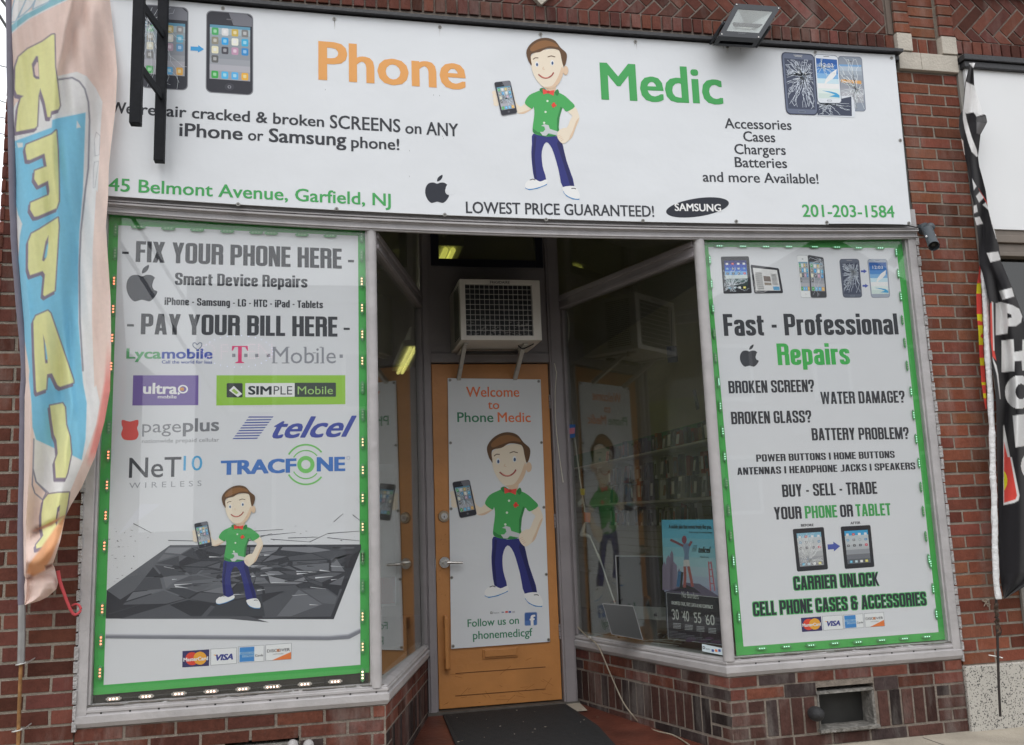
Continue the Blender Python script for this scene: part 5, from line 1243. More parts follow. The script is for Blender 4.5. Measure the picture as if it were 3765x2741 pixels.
# ------------------------------------------------------------------ door banner
DYB = DY - .012
DPn = fplane(DYB)
dban = thing('door_banner', 'white welcome banner screwed to the orange door with a drawn repairman', 'sign', (1.08, DYB, .4))
b = MB(); A = [U(p, DYB) for p in (T('C2', 1688, 93), T('C3', 425, 104), T('D3', 503, 790), T('D2', 1716, 850))]; b.prism(A, (0, .004, 0), mat('door_vinyl', (.715, .74, .77), .42, spec=.35, bump=.35, bscale=4, noise=.03, nscale=3)); b.build('banner_sheet', dban)
def td(s, k0, x0, y0, k1, x1, y1, h, m, **kw): tA(s, k0, x0, y0, k1, x1, y1, h, m, plane=DPn, parent=dban, **kw)
DO, DG = ink(222, 118, 74), ink(58, 122, 92)
td('Welcome', 'C2', 1842, 248, 'C3', 248, 248, 82, DO, bold=.02); td('to', 'C2', 2022, 350, 'C2', 2118, 350, 72, DO, bold=.02); td('Phone', 'C2', 1768, 458, 'C2', 2068, 458, 80, DG, bold=.02); td('Medic', 'C2', 2104, 458, 'C3', 343, 458, 80, DO, bold=.02)
td('Follow us on', 'D2', 1853, 668, 'D3', 245, 640, 63, DG, bold=.02); td('phonemedicgf', 'D2', 1898, 770, 'D3', 358, 742, 66, DG, bold=.02)
p = Pic(DPn, 2); technician(p, M3([(1868.5, 1590), (1782, 2179), (1994.5, 2221)]), 1.1); p.build('technician_picture', dban)
p = Pic(DPn, 2); q = quad(*TT('D3', (289, 546), (396, 541), (397, 654), (290, 660))); p.poly(rrect(q, 0, 0, 1, 1, .12), ink(150, 165, 190)); p.poly(rrect(q, .04, .04, .96, .96, .1), ink(62, 92, 150)); p.poly([q(.04, .62), q(.96, .62), q(.96, .9), q(.9, .96), q(.1, .96), q(.04, .9)], ink(78, 112, 168)); p.build('social_logo', dban)
td('f', 'D3', 335, 655, 'D3', 382, 650, 82, ink(232, 236, 240), bold=.08, lay=4)
p = Pic(DPn, 2); q = quad(*TT('D2', (2042, 540), (2060, 540), (2060, 559), (2042, 559))); p.poly(rrect(q, 0, 0, 1, 1, .2), ink(50, 52, 58)); p.poly(rrect(q, .2, .2, .8, .8, .1), ink(215, 217, 220)); p.poly(rrect(q, .38, .38, .62, .62, .05), ink(50, 52, 58))
for x, c_ in ((2178, (205, 80, 70)), (2205, (60, 80, 150)), (2236, (170, 172, 178))): p.poly(TT('D2', (x - 12, 536), (x + 10, 535), (x + 10, 549), (x - 12, 550)), ink(*c_))
p.build('payment_logo', dban)
td('Square', 'D2', 2066, 555, 'D2', 2116, 554, 12, ink(90, 92, 98)); td('VISA', 'D2', 2135, 551, 'D2', 2158, 550, 10, ink(60, 66, 120), bold=.05)
screws(dban, TT('C2', (1706, 110), (1711, 632), (1715, 1180)) + TT('C3', (408, 120), (431, 629), (451, 1167)) + TT('D2', (1720, 257), (1732, 827)) + TT('D3', (471, 230), (490, 773)), DYB)
# ================================================================== AIR CONDITIONER
ACW = mat('ac_enamel', (.62, .585, .535), .45, noise=.06, nscale=8)
FY = .86
fTL, fTR, fBR, fBL = [U(p, FY) for p in (T('B2', 1787, 730), T('B3', 425, 755), T('B3', 430, 1250), T('B2', 1793, 1245))]
x0, x1 = (fTL[0] + fBL[0]) / 2, (fTR[0] + fBR[0]) / 2; z1, z0 = (fTL[2] + fTR[2]) / 2, (fBL[2] + fBR[2]) / 2
ac = thing('air_conditioner', 'boxy beige window air conditioner with a dark wire grille mounted above the door', 'air conditioner', ((x0 + x1) / 2, FY, z0))
gx0, gx1, gz0, gz1 = x0 + .034, x1 - .052, z0 + .028, z1 - .030
b = MB()
b.box(x0, gx0, FY, DY + .3, z0, z1, ACW, bev=.004); b.box(gx1, x1, FY, DY + .3, z0, z1, ACW, bev=.004)
b.box(gx0 - .002, gx1 + .002, FY + .0005, DY + .3, z0, gz0, ACW, bev=.003); b.box(gx0 - .002, gx1 + .002, FY + .0005, DY + .3, gz1, z1, ACW, bev=.003)
b.build('casing', ac)
b = MB(); fin = mat('coil_fins', (.055, .056, .058), .4, metal=.7, noise=.3, nscale=14); b.box(gx0, gx1, FY + .035, FY + .05, gz0, gz1, fin)
dust = mat('coil_dust', (.30, .29, .28), .8, noise=.6, nscale=60)
for i in range(80):
    x = gx0 + (gx1 - gx0) * (i + .5) / 80; b.box(x - .0007, x + .0007, FY + .028, FY + .036, gz0, gz1, fin)
for i in range(130):
    x = random.uniform(gx0 + .01, gx1 - .03); z = gz0 + abs(random.gauss(0, .045)); 
    if z < gz1 - .02: b.box(x, x + random.uniform(.004, .02), FY + .0265, FY + .0275, z, z + random.uniform(.001, .006), dust)
b.build('coil', ac)
b = MB(); wm = mat('grille_wire', (.60, .585, .56), .4, metal=.3)
for i in range(15):
    x = gx0 + (gx1 - gx0) * i / 14; b.cyl((x, FY + .006, gz0 - .004), (x, FY + .006, gz1 + .004), .0016, wm, 6)
for i in range(11):
    z = gz0 + (gz1 - gz0) * i / 10; b.cyl((gx0 - .004, FY + .003, z), (gx1 + .004, FY + .003, z), .0016, wm, 6)
b.build('grille', ac)
for sx, ya, yb_ in ((x0 - .0007, .05, .24), (x1 + .0007, .05, .24)):
    b = MB()
    for i in range(24):
        z = gz0 + (gz1 - gz0) * (i + .5) / 24; b.box(sx - .0005, sx + .0005, FY + ya, FY + yb_, z - .003, z + .003, VOID)
    b.build('side_louvres', ac)
text('FRIGIDAIRE', fplane(FY), T('B2', 2040, 778), T('B2', 2204, 780), 23 * .4421, INKB, ac, bold=.01)
BW = mat('bracket_white', (.52, .50, .47), .5, noise=.15)
for cx in (x0 + .045, x1 - .085):
    b = MB(); b.prism([(cx - .012, FY + .12, z0 - .001), (cx - .012, FY + .16, z0 - .001), (cx - .012, DY - .001, z0 - .155), (cx - .012, DY - .001, z0 - .185), ], (.024, 0, 0), BW)
    b.box(cx - .013, cx + .013, FY + .08, DY, z0 - .014, z0 - .001, BW)
    b.build('support_bracket', ac)
b = MB(); b.box(x0 + .06, x1 - .09, DY - .16, DY - .12, z0 - .03, z0 - .014, mat('dark_rail', (.03, .028, .028), .6)); b.tube(smooth_line([(x1 - .12, FY + .14, z0 - .006), (x1 - .09, FY + .15, z0 - .024), (x1 - .06, FY + .12, z0 - .016), (x1 - .03, FY + .1, z0 - .002)], 5), .004, mat('black_cable', (.015, .015, .017), .5)); b.build('rear_rail', ac)
# ================================================================== FLOODLIGHT
fl = thing('floodlight', 'black square LED floodlight tilted down at the top edge of the white banner', 'floodlight', (2.3, -.15, 3.85))
yt, yb = -.17, -.215
A, B, C_, D_ = U(T('A3', 2046, 30), yt), U(T('A4', 242, 58), yt), U(T('A4', 72, 322), yb), U(T('A3', 1905, 300), yb)
def lerp4(u, v): return (A * (1 - u) + B * u) * (1 - v) + (D_ * (1 - u) + C_ * u) * v
nf = np.cross(B - A, D_ - A); nf /= np.linalg.norm(nf); nf = -nf if nf[1] > 0 else nf
FLK = mat('floodlight_housing', (.022, .025, .032), .42, noise=.15)
b = MB()
def frame_part(u0, u1, v0, v1, d0, d1, m): b.prism([lerp4(u0, v0) + nf * d0, lerp4(u1, v0) + nf * d0, lerp4(u1, v1) + nf * d0, lerp4(u0, v1) + nf * d0], nf * (d1 - d0), m)
frame_part(0, 1, 0, .16, -.035, 0, FLK); frame_part(0, 1, .84, 1, -.035, 0, FLK); frame_part(0, .12, .16, .84, -.035, 0, FLK); frame_part(.88, 1, .16, .84, -.035, 0, FLK)
frame_part(.0, 1, 0, 1, -.075, -.0575, FLK); frame_part(0, .1, .0, 1, -.0575, -.035, FLK); frame_part(.9, 1, .0, 1, -.0575, -.035, FLK); frame_part(.2, .8, .2, .8, -.10, -.0755, FLK)
b.build('housing', fl)
REF = mat('reflector', (.74, .75, .74), .3, metal=.3)
b = MB(); R_ = [lerp4(*p) - nf * .003 for p in ((.12, .16), (.88, .16), (.88, .84), (.12, .84))]; Q_ = [lerp4(*p) - nf * .055 for p in ((.42, .34), (.60, .34), (.60, .48), (.42, .48))]
for i in range(4): b.face([R_[i], R_[(i + 1) % 4], Q_[(i + 1) % 4], Q_[i]], REF)
b.face(Q_, mat('led_chip', (.50, .47, .30), .6)); b.build('reflector', fl)
b = MB(); b.prism([lerp4(*p) - nf * .001 for p in ((.12, .16), (.88, .16), (.88, .84), (.12, .84))], nf * -.0015, glass_mat('lamp_glass', tint=(.9, .92, .92), f0=.06, dirt_haze=.08)); b.build('lens', fl)
b = MB()
for u_ in (-.04, 1.04):
    b.cyl(lerp4(u_, .55) - nf * .02, lerp4(.5, .55) - nf * .02, .011, FLK, 10)
    b.tube([lerp4(u_, .55) - nf * .02, np.array([lerp4(u_, .7)[0], -.02, lerp4(.5, .8)[2]]), np.array([lerp4(u_, .7)[0], .01, lerp4(.5, .8)[2]])], .010, FLK, 8)
b.build('yoke', fl)
flp = Plane(lerp4(.5, .93), nf)
b = MB()
for u_, v_ in ((.035, .04), (.965, .06), (.05, .95), (.93, .97)): b.cyl(lerp4(u_, v_), lerp4(u_, v_) + nf * .003, .004, CHROME, 8)
b.build('screw', fl)
text('50W', flp, T('A3', 2066, 286), T('A3', 2130, 288), 17 * .4421, ink(105, 108, 112), fl, up=(A - D_) / np.linalg.norm(A - D_), slant=-.25)
# ================================================================== SECURITY CAMERA
CAMG = mat('camera_grey', (.062, .076, .088), .45, noise=.05)
sc_ = thing('security_camera', 'small dark grey bullet camera on the brick pier at the banner corner', 'camera', tuple(U(T('B4', 1420, 330), 0)))
b = MB(); c = U(T('B4', 1418, 325), 0.); b.cyl((c[0], -.03, c[2]), (c[0], .01, c[2]), .030, CAMG, 20, r1=.034); b.build('mount', sc_)
p0, p1 = U(T('B4', 1462, 335), -.075), U(T('B4', 1508, 452), -.17)
d = (p1 - p0) / np.linalg.norm(p1 - p0)
b = MB(); b.cyl(p0 - d * .006, p1, .0285, CAMG, 24, r1=.0275); b.sphere((c[0] + .012, -.05, c[2] - .004), .026, CAMG, 10)
b.tube([p1 - d * .01, p1 + d * .018], .0300, CAMG, 24, caps=False); b.build('body', sc_)
b = MB(); b.cyl(p1 - d * .002, p1 + d * .0005, .024, VOID, 20); b.cyl(p1 + d * .0005, p1 + d * .003, .010, mat('lens_black', (.01, .01, .012), .05), 16); b.build('lens', sc_)
b = MB(); e = U(T('B4', 1450, 385), -.14); b.sphere(e, (.006, .004, .006), WHT, 8); e = U(T('B4', 1527, 382), -.135); b.box(e[0] - .003, e[0] + .003, e[1], e[1] + .002, e[2] - .010, e[2] + .010, WHT); b.build('marking', sc_)
b = MB(); b.tube(smooth_line([U(T('B4', 640, 284), -.055), U(T('B4', 900, 284), -.055), U(T('B4', 1250, 290), -.055), U(T('B4', 1330, 302), -.04), U(T('B4', 1400, 318), -.02)], 6), .0035, mat('black_cable', (.015, .015, .017), .5)); b.build('cable', sc_)
# ================================================================== SIGN BRACKET
hb = thing('sign_bracket', 'black steel bracket of two hanging square tubes with diagonal braces, in front of the banner', 'bracket', (-.8, -.3, 4.4))
STEEL = mat('bracket_steel', (.010, .011, .014), .7, spec=.2, noise=.25, nscale=18, bump=.1)
y2, y1 = -.10, -.53
q1, q2 = U(T('A1', 1127, 1040), y1), U(T('A1', 1324, 1350), y2)
zb = (q1[2] + q2[2]) / 2; hw = .0225
for q_, y in ((q1, y1), (q2, y2)):
    b = MB(); b.box(q_[0] - hw, q_[0] + hw, y - hw, y + hw, q_[2], 4.55, STEEL, bev=.003); b.build('hanger_tube', hb)
for a, c in ((U(T('A1', 1190, 545), y1), U(T('A1', 1330, 815), y2)), (U(T('A1', 1212, 25), y1), U(T('A1', 1345, 300), y2))):
    b = MB(); a = np.array([q1[0] + .01, y1 + hw, a[2]]); c = np.array([q2[0] + .005, y2 - hw, c[2]]); dd = c - a; L = np.linalg.norm(dd); dd /= L; uu = np.cross(dd, [1, 0, 0]); uu /= np.linalg.norm(uu)
    b.obox((a + c) / 2, dd * L / 2, (.006, 0, 0), uu * .018, STEEL); b.build('diagonal_brace', hb)
b = MB(); b.tube([(q2[0] + .01, .02, 4.5), (q1[0], y1 - .3, 4.5)], .03, STEEL, 8); b.build('top_arm', hb)
# ================================================================== DOORMAT
b = MB(); RUB = mat('rubber_mat', (.014, .014, .015), .75, noise=.3, nscale=30, bump=.3, bscale=300)
MT = [UZ(p, .05) for p in (T('D2', 1640, 1395), T('D3', 600, 1285), T('D3', 700, 1365), T('D3', 900, 1545), T('D3', 1090, 1651))] 
zf = lambda y: -.002 + max(0, min(1, (y - .045) / (DY + .2 - .045))) * .044 + .002
ex = MT[-1] + (MT[-1] - MT[-2]) * .8
Lx = [U(T('D2', 1640, 1395), 1.24)[0], .66]
mp = [(.690, 1.225), (1.452, 1.245), (1.49, .70), (1.455, .18), (1.44, .02), (.70, .02), (.672, .55)]
V = [(x, y, zf(y)) for x, y in mp]
b.prism(V, (0, 0, .009), RUB); 
for i in range(46):
    y = .05 + i * .0255; b.box(.70, 1.44, y, y + .010, zf(y) + .007, zf(y) + .0105, RUB)
tag(b.build('doormat'), 'black ribbed rubber mat on the red entry floor in front of the door', 'doormat')
b = MB()
for _ in range(48):
    x, y = random.uniform(.45, 1.85), random.uniform(.06, 1.2); z = zf(y) + .012
    if .69 < x < 1.45 or random.random() < .5: b.obox((x, y, z if .69 < x < 1.45 else z - .009), (random.uniform(.001, .006), random.uniform(-.002, .002), 0), (0, random.uniform(.0008, .002), 0), (0, 0, .0008), random.choice([ink(150, 140, 125), ink(105, 92, 76), ink(180, 172, 158)]))
o = b.build('litter_scraps'); o['label'] = 'tiny pale scraps and leaf bits scattered over the mat and entry floor'; o['category'] = 'litter'; struct(o, 'stuff')
# ================================================================== LED STRIPS
LY = .025
housing = mat('led_housing_clear', (.45, .42, .38), .4); housing_g = mat('led_housing_green', (.10, .33, .13), .5)
led_o = glow('led_orange', (1.0, .42, .20), 2.6); led_r = glow('led_red', (1.0, .12, .05), 4.0); led_g = glow('led_green', (.40, 1.0, .70), 1.1); led_w = glow('led_warm', (1.0, .62, .48), 4.5); led_off = mat('led_off', (.35, .5, .3), .4)
def strip(label, pts, vert, hmat, lmats, size=(.052, .017), wire=False, grp='LED module strips round the window posters'):
    P = [U(p, LY) for p in pts]; o = thing('led_strip', label, 'light strip', tuple(P[0]), grp)
    if wire:
        b = MB(); b.tube([p + np.array([0, .004, 0]) for p in P], .0025, mat('strip_wire', (.03, .03, .03), .6), 6); b.build('wire', o)
    for i, p in enumerate(P):
        a, h = size; dx, dz = (a / 2, h / 2) if not vert else (h / 2, a / 2)
        b = MB(); b.box(p[0] - dx, p[0] + dx, LY - .003, LY + .004, p[2] - dz, p[2] + dz, hmat, bev=.002)
        e = (a / 2 + .005) if True else 0
        if not vert: b.box(p[0] - dx - .006, p[0] + dx + .006, LY - .001, LY + .003, p[2] - dz * .45, p[2] + dz * .45, hmat)
        else: b.box(p[0] - dx * .45, p[0] + dx * .45, LY - .001, LY + .003, p[2] - dz - .006, p[2] + dz + .006, hmat)
        mo = b.build('led_module', o); lm = lmats[i % len(lmats)] if isinstance(lmats, list) else lmats
        b = MB()
        for k in (-1, 0, 1):
            cx, cz = (p[0] + k * a * .27, p[2]) if not vert else (p[0], p[2] + k * a * .27)
            b.cyl((cx, LY - .0055, cz), (cx, LY - .003, cz), .0034 if lm is not led_g else .0025, lm, 8)
        b.build('led_lamps', mo)
strip('LED strip of clear modules glowing red below the poster listing phone carriers', TT('D1', (945, 1265), (1217, 1245), (1488, 1223), (1755, 1203), (2020, 1183), (2252, 1166)) + TT('D2', (243, 1163), (500, 1143), (752, 1121)), False, housing, led_w, wire=True)
strip('LED strip of orange lit modules on the doorway side of the carrier poster', TT('B2', (970, 385), (970, 540), (972, 760), (975, 980), (977, 1200), (977, 1420)) + TT('C2', (979, 170), (980, 396), (980, 626), (981, 858), (980, 1090), (980, 1330), (980, 1590)) + TT('D2', (980, 80), (980, 325), (979, 580), (980, 832), (979, 1066)), True, housing_g, [led_off, led_off, led_o, led_o, led_o, led_o, led_off, led_off, led_o, led_o, led_o, led_o, led_off, led_off, led_off, led_o, led_o, led_w])
strip('LED strip of red lit modules on the flag side of the carrier poster', TT('B1', (962, 330), (958, 525), (950, 755), (943, 990), (935, 1230), (926, 1465)) + TT('C1', (908, 500), (902, 732), (891, 982), (880, 1235), (869, 1488)) + TT('D1', (852, 517), (840, 782), (832, 1048)), True, housing_g, [led_off, led_off, led_r, led_r, led_r, led_r, led_off, led_r, led_r, led_r, led_r, led_r, led_r, led_r])
strip('LED strip of dim unlit modules along the top of the carrier poster', TT('B1', (1150, 305), (1400, 318), (1640, 330), (1890, 342), (2130, 352)) + TT('B2', (220, 358), (475, 370), (710, 380)), False, housing_g, led_off)
strip('LED strip of green lit modules across the top of the broken screen poster', TT('B3', (1910, 465), (2105, 468)) + TT('B4', (115, 470), (305, 470), (520, 472), (705, 475), (885, 480), (1065, 482)), False, housing_g, led_g, size=(.046, .015))
strip('LED strip of green lit modules on the doorway side of the broken screen poster', TT('B3', (1830, 580), (1845, 780), (1857, 985), (1868, 1190), (1880, 1395), (1905, 1590)) + TT('C3', (1905, 130), (1918, 325), (1938, 535), (1955, 745), (1970, 965), (1988, 1190), (2005, 1400), (2027, 1605)) + TT('D3', (2028, 125), (2050, 350), (2074, 585)), True, housing_g, [led_g, led_g, led_g, led_off, led_off, led_g, led_g, led_g, led_g, led_g, led_off, led_off, led_off, led_g, led_g, led_g, led_g], size=(.046, .015))
strip('LED strip of green lit modules on the brick pier side of the broken screen poster', TT('B4', (1198, 515), (1216, 695), (1237, 885), (1250, 1080), (1270, 1270), (1290, 1460)) + TT('C4', (1322, 205), (1343, 400), (1365, 600), (1388, 800), (1405, 1000), (1424, 1200), (1446, 1410), (1470, 1600)) + TT('D4', (1484, 140), (1505, 350), (1532, 560)), True, housing_g, [led_g, led_g, led_g, led_off, led_off, led_off, led_g, led_g, led_g, led_g, led_off, led_off, led_off, led_g, led_g, led_g, led_g], size=(.046, .012))
strip('LED strip of green modules along the bottom of the broken screen poster', TT('D4', (80, 845), (285, 830), (490, 818), (688, 802), (882, 792), (1078, 776), (1268, 763), (1453, 747)), False, housing_g, led_g, size=(.046, .015))
b = MB(); b.box(-.985, .2, .04, .10, .452, .52, mat('dark_gap', (.02, .018, .016), .8)); b.build('gap_shade_block', building)  # dark block painted as the shade in the gap under the poster
# open sign dots
os_ = thing('open_sign', 'oval dotted OPEN light sign glowing faintly through the carrier poster', 'light sign', tuple(U((875, 1293), .05)))
lp, lb = glow('open_pink', (1., .45, .62), .9), glow('open_blue', (.55, .62, 1.), 1.3)
b = MB()
for i in range(30):
    a = 2 * math.pi * i / 30; c = U((875 + 128 * math.cos(a), 1293 + 58 * math.sin(a)),   .022); b.sphere(c, .0016, lb, 4)
b.build('oval_lamps', os_)
def dots(pts):
    b = MB()
    for k, x, y in pts: b.sphere(U(T(k, x, y), 0.022), .0014, lp, 4)
    b.build('letter_lamps', os_)
dots([('B1', 1730 + 55 * math.cos(i * .45), 1335 + 55 * math.sin(i * .45)) for i in range(14)])
dots([('B1', 1840, 1290 + 18 * i) for i in range(7)] + [('B1', 1858 + 16 * i, 1286) for i in range(3)] + [('B1', 1896, 1310)] + [('B1', 1858 + 16 * i, 1340) for i in range(3)])
dots([('B1', 2065, 1290 + 18 * i) for i in range(7)] + [('B1', 2083 + 17 * i, y) for i in range(3) for y in (1282, 1340, 1398)])
dots([('B2', 115, 1390 - 18 * i) for i in range(7)] + [('B2', 125 + 13 * i, 1290 + 15 * i) for i in range(7)] + [('B2', 225, 1390 - 18 * i) for i in range(7)])
# ================================================================== SMALL POSTER, STICKERS BEHIND THE SIDE GLASS
gA, gB = np.array([GRA[0], GRA[1], 0]), np.array([GRB[0], GRB[1], 0]); gd = (gA - gB) / np.linalg.norm(gA - gB); gn = np.array([gd[1], -gd[0], 0.]); gn = gn if gn[1] < 0 else -gn
SPL = Plane(gA - gn * .010, gn)
sp = thing('plan_poster', 'small phone plan poster with blue sky and a dark price panel inside the side window', 'poster', tuple(SPL.at((2550, 2300))))
E_ = lambda *pts: [(2050 + x * .6002, 1750 + y * .6002) for x, y in pts]
e1 = lambda x, y: (2050 + x * .6002, 1750 + y * .6002)
b = MB(); A_ = [SPL.at(p) for p in E_((637, 270), (953, 268), (1024, 1045), (672, 985))]; b.prism(A_, -gn * .002, ink(60, 60, 80)); b.build('poster_sheet', sp)
p = Pic(SPL, 1); Q = quad(*E_((637, 270), (953, 268), (996, 745), (655, 712)))
cs = [(92, 178, 214), (108, 186, 218), (128, 192, 220), (146, 198, 222), (166, 202, 222), (180, 200, 220), (176, 186, 212), (168, 172, 204)]
for i, c in enumerate(cs): p.poly([Q(0, i / 8), Q(1, i / 8), Q(1, (i + 1) / 8), Q(0, (i + 1) / 8)], ink(*c), 1)
p.k = 1.3
for x, w_, h in ((655, 24, 150), (680, 30, 190), (712, 40, 150), (745, 22, 110), (700, 20, 220)): p.poly(E_((x - w_ / 2, 700), (x - w_ / 2, 700 - h), (x, 700 - h - 24), (x + w_ / 2, 700 - h), (x + w_ / 2, 700)), ink(150, 134, 164), p.k)
p.k += .15
p.poly(E_((655, 712), (720, 690), (790, 655), (870, 662), (930, 700), (990, 740), (996, 745)), ink(112, 100, 128)); p.poly(E_((700, 706), (790, 668), (840, 690), (880, 720)), ink(58, 50, 70))
for a, c in (((925, 525), (938, 705)), ((940, 525), (964, 705))): p.line(E_(a, c), 4.5, ink(206, 110, 130), p.k)
for y in (535, 575, 615, 660): p.line(E_((926 + (y - 525) * .08, y), (942 + (y - 525) * .13, y)), 4, ink(206, 110, 130), p.k)
p.k += .12
p.line(E_((780, 545), (782, 620), (778, 685)), 10, ink(176, 96, 98)); p.line(E_((800, 545), (815, 615), (828, 680)), 10, ink(176, 96, 98))
p.poly(smooth_poly(E_((766, 420), (810, 418), (804, 480), (808, 550), (774, 550), (778, 480)), 3), ink(120, 140, 176)); p.poly(E_((773, 515), (807, 515), (812, 555), (772, 555)), ink(226, 210, 214))
p.line(E_((770, 430), (735, 412), (692, 392)), 9, ink(150, 84, 104)); p.line(E_((806, 430), (822, 402)), 9, ink(150, 84, 104)); p.ell(e1(777, 392), 9, 15, ink(150, 70, 100)); p.line(E_((750, 585), (738, 680)), 12, ink(70, 120, 170)); p.line(E_((765, 590), (757, 685)), 8, ink(46, 50, 66))
p.poly(E_((664, 712), (996, 745), (1022, 1030), (677, 990)), ink(48, 46, 58)); p.line(E_((668, 716), (996, 747)), 1.6, ink(210, 212, 220)); p.line(E_((668, 716), (680, 998), (1020, 1038)), 1.6, ink(200, 202, 212))
for i in range(7): p.ell(e1(700 + random.uniform(0, 280), 1000 + random.uniform(-10, 18)), random.uniform(8, 22), 5, ink(86, 66, 96), n=10)
for i in range(4):
    x = 735 + i * 72
    for k in range(4): p.poly(E_((x - 26, 902 + i * 10 + k * 9), (x + 22, 905 + i * 10 + k * 9), (x + 22, 909 + i * 10 + k * 9), (x - 26, 906 + i * 10 + k * 9)), ink(190, 190, 198), p.k)
for k in range(5): p.poly(E_((684, 950 + k * 9), (740 + k * 50, 955 + k * 12), (740 + k * 50, 958 + k * 12), (684, 953 + k * 9)), ink(130, 128, 140), p.k)
for i in range(5): p.line(E_((830 + i * 0 - i * 1.5, 430 + i * 8), (858 - i * 1.5, 428 + i * 8)), 1.6, INKB)
p.build('poster_picture', sp)
tq = lambda s, x0, y0, x1, y1, h, m, **kw: text(s, SPL, e1(x0, y0), e1(x1, y1), h * .6, m, sp, lay=6, **kw)
tq('A mobile plan that moves freely like you.', 684, 322, 946, 325, 24, INKB, bold=.03); tq('Great coverage. No roaming charges.', 808, 350, 950, 353, 11, INKB, bold=.02)
tq('telcel', 862, 470, 935, 472, 36, INKB, bold=.05, slant=.3); tq('Move Freely', 876, 502, 928, 504, 9, INKB, bold=.03)
wl = ink(226, 228, 234)
tq('No Borders', 764, 745, 866, 756, 38, wl); tq('UNLIMITED TALK, TEXT, DATA & NO CONTRACT', 700, 787, 956, 816, 20, wl, bold=.05)
for s_, x0_, x1_, y_ in (('30', 707, 747, 880), ('40', 769, 810, 890), ('55', 840, 884, 900), ('60', 912, 966, 913)): tq(s_, x0_, y_, x1_, y_ + 3, 62, wl, bold=.01); tq('$', x0_ - 7, y_ - 48, x0_ - 1, y_ - 48, 12, wl)
b = MB(); st = E_((885, 1030), (1026, 1060), (1026, 1102), (886, 1075)); S2 = Plane(gA + gn * .004, gn); b.prism([S2.at(q_) for q_ in st], -gn * .001, ink(196, 210, 216)); stk = tag(b.build('payment_sticker'), 'pale payment sticker at the bottom corner of the side window', 'sticker')
p = Pic(S2, 1); q = quad(*E_((890, 1044), (902, 1046), (902, 1062), (890, 1060))); p.poly(rrect(q, 0, 0, 1, 1, .2), ink(50, 52, 58)); p.poly(rrect(q, .25, .25, .75, .75, .1), ink(200, 210, 216))
for x, c_ in ((952, (60, 80, 140)), (973, (205, 120, 80)), (993, (60, 80, 150)), (1014, (190, 192, 200))): p.poly(E_((x - 8, 1062), (x + 7, 1065), (x + 7, 1080), (x - 8, 1077)), ink(*c_))
p.build('payment_logo', stk); text('Square', S2, e1(906, 1062), e1(936, 1068), 11 * .6, ink(80, 84, 90), stk, lay=2)
# tape strip and hanging phone case inside
b = MB(); IN3 = Plane(gA - gn * .02, gn); b.prism([IN3.at(q_) for q_ in TT('C3', (1690, 195), (1706, 182), (1742, 345), (1718, 358))], -gn * .004, mat('black_tape', (.015, .015, .015), .5)); tag(b.build('black_tape'), 'short black strip of tape stuck inside the upper side window', 'tape')
b = MB(); IN4 = Plane(gA - gn * .25, gn); q = quad(*TT('B3', (1470, 1300), (1545, 1293), (1556, 1430), (1482, 1437))); b.prism([IN4.at(z) for z in rrect(q, 0, 0, 1, 1, .12, .07)], -gn * .01, mat('case_navy', (.035, .04, .07), .4)); pc = b.build('phone_case'); b = MB(); b.tube([IN4.at(T('B3', 1512, 1296)), IN4.at(T('B3', 1514, 1255)), IN4.at(T('B3', 1512, 1000))], .0012, mat('thread', (.05, .05, .05), .6), 6); b.build('hang_thread', pc)
tag(pc, 'dark blue phone case hanging on a thread inside the side window', 'phone case')
# ================================================================== THINGS ON THE LEDGE
ALU = mat('aluminium', (.30, .31, .32), .35, metal=.8); SCRN = mat('dark_screen', (.012, .012, .013), .12)
yq = 1.0
MQ = Plane((1.95, .75, .5), (-.35, -1, 0)); mn = MQ.n
mon = thing('desktop_computer', 'silver all-in-one computer with a dark screen standing on the window ledge', 'computer', tuple(MQ.at(e1(560, 960))))
mq = quad(*E_((350, 488), (700, 490), (735, 900), (375, 790)));  mq = quad(*E_((352, 488), (720, 492), (735, 890), (372, 870)))
b = MB(); b.prism([MQ.at(z) for z in rrect(mq, 0, 0, 1, 1, .02, .02, 3)], -mn * .02, ALU); b.build('casing', mon)
p = Pic(MQ, 2); p.poly([mq(.018, .02), mq(.985, .02), mq(.985, .80), mq(.018, .80)], SCRN); p.build('screen', mon)
p = Pic(MQ, 3); applelogo(p, e1(600, 852), 20 * .6, INKB, ALU); p.build('fruit_logo', mon)
b = MB(); c = MQ.at(e1(560, 900)); b.box(c[0] - .06, c[0] + .06, c[1] + .03, c[1] + .12, .448, c[2] + .02, ALU, bev=.005); b.build('stand', mon)
LQ = Plane((1.80, .55, .45), (-.5, -1, .25)); ln = LQ.n
b = MB(); lq = quad(*E_((273, 780), (467, 796), (526, 1008), (330, 972))); b.prism([LQ.at(lq(*z)) for z in ((0, 0), (1, 0), (1, 1), (0, 1))], -ln * .006, mat('dark_edge', (.13, .13, .13), .4)); lap = b.build('tablet_panel')
p = Pic(LQ, 1); p.poly([lq(.02, .03), lq(.97, .03), lq(.97, .98), lq(.02, .98)], mat('panel_screen', (.02, .021, .021), .2)); p.build('screen', lap)
tag(lap, 'thin silver edged tablet panel leaning on the window ledge before the computer', 'tablet')
b = MB()
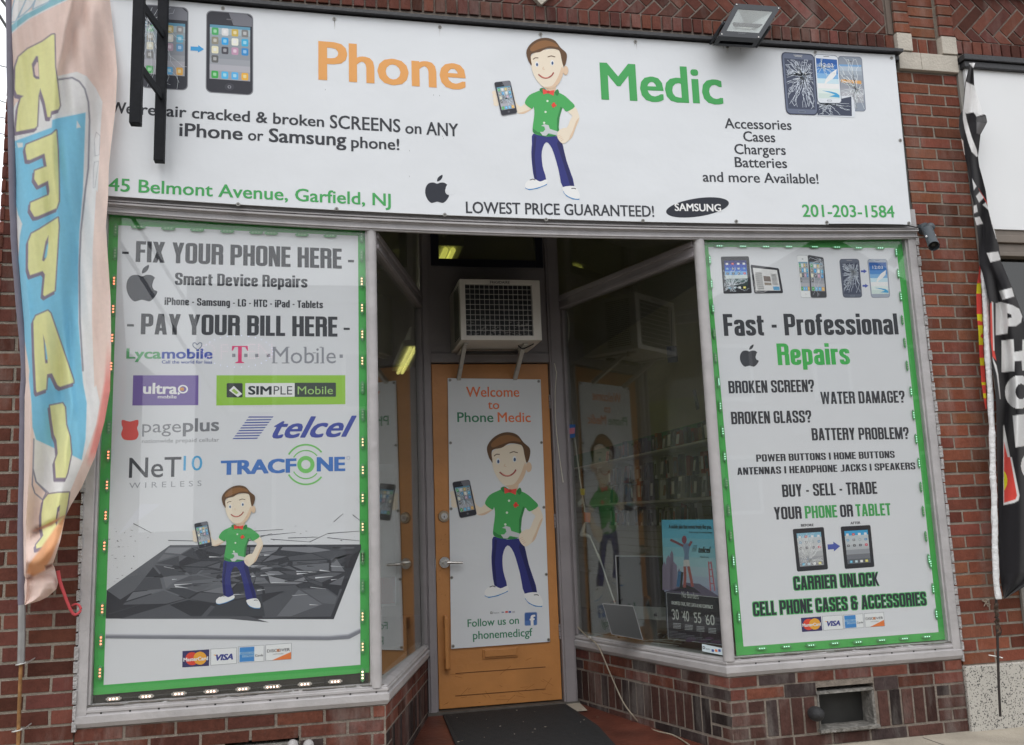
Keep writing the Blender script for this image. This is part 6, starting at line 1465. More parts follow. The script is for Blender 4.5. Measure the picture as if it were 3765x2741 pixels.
for i in range(60):
    x, y = random.uniform(1.66, 2.0), random.uniform(.42, 1.05); a = random.uniform(0, 3.14); L_ = random.uniform(.02, .09)
    if x < 1.99 - (y - .03) * .34 + .04: continue
    b.obox((x, y, .452 + random.uniform(0, .012)), (L_ * math.cos(a), L_ * math.sin(a), random.uniform(-.004, .008)), (-.006 * math.sin(a), .006 * math.cos(a), 0), (0, 0, .0008), random.choice([ink(205, 205, 205), ink(170, 165, 155), ink(120, 105, 80), ink(70, 60, 52)]))
o = b.build('paper_scraps'); o['label'] = 'loose paper strips and scraps lying on the window ledge'; o['category'] = 'paper'; struct(o, 'stuff')
# ================================================================== CORDS
CORD = mat('cream_cord', (.72, .69, .60), .5, noise=.1); PLUGW = mat('plug_white', (.60, .58, .53), .45)
IN1 = Plane(gA - gn * .03, gn)
ec = thing('extension_cord', 'cream extension cord with plug and paper tags hanging inside the side window', 'cord', tuple(IN1.at(T('C3', 780, 1370))))
b = MB(); b.tube(smooth_line([IN1.at(z) for z in TT('B3', (642, 1012), (660, 1100), (655, 1250), (630, 1390), (620, 1430), (635, 1600)) + TT('C3', (645, 130), (680, 420), (715, 640), (735, 800), (762, 1000), (788, 1160), (798, 1300))], 6), .0042, CORD, 8); b.build('cord', ec)
b = MB(); b.tube(smooth_line([IN1.at(z) for z in TT('C3', (835, 1412), (870, 1490), (930, 1640)) + TT('D3', (905, 60), (960, 230), (1010, 380), (1045, 475))], 6), .0042, CORD, 8); b.build('cord', ec)
b = MB(); a, c = IN1.at(T('C3', 796, 1300)), IN1.at(T('C3', 770, 1400)); b.tube([a, a * .6 + c * .4, c], .010, PLUGW, 10, r1=.017); b.tube([IN1.at(T('C3', 785, 1395)), IN1.at(T('C3', 838, 1412))], .013, PLUGW, 10, r1=.008); b.build('plug', ec)
for nm, k, P_, c_ in (('yellow', 'C3', ((758, 1010), (800, 1012), (798, 1065), (765, 1066)), (206, 190, 70)), ('orange', 'C3', ((790, 1207), (845, 1214), (842, 1294), (795, 1288)), (226, 122, 86)), ('white', 'C3', ((775, 1085), (785, 1130), (750, 1158), (738, 1130)), (190, 190, 180))):
    b = MB(); b.prism([IN1.at(z, .006) for z in TT(k, *P_)], -gn * .001, ink(*c_)); o = b.build('cord_tag', ec); o['label'] = nm + ' paper tag'
b = MB(); OUT1 = Plane(gA + gn * .004, gn); b.prism([OUT1.at(z) for z in TT('C3', (640, 480), (712, 478), (708, 585), (636, 597))], -gn * .001, ink(62, 106, 170)); b.prism([OUT1.at(z, .0008) for z in TT('C3', (641, 512), (710, 505), (708, 553), (638, 562))], -gn * .0005, ink(196, 122, 140)); tag(b.build('blue_sticker'), 'blue and pink sticker on the side window next to the door hinges', 'sticker')
dfy = DY - .05
b = MB(); b.tube(smooth_line([U(z, dfy) for z in TT('B3', (540, 1440), (552, 1500)) + TT('C3', (556, 60), (545, 240), (552, 480), (578, 720), (600, 880), (612, 960)) ], 6) , .003, CORD, 6); b.build
tag(b.build('thin_wire'), 'thin cream wire running loosely down the door frame beside the hinges', 'wire')
S5 = Plane(gA + gn * .012, gn)
pts = [S5.at(z) for z in TT('D3', (640, 90), (638, 440), (660, 540), (720, 650), (800, 735))]
sillp = Plane(gA + gn * .045, gn)
pts += [sillp.at(z) for z in TT('D3', (880, 800), (925, 870), (980, 1000), (1040, 1140), (1110, 1290), (1180, 1390))]
pts += [UZ(z, .012) for z in TT('D3', (1260, 1475), (1380, 1530), (1520, 1565), (1620, 1620), (1720, 1700))]
b = MB(); b.tube(smooth_line(pts, 6), .0042, mat('dirty_cord', (.30, .26, .20), .6, noise=.2), 8); gc = b.build('cord')
b = MB(); c = sillp.at(T('D3', 832, 755)); b.obox(c, gd * .010, gn * .006, Z3 * .006, PLUGW, bev=.002); c = S5.at(T('D3', 622, 488)); b.obox(c, gd * .006, gn * .006, Z3 * .008, PLUGW, bev=.002); b.build('cable_clip', gc)
gc.name = 'floor_cord'; tag(gc, 'dirty beige cord running over the sill and down the brick base to the floor', 'cord')
# ================================================================== SHOP INTERIOR
def lamp(label, x, y0, y1, z, e, c_=(1.0, .90, .26)):
    o = thing('ceiling_lamp', label, 'lamp', (x, (y0 + y1) / 2, z), 'fluorescent ceiling lamps')
    b = MB(); b.box(x - .10, x + .10, y0 - .02, y1 + .02, z + .04, z + .10, mat('lamp_tray', (.5, .5, .45), .5)); b.box(x - .02, x + .02, y0, y1, z + .10, 3.2, mat('lamp_tray', (.5, .5, .45), .5)); b.build('lamp_tray', o)
    for k in (-1, 1):
        b = MB(); b.cyl((x + k * .026, y0, z + .015), (x + k * .026, y1, z + .015), .019, glow('fluorescent_%d' % int(e * 10), c_, e), 12); b.build('lamp_tube', o)
lamp('yellowish fluorescent ceiling lamp seen through the side window nearest the door handle', .92, 4.9, 6.5, 2.95, 1.3)
lamp('yellowish fluorescent ceiling lamp seen through the glass over the door', .86, 1.62, 2.9, 3.02, 1.3)
lamp('fluorescent ceiling lamp deep in the shop behind the carrier poster', -.3, 2.2, 3.8, 2.95, 9., (1., .93, .74))  # unseen lamp added to light the right shop wall
lamp('fluorescent ceiling lamp at the back of the shop behind the carrier poster', -.3, 4.8, 6.4, 2.95, 9.1, (1., .93, .74))  # another unseen lamp, added for more light indoors
WX = 3.28
SLAT = mat('slatwall', (.38, .36, .31), .6); SHW = mat('shelf_white', (.55, .54, .51), .5)
sl = thing('slatwall', 'cream slatted wall panel behind the goods at the right of the shop', 'wall panel', (WX, 3.5, .9))
b = MB()
for i in range(17):
    z = .45 + i * .077; b.box(WX - .0, WX + .015, .8, 7.3, z, z + .069, SLAT)
b.build('slats', sl)
for z, lab in ((1.735, 'long white shelf under the green band on the right shop wall'), (1.27, 'lower white shelf loaded with boxed goods on the right shop wall')):
    b = MB(); b.box(WX - .24, WX, .8, 7.3, z, z + .018, SHW, bev=.003)
    s_ = b.build('wall_shelf'); tag(s_, lab, 'shelf', 'shelves on the right shop wall')
    b = MB()
    for i in range(9): b.prism([(WX - .2, 1.0 + i * .75, z), (WX, 1.0 + i * .75, z), (WX, 1.0 + i * .75, z - .08)], (0, .012, 0), SHW)
    b.build('shelf_bracket', s_)
PKC = [ink(40, 42, 50), ink(28, 30, 36), ink(66, 70, 80), ink(140, 52, 46), ink(180, 182, 186), ink(90, 94, 104), ink(52, 58, 84), ink(116, 78, 52), ink(206, 206, 204), ink(46, 48, 54)]
cnt = 0
for zt, h0, grp in ((1.755, .17, 'boxed goods standing on the top shelf'), (1.30, .20, 'boxed goods on the lower shelf'), (1.50, .19, 'packets hanging on the slatted wall'), (1.05, .19, 'packets hanging low on the slatted wall'), (.80, .17, 'packets hanging lowest on the slatted wall')):
    y = 1.15
    while y < 5.6 and cnt < 170:
        w_ = random.uniform(.05, .09); h = h0 * random.uniform(.8, 1.1)
        if random.random() < .84:
            c_ = random.choice(PKC); b = MB(); dpt = random.uniform(.03, .06); off = random.uniform(.04, .12) if 'hang' in grp else random.uniform(.05, .16); til = random.uniform(-.012, .03)
            b.prism([(WX - off, y, zt), (WX - off, y + w_, zt), (WX - off + til, y + w_, zt + h), (WX - off + til, y, zt + h)], (dpt, 0, 0), c_)
            o = b.build('goods_packet')
            b = MB(); lx = WX - off - .0012; b.prism([(lx + til * .2, y + .008, zt + h * .2), (lx + til * .2, y + w_ - .008, zt + h * .2), (lx + til * .8, y + w_ - .008, zt + h * .8), (lx + til * .8, y + .008, zt + h * .8)], (.0006, 0, 0), random.choice(PKC)); b.build('packet_print', o)
            tag(o, {'boxed goods standing on the top shelf': 'boxed phone accessory standing on the top wall shelf inside', 'boxed goods on the lower shelf': 'boxed phone accessory standing on the lower wall shelf inside', 'packets hanging on the slatted wall': 'phone accessory packet hanging between the two wall shelves', 'packets hanging low on the slatted wall': 'phone accessory packet hanging just below the lower wall shelf', 'packets hanging lowest on the slatted wall': 'phone accessory packet in the lowest hanging row inside'}[grp], 'packet', grp); cnt += 1
        y += w_ + random.uniform(.008, .03)
# green tinted back wall paper seen through the left side glass
b = MB(); b.box(-.98, -.96, 1.5, 5, .5, 2.2, mat('lime_wall', (.30, .36, .05), .7)); o = b.build('lime_display_board'); tag(o, 'lime green display board inside, behind the carrier poster window', 'display board')
b = MB(); b.box(.05, .5, 2.2, 2.24, .6, 1.6, ink(225, 225, 220)); b.box(.06, .49, 2.19, 2.199, .62, .8, ink(200, 70, 60)); b.box(.1, .3, 2.19, 2.199, .85, 1.2, ink(120, 160, 190)); tag(b.build('standing_poster'), 'white and red poster standing inside beside the door, behind the side glass', 'poster')
# ================================================================== WIRES IN THE SKY
for i, (a, c, lab) in enumerate(((T('A1', -40, -70), T('A1', 130, 150), 'thickest black power line crossing the sky at the top left corner'), (T('A1', -30, 90), T('A1', 120, 330), 'black power line beside the flag, second from the top corner'), (T('A1', -50, 535), T('A1', 110, 575), 'thin wire level with the flag letter R in the left sky'), (T('A1', -50, 820), T('A1', 110, 880), 'thin wire in the left sky below the one at the flag letter'), (T('A1', -50, 965), T('A1', 110, 1000), 'thin wire in the left sky, second from the lowest'), (T('A1', -40, 1100), T('A1', 110, 1140), 'lowest thin wire in the strip of sky at the left edge'))):
    yy = 6.0 + i; P0, P1 = U(a, yy), U(c, yy + 2); d_ = P1 - P0
    b = MB(); b.tube([P0 - d_ * 6, P0, P1, P1 + d_ * 4], .018 if i < 2 else .008, mat('wire_black', (.02, .02, .022), .6), 6); tag(b.build('power_line'), lab, 'power line', 'power lines in the left sky')
# ================================================================== FLAGS (cloth grids; the print is the cloth's own colour)
def inpoly(X, Y, P):
    P = np.array(P, float); r = np.zeros(X.shape, bool); n = len(P); j = n - 1
    for i in range(n):
        xi, yi, xj, yj = *P[i], *P[j]
        c = ((yi > Y) != (yj > Y)) & (X < (xj - xi) * (Y - yi) / (yj - yi + 1e-9) + xi); r ^= c; j = i
    return r
def pdist(X, Y, P, closed=True):
    P = np.array(P, float); d = np.full(X.shape, 1e9); n = len(P)
    for i in range(n if closed else n - 1):
        a, b_ = P[i], P[(i + 1) % n]; v = b_ - a; L = v @ v + 1e-9
        t = np.clip(((X - a[0]) * v[0] + (Y - a[1]) * v[1]) / L, 0, 1)
        d = np.minimum(d, np.hypot(X - a[0] - t * v[0], Y - a[1] - t * v[1]))
    return d
CLOTH = attr_mat('flag_cloth', .75, noise=.04, nscale=40, bump=.08, bscale=500, spec=.15)
t_ = CLOTH.node_tree; pb = t_.nodes['Principled BSDF']; pb.inputs['Sheen Weight'].default_value = .15
trl = t_.nodes.new('ShaderNodeBsdfTranslucent'); mxs = t_.nodes.new('ShaderNodeMixShader'); mxs.inputs[0].default_value = .30
src = pb.inputs['Base Color'].links[0].from_socket; t_.links.new(src, trl.inputs[0])
ou = [n for n in t_.nodes if n.type == 'OUTPUT_MATERIAL'][0]; t_.links.new(pb.outputs[0], mxs.inputs[1]); t_.links.new(trl.outputs[0], mxs.inputs[2]); t_.links.new(mxs.outputs[0], ou.inputs[0])
def lin(r, g, b): return np.array([min(.86, s2l(c) * PK * k) for c, k in ((r, 1.15), (g, 1.13), (b, 1.12))])
def cloth(name, parent, left, right, depth, paint, nx, ny, thick=True):
    """left/right: pixel edge polylines sampled by y; depth(s, py, px) -> y of the cloth; paint(X, Y) -> linear colour"""
    ly, lx = np.array([p[1] for p in left]), np.array([p[0] for p in left]); ry, rx = np.array([p[1] for p in right]), np.array([p[0] for p in right])
    y0, y1 = max(ly[0], ry[0]), min(ly[-1], ry[-1]); ys = np.linspace(y0, y1, ny); s = np.linspace(0, 1, nx)
    xl, xr = np.interp(ys, ly, lx), np.interp(ys, ry, rx)
    X = xl[:, None] + (xr - xl)[:, None] * s[None]; Y = np.repeat(ys[:, None], nx, 1); S = np.repeat(s[None], ny, 0)
    Dp = depth(S, Y, X)
    d = CF[None, None] + CR[None, None] * ((X - SRC_W / 2) / FPX)[..., None] + CU[None, None] * ((SRC_H / 2 - Y) / FPX)[..., None]
    P = CAM + d * ((Dp - CAM[1]) / d[..., 1])[..., None]
    col = paint(X, Y)
    off = root_loc(parent); V = (P - off).reshape(-1, 3)
    idx = np.arange(nx * ny).reshape(ny, nx); F = np.stack([idx[:-1, :-1], idx[1:, :-1], idx[1:, 1:], idx[:-1, 1:]], -1).reshape(-1, 4)
    me = bpy.data.meshes.new(name); me.from_pydata(V.tolist(), [], F.tolist()); me.materials.append(CLOTH)
    a = me.color_attributes.new('col', 'FLOAT_COLOR', 'POINT'); C4 = np.ones((nx * ny, 4)); C4[:, :3] = col.reshape(-1, 3); a.data.foreach_set('color', C4.ravel())
    me.polygons.foreach_set('use_smooth', [True] * len(F)); me.update()
    o = bpy.data.objects.new(name, me); COL.objects.link(o); o.parent = parent; return o
# ---------------------------------------------------------------- left flag
fl1 = thing('feather_flag', 'tall peach and blue feather flag reading REPAIR backwards on a grey pole', 'flag', tuple(U((75, 2220), -.06)))
Lf = [(44, -30)] + TT('A1', (95, 0), (72, 250), (68, 400), (75, 600), (85, 1000), (110, 1500)) + TT('B1', (115, 100), (130, 280), (150, 600), (200, 1100), (215, 1600)) + TT('C1', (205, 250), (200, 900), (190, 1300)) + TT('D1', (195, 0), (203, 482))
Rf = [(404, -30)] + TT('A1', (915, 0), (935, 200), (962, 430), (975, 600), (962, 900), (925, 1200), (905, 1400)) + TT('B1', (900, 50), (880, 300), (900, 600), (920, 900), (925, 1300), (916, 1600)) + TT('C1', (915, 200), (870, 450), (790, 750), (680, 1000), (590, 1150), (542, 1250), (500, 1450), (440, 1640)) + TT('D1', (420, 110), (455, 175), (482, 300), (470, 350), (400, 415), (330, 450), (215, 483))
Lf[-1] = (Lf[-1][0], 2224.5); Rf[-1] = (Lf[-1][0] + 6, 2224.5)
PEACH, PEACH2, BLUE, TEAL, WHITE_, YEL, PURP, REDP_ = lin(238, 190, 182), lin(222, 180, 152), lin(122, 184, 212), lin(132, 178, 190), lin(228, 226, 228), lin(232, 222, 154), lin(126, 118, 134), lin(206, 118, 112)
BLU = TT('A1', (102, 1182), (430, 1062), (434, 1000), (480, 985), (712, 938)) + TT('B1', (690, 0), (660, 350), (650, 650), (652, 1100), (690, 1600)) + TT('C1', (722, 300), (712, 600), (680, 776), (600, 735), (450, 675), (300, 605), (270, 500), (262, 300), (240, 100)) + TT('B1', (245, 1500), (205, 1250), (160, 800), (150, 600), (165, 380), (185, 280), (150, 200), (118, 60)) + TT('A1', (112, 1500), (104, 1300))
WBD = TT('A1', (455, 640), (640, 598), (720, 635), (800, 740), (852, 850), (835, 1100), (812, 1600)) + TT('B1', (800, 0), (770, 500), (765, 1100), (785, 1640)) + TT('C1', (800, 150), (830, 300), (800, 480), (700, 760), (640, 900), (560, 1090), (400, 1046), (295, 965), (272, 880), (282, 600), (262, 300)) + TT('A1', (100, 1400), (85, 950), (140, 850), (320, 850))
WLINE = TT('A1', (480, 665), (600, 648), (660, 680), (705, 740), (735, 850), (745, 1000), (735, 1400)) + TT('B1', (710, 0), (672, 350), (660, 650), (665, 1100), (690, 1500))
BUT1 = TT('A1', (800, 1100), (832, 1130), (825, 1290), (790, 1300), (785, 1160)); BUT2 = TT('A1', (785, 1350), (820, 1340), (790, 1560), (775, 1565), (778, 1400))
HEM = TT('C1', (275, 850), (300, 955), (385, 1045), (355, 1105), (290, 1050), (268, 980))
LR = TT('A1', (452, 288), (458, 560), (478, 700), (498, 880), (486, 910), (425, 928), (418, 975), (395, 975), (372, 850), (335, 738), (320, 800), (308, 1050), (290, 1068), (135, 1097), (133, 1070), (150, 900), (172, 820), (196, 800), (140, 785), (124, 745), (128, 560), (155, 475), (230, 410), (350, 350), (430, 292))
LRh = TT('A1', (264, 535), (300, 468), (316, 470), (328, 660), (300, 658), (278, 640))
LE_ = TT('A1', (468, 1085), (430, 1120), (220, 1205), (210, 1240), (225, 1330), (250, 1332), (370, 1278), (388, 1385), (290, 1422), (284, 1490), (318, 1545), (400, 1505), (412, 1590)) + TT('B1', (405, 40), (255, 105), (250, 160), (286, 222), (320, 215), (470, 150), (490, 90)) + TT('A1', (488, 1500), (480, 1250))
LP_ = TT('B1', (482, 228), (488, 300), (470, 600), (455, 835), (372, 882), (358, 870), (374, 702), (355, 672), (250, 708), (233, 650), (235, 430), (262, 362), (330, 325)); LPh = TT('B1', (378, 430), (404, 375), (400, 440), (384, 560), (366, 592), (350, 585))
LA_ = TT('B1', (398, 1002), (420, 1025), (610, 1580)) + TT('C1', (610, 130), (500, 166), (478, 150), (432, 52), (392, 62), (384, 185), (308, 212), (300, 190)) + TT('B1', (285, 1350), (278, 1090), (300, 1045)); LAh = TT('B1', (358, 1200), (372, 1250), (398, 1438), (376, 1440))
LI_ = TT('C1', (520, 302), (540, 335), (550, 480), (580, 580), (592, 720), (560, 880), (545, 922), (465, 922), (456, 790), (480, 720), (470, 610), (448, 560), (430, 440), (416, 322))
LR2 = TT('C1', (575, 1045), (480, 1048), (400, 1060), (362, 1110), (345, 1220), (345, 1330), (360, 1400), (340, 1430), (300, 1480), (302, 1510), (380, 1490), (470, 1380), (540, 1245), (560, 1150)); LR2h = TT('C1', (500, 1148), (476, 1170), (460, 1290), (470, 1325), (490, 1250))
TOPB = TT('A1', (84, 290), (90, 210), (200, 120), (380, 30), (420, -60), (640, -60), (560, 0), (400, 75), (240, 160), (150, 230))
TOPL = [TT('A1', (90, 190), (100, 80), (130, -40), (260, -60), (190, 60), (130, 180)), TT('A1', (150, 150), (215, 0), (240, -60), (330, -60), (260, 60), (190, 125)), TT('A1', (270, 80), (300, -20), (320, -60), (480, -60), (400, 20))]
def paint_left(X, Y):
    C = np.empty(X.shape + (3,)); C[:] = PEACH
    def fill(m, c): C[m] = c
    def soft(P, c, k=3.0, closed=True):
        m = inpoly(X, Y, P); d = pdist(X, Y, P, closed) * np.where(m, 1, -1); a = np.clip(d / k + .5, 0, 1)[..., None]; C[:] = C * (1 - a) + c * a
    def ln(P, w, c, closed=False):
        a = np.clip((w - pdist(X, Y, P, closed)) / 2.5 + .5, 0, 1)[..., None]; C[:] = C * (1 - a) + c * a
    soft(TOPB, TEAL); ln(TOPB, 2.2, lin(215, 225, 228), True)
    for P in TOPL: soft(P, WHITE_); ln(P, 2.2, lin(150, 175, 190), True)
    soft(WBD, WHITE_); soft(BLU, BLUE)
    ln(WLINE, 3.4, lin(138, 138, 148)); ln(BUT1, 1., lin(165, 165, 170), True); ln(BUT2, 1., lin(165, 165, 170), True)
    ln(TT('C1', (282, 600), (275, 850), (300, 955), (400, 1045)), 2.8, lin(140, 140, 152)); ln(HEM, 2.6, lin(130, 130, 142), True)
    red = np.clip((X - np.interp(Y, [1250, 1400, 1560, 1700], [388, 380, 352, 315])) / 10, 0, 1) * np.clip((Y - 1250) / 160, 0, 1) * np.clip((1720 - Y) / 60, 0, 1)
    C[:] = C * (1 - red[..., None] * .8) + REDP_ * red[..., None] * .8
    for P, H in ((LR, LRh), (LE_, None), (LP_, LPh), (LA_, LAh), (LI_, None), (LR2, LR2h)):
        sh = [(x - 5, y + 11) for x, y in P]
        a = np.clip((5.5 - np.where(inpoly(X, Y, sh), 0, pdist(X, Y, sh))) / 2.5, 0, 1); a = np.maximum(a, np.clip((6 - np.where(inpoly(X, Y, P), 0, pdist(X, Y, P))) / 2.5, 0, 1))[..., None]
        C[:] = C * (1 - a) + PURP * a; soft(P, YEL)
        if H is not None:
            soft([(x, y) for x, y in H], PURP); Hc = np.mean(np.array(H), 0); soft([tuple(Hc + (np.array(h) - Hc) * .62 + (3, 5)) for h in H], BLUE if P is LP_ or P is LA_ else PEACH)
    Z4 = lambda *pts: [(x * .4845, 1500 + y * .4845) for x, y in pts]
    soft(Z4((495, 815), (430, 895), (300, 1080), (215, 1190), (203, 1255), (250, 1278), (335, 1238), (395, 1130), (440, 1020), (478, 915)), lin(206, 156, 116), 9.)   # backlit shading of the folded tail, put into the cloth colour
    soft(Z4((340, 1200), (400, 1180), (395, 1205), (350, 1228)), lin(120, 78, 66), 8.); soft(Z4((250, 935), (330, 895), (470, 825), (490, 822), (400, 885), (330, 918)), lin(196, 150, 128), 6.)  # crease and fold shade, also painted into the cloth colour
    for P in (TT('A1', (140, 1190), (190, 1190), (190, 1225), (150, 1230)), TT('A1', (110, 1205), (130, 1225), (112, 1240)), TT('A1', (640, 1005), (672, 1060), (636, 1068))): soft(P, lin(205, 225, 232))
    return C
def depth_left(S, Y, X):
    f = -.115 + .030 * np.sin(S * 7.5 + Y / 330.) - .022 * np.exp(-((X - np.interp(Y, [0, 300, 600, 900, 1500, 2000], [265, 205, 195, 215, 260, 200])) / 16.) ** 2)
    f += .028 * np.exp(-((X - np.interp(Y, [0, 130, 300, 500], [320, 265, 225, 215])) / 30.) ** 2) * np.clip((700 - Y) / 500, 0, 1)
    f += .012 * np.sin(X / 21. + Y / 140.) * np.clip(S * 2, 0, 1) + .006 * np.sin(X / 9. - Y / 60.)
    low = np.clip((Y - 1850) / 80, 0, 1)
    f -= low * .12 * np.exp(-((Y - (2075 - .55 * (X - 100))) / 60.) ** 2) - low * .08 * np.exp(-((Y - (2120 - .25 * (X - 100))) / 26.) ** 2)
    f += low * .05 * np.exp(-((Y - (1965 - .5 * (X - 120))) / 16.) ** 2) * np.clip((X - 110) / 30, 0, 1)
    return f * np.clip(S * 6 + .55, 0, 1)
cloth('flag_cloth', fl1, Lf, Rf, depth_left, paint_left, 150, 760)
b = MB(); SLV = mat('sleeve_cloth', (.16, .15, .19), .8, noise=.1)
sl_pts = TT('A1', (60, -60)) + TT('A1', (78, 100)) + TT('B1', (108, 100), (150, 800), (205, 1450)) + TT('C1', (195, 300), (190, 900), (180, 1300)) + TT('D1', (178, 0), (180, 250), (182, 482))
b.tube([U(p, -.06) + np.array([random.uniform(-.001, .001), 0, 0]) for p in smooth_line(sl_pts, 6)], .016, SLV, 10); b.build('pole_sleeve', fl1)
b = MB(); GALV = mat('galvanised', (.33, .33, .33), .45, metal=.5, noise=.2, nscale=12); b.tube([U(p, -.06) for p in TT('D1', (182, 470), (180, 750), (175, 970))], .0150, GALV, 12); b.build('pole', fl1)
b = MB(); RUST = mat('rusty_rod', (.26, .13, .045), .8, noise=.5, nscale=25, bump=.3); b.tube([U(p, -.055) for p in TT('D1', (174, 960), (165, 1200), (155, 1500), (148, 1700))] , .0075, RUST, 8); e = U(T('D1', 148, 1700), -.055); b.tube([e, (e[0] - .004, -.055, .0)], .0075, RUST, 8); b.build('ground_rod', fl1)
CLIPM = mat('clip_metal', (.6, .6, .58), .35, metal=.7)
for x, y in ((180, 972), (150, 1525)):
    b = MB(); c = U(T('D1', x, y), -.055); b.tube([c + np.array([.022 * math.cos(a), .022 * math.sin(a), .004 * math.cos(a)]) for a in np.linspace(0, 6.28, 14)], .003, CLIPM, 6); b.tube([c + np.array([.02, 0, 0]), c + np.array([.034, .062, .012])], .003, CLIPM, 6); b.build('pole_clip', fl1)
b = MB(); b.tube([U(p, -.12 + .0012 * i) for i, p in enumerate(smooth_line(TT('D1', (482, 200), (500, 290), (530, 380), (560, 460), (590, 530), (620, 565), (655, 550), (672, 520), (655, 485), (625, 478), (600, 490)), 4))], .0075, mat('red_cord', (.50, .06, .07), .7), 8, r1=.0045); b.build('tie_cord', fl1)
# ---------------------------------------------------------------- right flag
E1 = lambda *pts: [(3300 + x * .4541, 250 + y * .4541) for x, y in pts]
E2 = lambda *pts: [(3300 + x * .4541, 1000 + y * .4541) for x, y in pts]
E3 = lambda *pts: [(3300 + x * .4541, 1700 + y * .4541) for x, y in pts]
fl2 = thing('feather_flag', 'black feather flag with white PHONE letters and a crinkled white pole sleeve', 'flag', tuple(U((3575, 2200), -.1)))
WH, BK, RD, YL, GY = lin(222, 222, 226), np.array([.020, .019, .022]), lin(206, 74, 66), lin(226, 200, 40), lin(110, 110, 112)
RF_L = [(3563, 232)] + E1((572, 20), (548, 120), (535, 250), (528, 340), (500, 390), (497, 480), (515, 570), (540, 700), (565, 800), (580, 900), (590, 1000), (615, 1090), (620, 1200), (640, 1280), (655, 1400), (658, 1500), (664, 1600)) + E2((690, 20), (740, 240), (745, 500), (760, 640), (765, 780), (790, 900), (800, 1100), (802, 1500)) + E3((808, 100), (815, 300), (818, 600), (826, 900), (840, 1000), (862, 1105))
RF_R = [(3586, 232)] + E1((615, 0), (622, 140), (665, 280), (690, 370), (716, 385), (726, 440), (700, 490), (672, 540), (660, 650), (652, 720), (662, 800), (690, 900), (715, 1000), (735, 1120), (770, 1250), (800, 1380), (820, 1440), (835, 1560), (870, 1640)) + E2((930, 130), (1010, 340), (1060, 600), (1100, 1000), (1140, 1500)) + E3((1150, 200), (1150, 900), (1060, 990), (960, 1050), (866, 1106))
def paint_right(X, Y):
    C = np.empty(X.shape + (3,)); C[:] = BK
    def soft(P, c, k=2.5):
        m = inpoly(X, Y, P); d = pdist(X, Y, P) * np.where(m, 1, -1); a = np.clip(d / k + .5, 0, 1)[..., None]; C[:] = C * (1 - a) + c * a
    soft(E1((560, -60), (640, -60), (618, 10), (555, 110), (530, 360), (560, 370), (615, 360), (640, 395), (705, 375), (660, 260), (625, 140), (620, 10)), WH)
    soft(E1((590, 30), (615, 0), (622, 145), (552, 112)), BK)
    soft(E1((528, 335), (550, 370), (565, 440), (600, 560), (640, 660), (650, 715), (640, 720), (600, 680), (572, 600), (545, 500), (530, 420)), WH)
    soft(E1((640, 400), (715, 390), (722, 440), (636, 440)), GY * .55); soft(E1((640, 440), (722, 445), (700, 490), (665, 540), (640, 530)), GY * .8)
    soft(E1((512, 570), (530, 590), (545, 705), (525, 690)), lin(214, 196, 190))
    for P in (((605, 900), (640, 960), (618, 990)), ((635, 1040), (665, 1005), (700, 1050), (660, 1092)), ((690, 1110), (715, 1090), (740, 1155)), ((612, 1120), (640, 1110), (650, 1165), (615, 1182)), ((622, 1215), (665, 1205), (692, 1262), (640, 1275)), ((722, 1500), (815, 1488), (836, 1555), (752, 1575))): soft(E1(*P), WH)
    soft(E1((655, 975), (670, 1000), (738, 1110), (738, 1125), (715, 1085)), RD)
    soft(E1((716, 1000), (736, 1110), (772, 1250), (805, 1380), (798, 1385), (762, 1260), (730, 1130)), WH)
    soft(E2((822, 155), (925, 130), (945, 200), (848, 228)), WH)
    # letters of the word running down the flag
    soft(E2((795, 255), (835, 245), (930, 270), (985, 300), (1010, 360), (1000, 410), (960, 440), (895, 442), (890, 500), (795, 515)), WH); soft(E2((888, 335), (920, 345), (925, 370), (890, 378)), BK)
    soft(E2((842, 558), (940, 546), (945, 650), (1010, 640), (1012, 552), (1110, 545), (1110, 790), (1010, 800), (1005, 720), (948, 725), (945, 805), (842, 815)), WH)
    a = np.hypot((X - 3300 - 985 * .4541) / (115 * .4541), (Y - 1000 - 975 * .4541) / (135 * .4541)); C[a < 1] = WH; a = np.hypot((X - 3300 - 1000 * .4541) / (45 * .4541), (Y - 1000 - 970 * .4541) / (62 * .4541)); C[a < 1] = BK
    soft(E2((932, 1165), (1150, 1140), (1160, 1390), (955, 1422)), WH)
    a = np.hypot((X - 3300 - 1110 * .4541) / (110 * .4541), (Y - 1000 - 1570 * .4541) / (125 * .4541)); C[a < 1] = WH
    soft(E2((750, 260), (768, 240), (775, 420), (785, 640), (800, 720), (770, 690), (755, 560)), RD); soft(E2((762, 240), (775, 250), (785, 640), (775, 640)), WH)
    soft(E2((768, 690), (802, 760), (815, 830), (835, 1030), (828, 1030), (805, 840), (775, 730)), WH)
    soft(E2((855, 1250), (862, 1240), (950, 1700), (860, 1700)), WH); soft(E3((858, -40), (925, -40), (988, 270), (980, 310), (945, 330), (858, 348)), WH); soft(E2((862, 1375), (930, 1660), (862, 1660)), RD); soft(E3((864, -40), (912, -40), (968, 270), (955, 302), (862, 330)), RD)
    a = np.hypot((X - 3300 - 850 * .4541) / (38 * .4541), (Y - 1700 - 150 * .4541) / (82 * .4541)); m = (a < 1) & (X > 3300 + 862 * .4541); C[m] = YL
    return C
def depth_right(S, Y, X):
    top = np.clip((1100 - Y) / 200, 0, 1)
    f = -.13 + .016 * np.sin(S * 6.2 + Y / 70.) * top + .03 * np.sin(S * 9 + Y / 260.) * (1 - top) + .012 * np.sin(X / 14. + Y / 110.)
    f -= .03 * np.exp(-((S - .55) / .14) ** 2) * (1 - top)
    return f
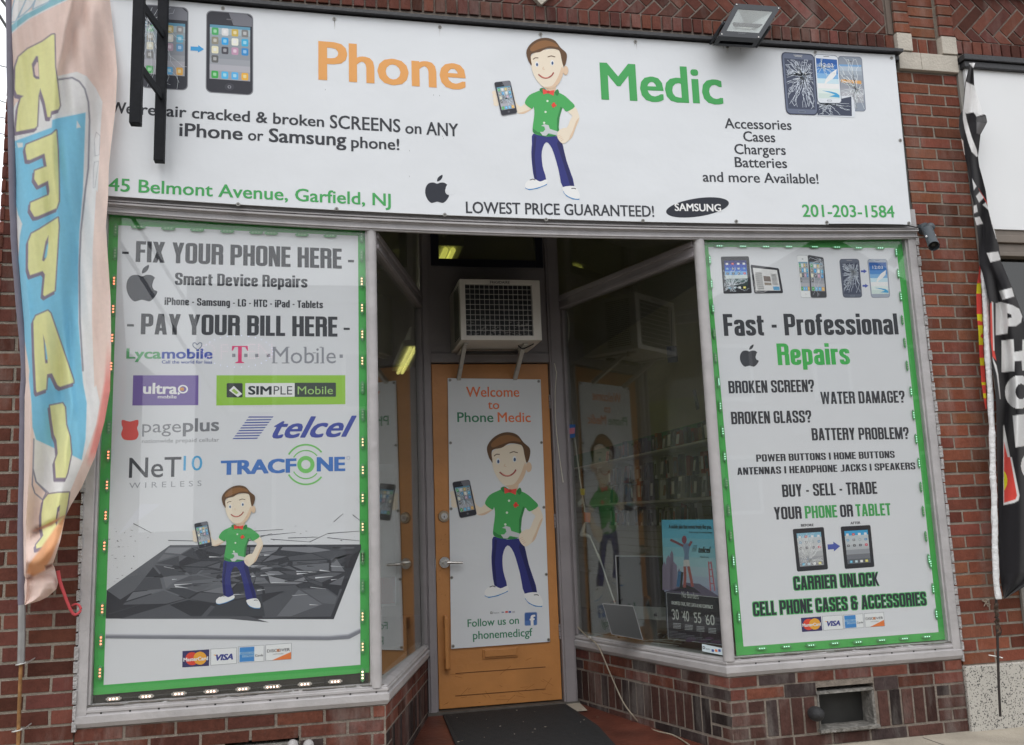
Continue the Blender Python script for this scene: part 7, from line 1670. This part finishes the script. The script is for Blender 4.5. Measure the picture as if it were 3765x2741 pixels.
cloth('flag_cloth', fl2, RF_L, RF_R, depth_right, paint_right, 110, 620)
# red and yellow back face peeping out on the left of the sleeve
RK_L = E1((668, 1560)) + E2((655, 30), (642, 110), (638, 190), (642, 340), (655, 480), (660, 620), (670, 760), (680, 900), (700, 1040), (712, 1110)); RK_R = E1((676, 1560)) + E2((672, 30), (676, 110), (680, 200), (686, 340), (692, 500), (694, 620), (706, 780), (714, 900), (720, 1040), (724, 1110))
def paint_back(X, Y):
    C = np.empty(X.shape + (3,)); C[:] = RD; yy = (Y - 1000) / .4541
    for a, c in ((90, 180), (345, 400), (430, 590), (700, 760), (895, 920), (985, 1020)): C[(yy > a) & (yy < c)] = YL
    xx = (X - 3300) / .4541; C[(np.hypot(xx - 655, yy - 415) < 22)] = RD; C[(np.hypot(xx - 690, yy - 520) < 18)] = RD; return C
cloth('flag_back', fl2, RK_L, RK_R, lambda S, Y, X: -.085 + .01 * np.sin(Y / 50.), paint_back, 12, 160)
b = MB(); SLW = mat('white_sleeve', (.66, .66, .67), .7, bump=.6, bscale=45)
spts = E1((700, 1600)) + E2((700, 40), (708, 180), (712, 240), (716, 340), (722, 480), (724, 560), (728, 700), (740, 800), (748, 950), (758, 1150), (768, 1400), (770, 1600)) + E3((775, 150), (782, 300), (787, 560), (792, 800), (798, 900), (800, 960), (808, 1040), (818, 1108))
R = []; pp = smooth_line(spts, 10)
for i, p in enumerate(pp):
    c = U(p, -.125); yy = p[1]; rr = .0165 + .0008 * math.sin(yy / 23.) + .0007 * math.sin(yy / 7.3 + math.sin(yy / 40.) * 3) + random.uniform(-.0006, .0006)
    R.append([(c[0] + rr * math.cos(a) * (1 + .10 * math.sin(3 * a + yy / 20.)), c[1] + rr * .8 * math.sin(a), c[2]) for a in np.linspace(0, 2 * math.pi, 16, endpoint=False)])
v = [q for r in R for q in r]; f = [(i * 16 + k, i * 16 + (k + 1) % 16, (i + 1) * 16 + (k + 1) % 16, (i + 1) * 16 + k) for i in range(len(R) - 1) for k in range(16)]
b.add(v, f, SLW, None, True); b.face(R[-1], SLW); b.build('pole_sleeve', fl2)
b = MB(); ROD = mat('dark_rod', (.03, .024, .022), .6, noise=.3, metal=.3)
D4 = lambda *pts: TT('D4', *pts)
b.tube([U(p, -.115) for p in D4((2030, 430), (2040, 700), (2045, 900), (2052, 1150), (2065, 1412))], .0065, ROD, 8); b.build('pole', fl2)
b = MB(); b.tube([U(p, -.115) + np.array([.004 * math.sin(i * 2.1), .004 * math.cos(i * 1.7), 0]) for i, p in enumerate(smooth_line(D4((2028, 470), (2035, 560), (2040, 640), (2050, 730)), 6))], .011, mat('brown_tape', (.07, .045, .03), .7, noise=.5, bump=.5), 8); b.build('tape_wrap', fl2)
b = MB(); c = U(T('D4', 2045, 915), -.11); b.tube([c + np.array([-.03, .03, .006]), c, c + np.array([.018, -.012, -.006])], .0035, CLIPM, 6); b.tube([U(p, -.11) for p in smooth_line(D4((2050, 640), (2072, 690), (2068, 730), (2048, 745)), 4)], .002, VOID, 6); b.build('pole_clip', fl2)
b = MB()
for _ in range(9): a = random.uniform(0, 6.28); c = U(T('D4', 1945, 465), -.003); b.tube([c, c + np.array([.03 * math.cos(a), -.004, .022 * math.sin(a)])], .0025, mat('putty', (.33, .28, .22), .9), 5)
tag(b.build('putty_smear'), 'star shaped grey putty smear on the brick beside the black flag pole', 'putty')
# ================================================================== ACROSS THE STREET (seen only as reflections in the glass)
def house(label, x0, x1, y, h, wallc, roofc, gable):
    o = thing('street_house', label, 'house', ((x0 + x1) / 2, y, -.15), 'houses across the street')
    b = MB(); b.box(x0, x1, y - 8, y, -.15, h, mat('siding_%d' % int(x0 + 50), wallc, .8, noise=.05)); b.build('wall', o)
    b = MB(); rm = mat('roof_%d' % int(x0 + 50), roofc, .9); m_ = (x0 + x1) / 2
    if gable: b.prism([(x0 - .3, y + .4, h), (x1 + .3, y + .4, h), (m_, y + .4, h + 2.6)], (0, -8.8, 0), rm)
    else: b.box(x0 - .2, x1 + .2, y - 8.2, y + .3, h, h + .4, rm)
    b.build('roof', o)
    for fl_ in range(2):
        for k in range(3):
            cx = x0 + (x1 - x0) * (k + .5) / 3
            if fl_ == 0 and k == 1:
                b = MB(); b.box(cx - .5, cx + .5, y, y + .05, .1, 2.3, mat('house_door', (.10, .05, .04), .5)); b.build('door', o); continue
            b = MB(); b.box(cx - .55, cx + .55, y, y + .06, 1.0 + fl_ * 2.9, 2.5 + fl_ * 2.9, mat('house_trim', (.6, .6, .58), .6)); wn = b.build('window', o)
            b = MB(); b.box(cx - .45, cx + .45, y + .061, y + .07, 1.1 + fl_ * 2.9, 2.4 + fl_ * 2.9, mat('house_glass', (.03, .035, .04), .1)); b.build('pane', wn)
house('cream sided gabled house across the street, leftmost of the three', -13.5, -5.5, -17, 6.0, (.45, .42, .34), (.07, .065, .06), True)
house('grey flat roofed house across the street, between the two gabled ones', -3.0, 5.0, -18, 6.6, (.30, .31, .32), (.10, .10, .10), False)
house('brown gabled house across the street, rightmost of the three', 9.0, 17.5, -17, 5.8, (.20, .14, .10), (.05, .045, .04), True)
flush_text()
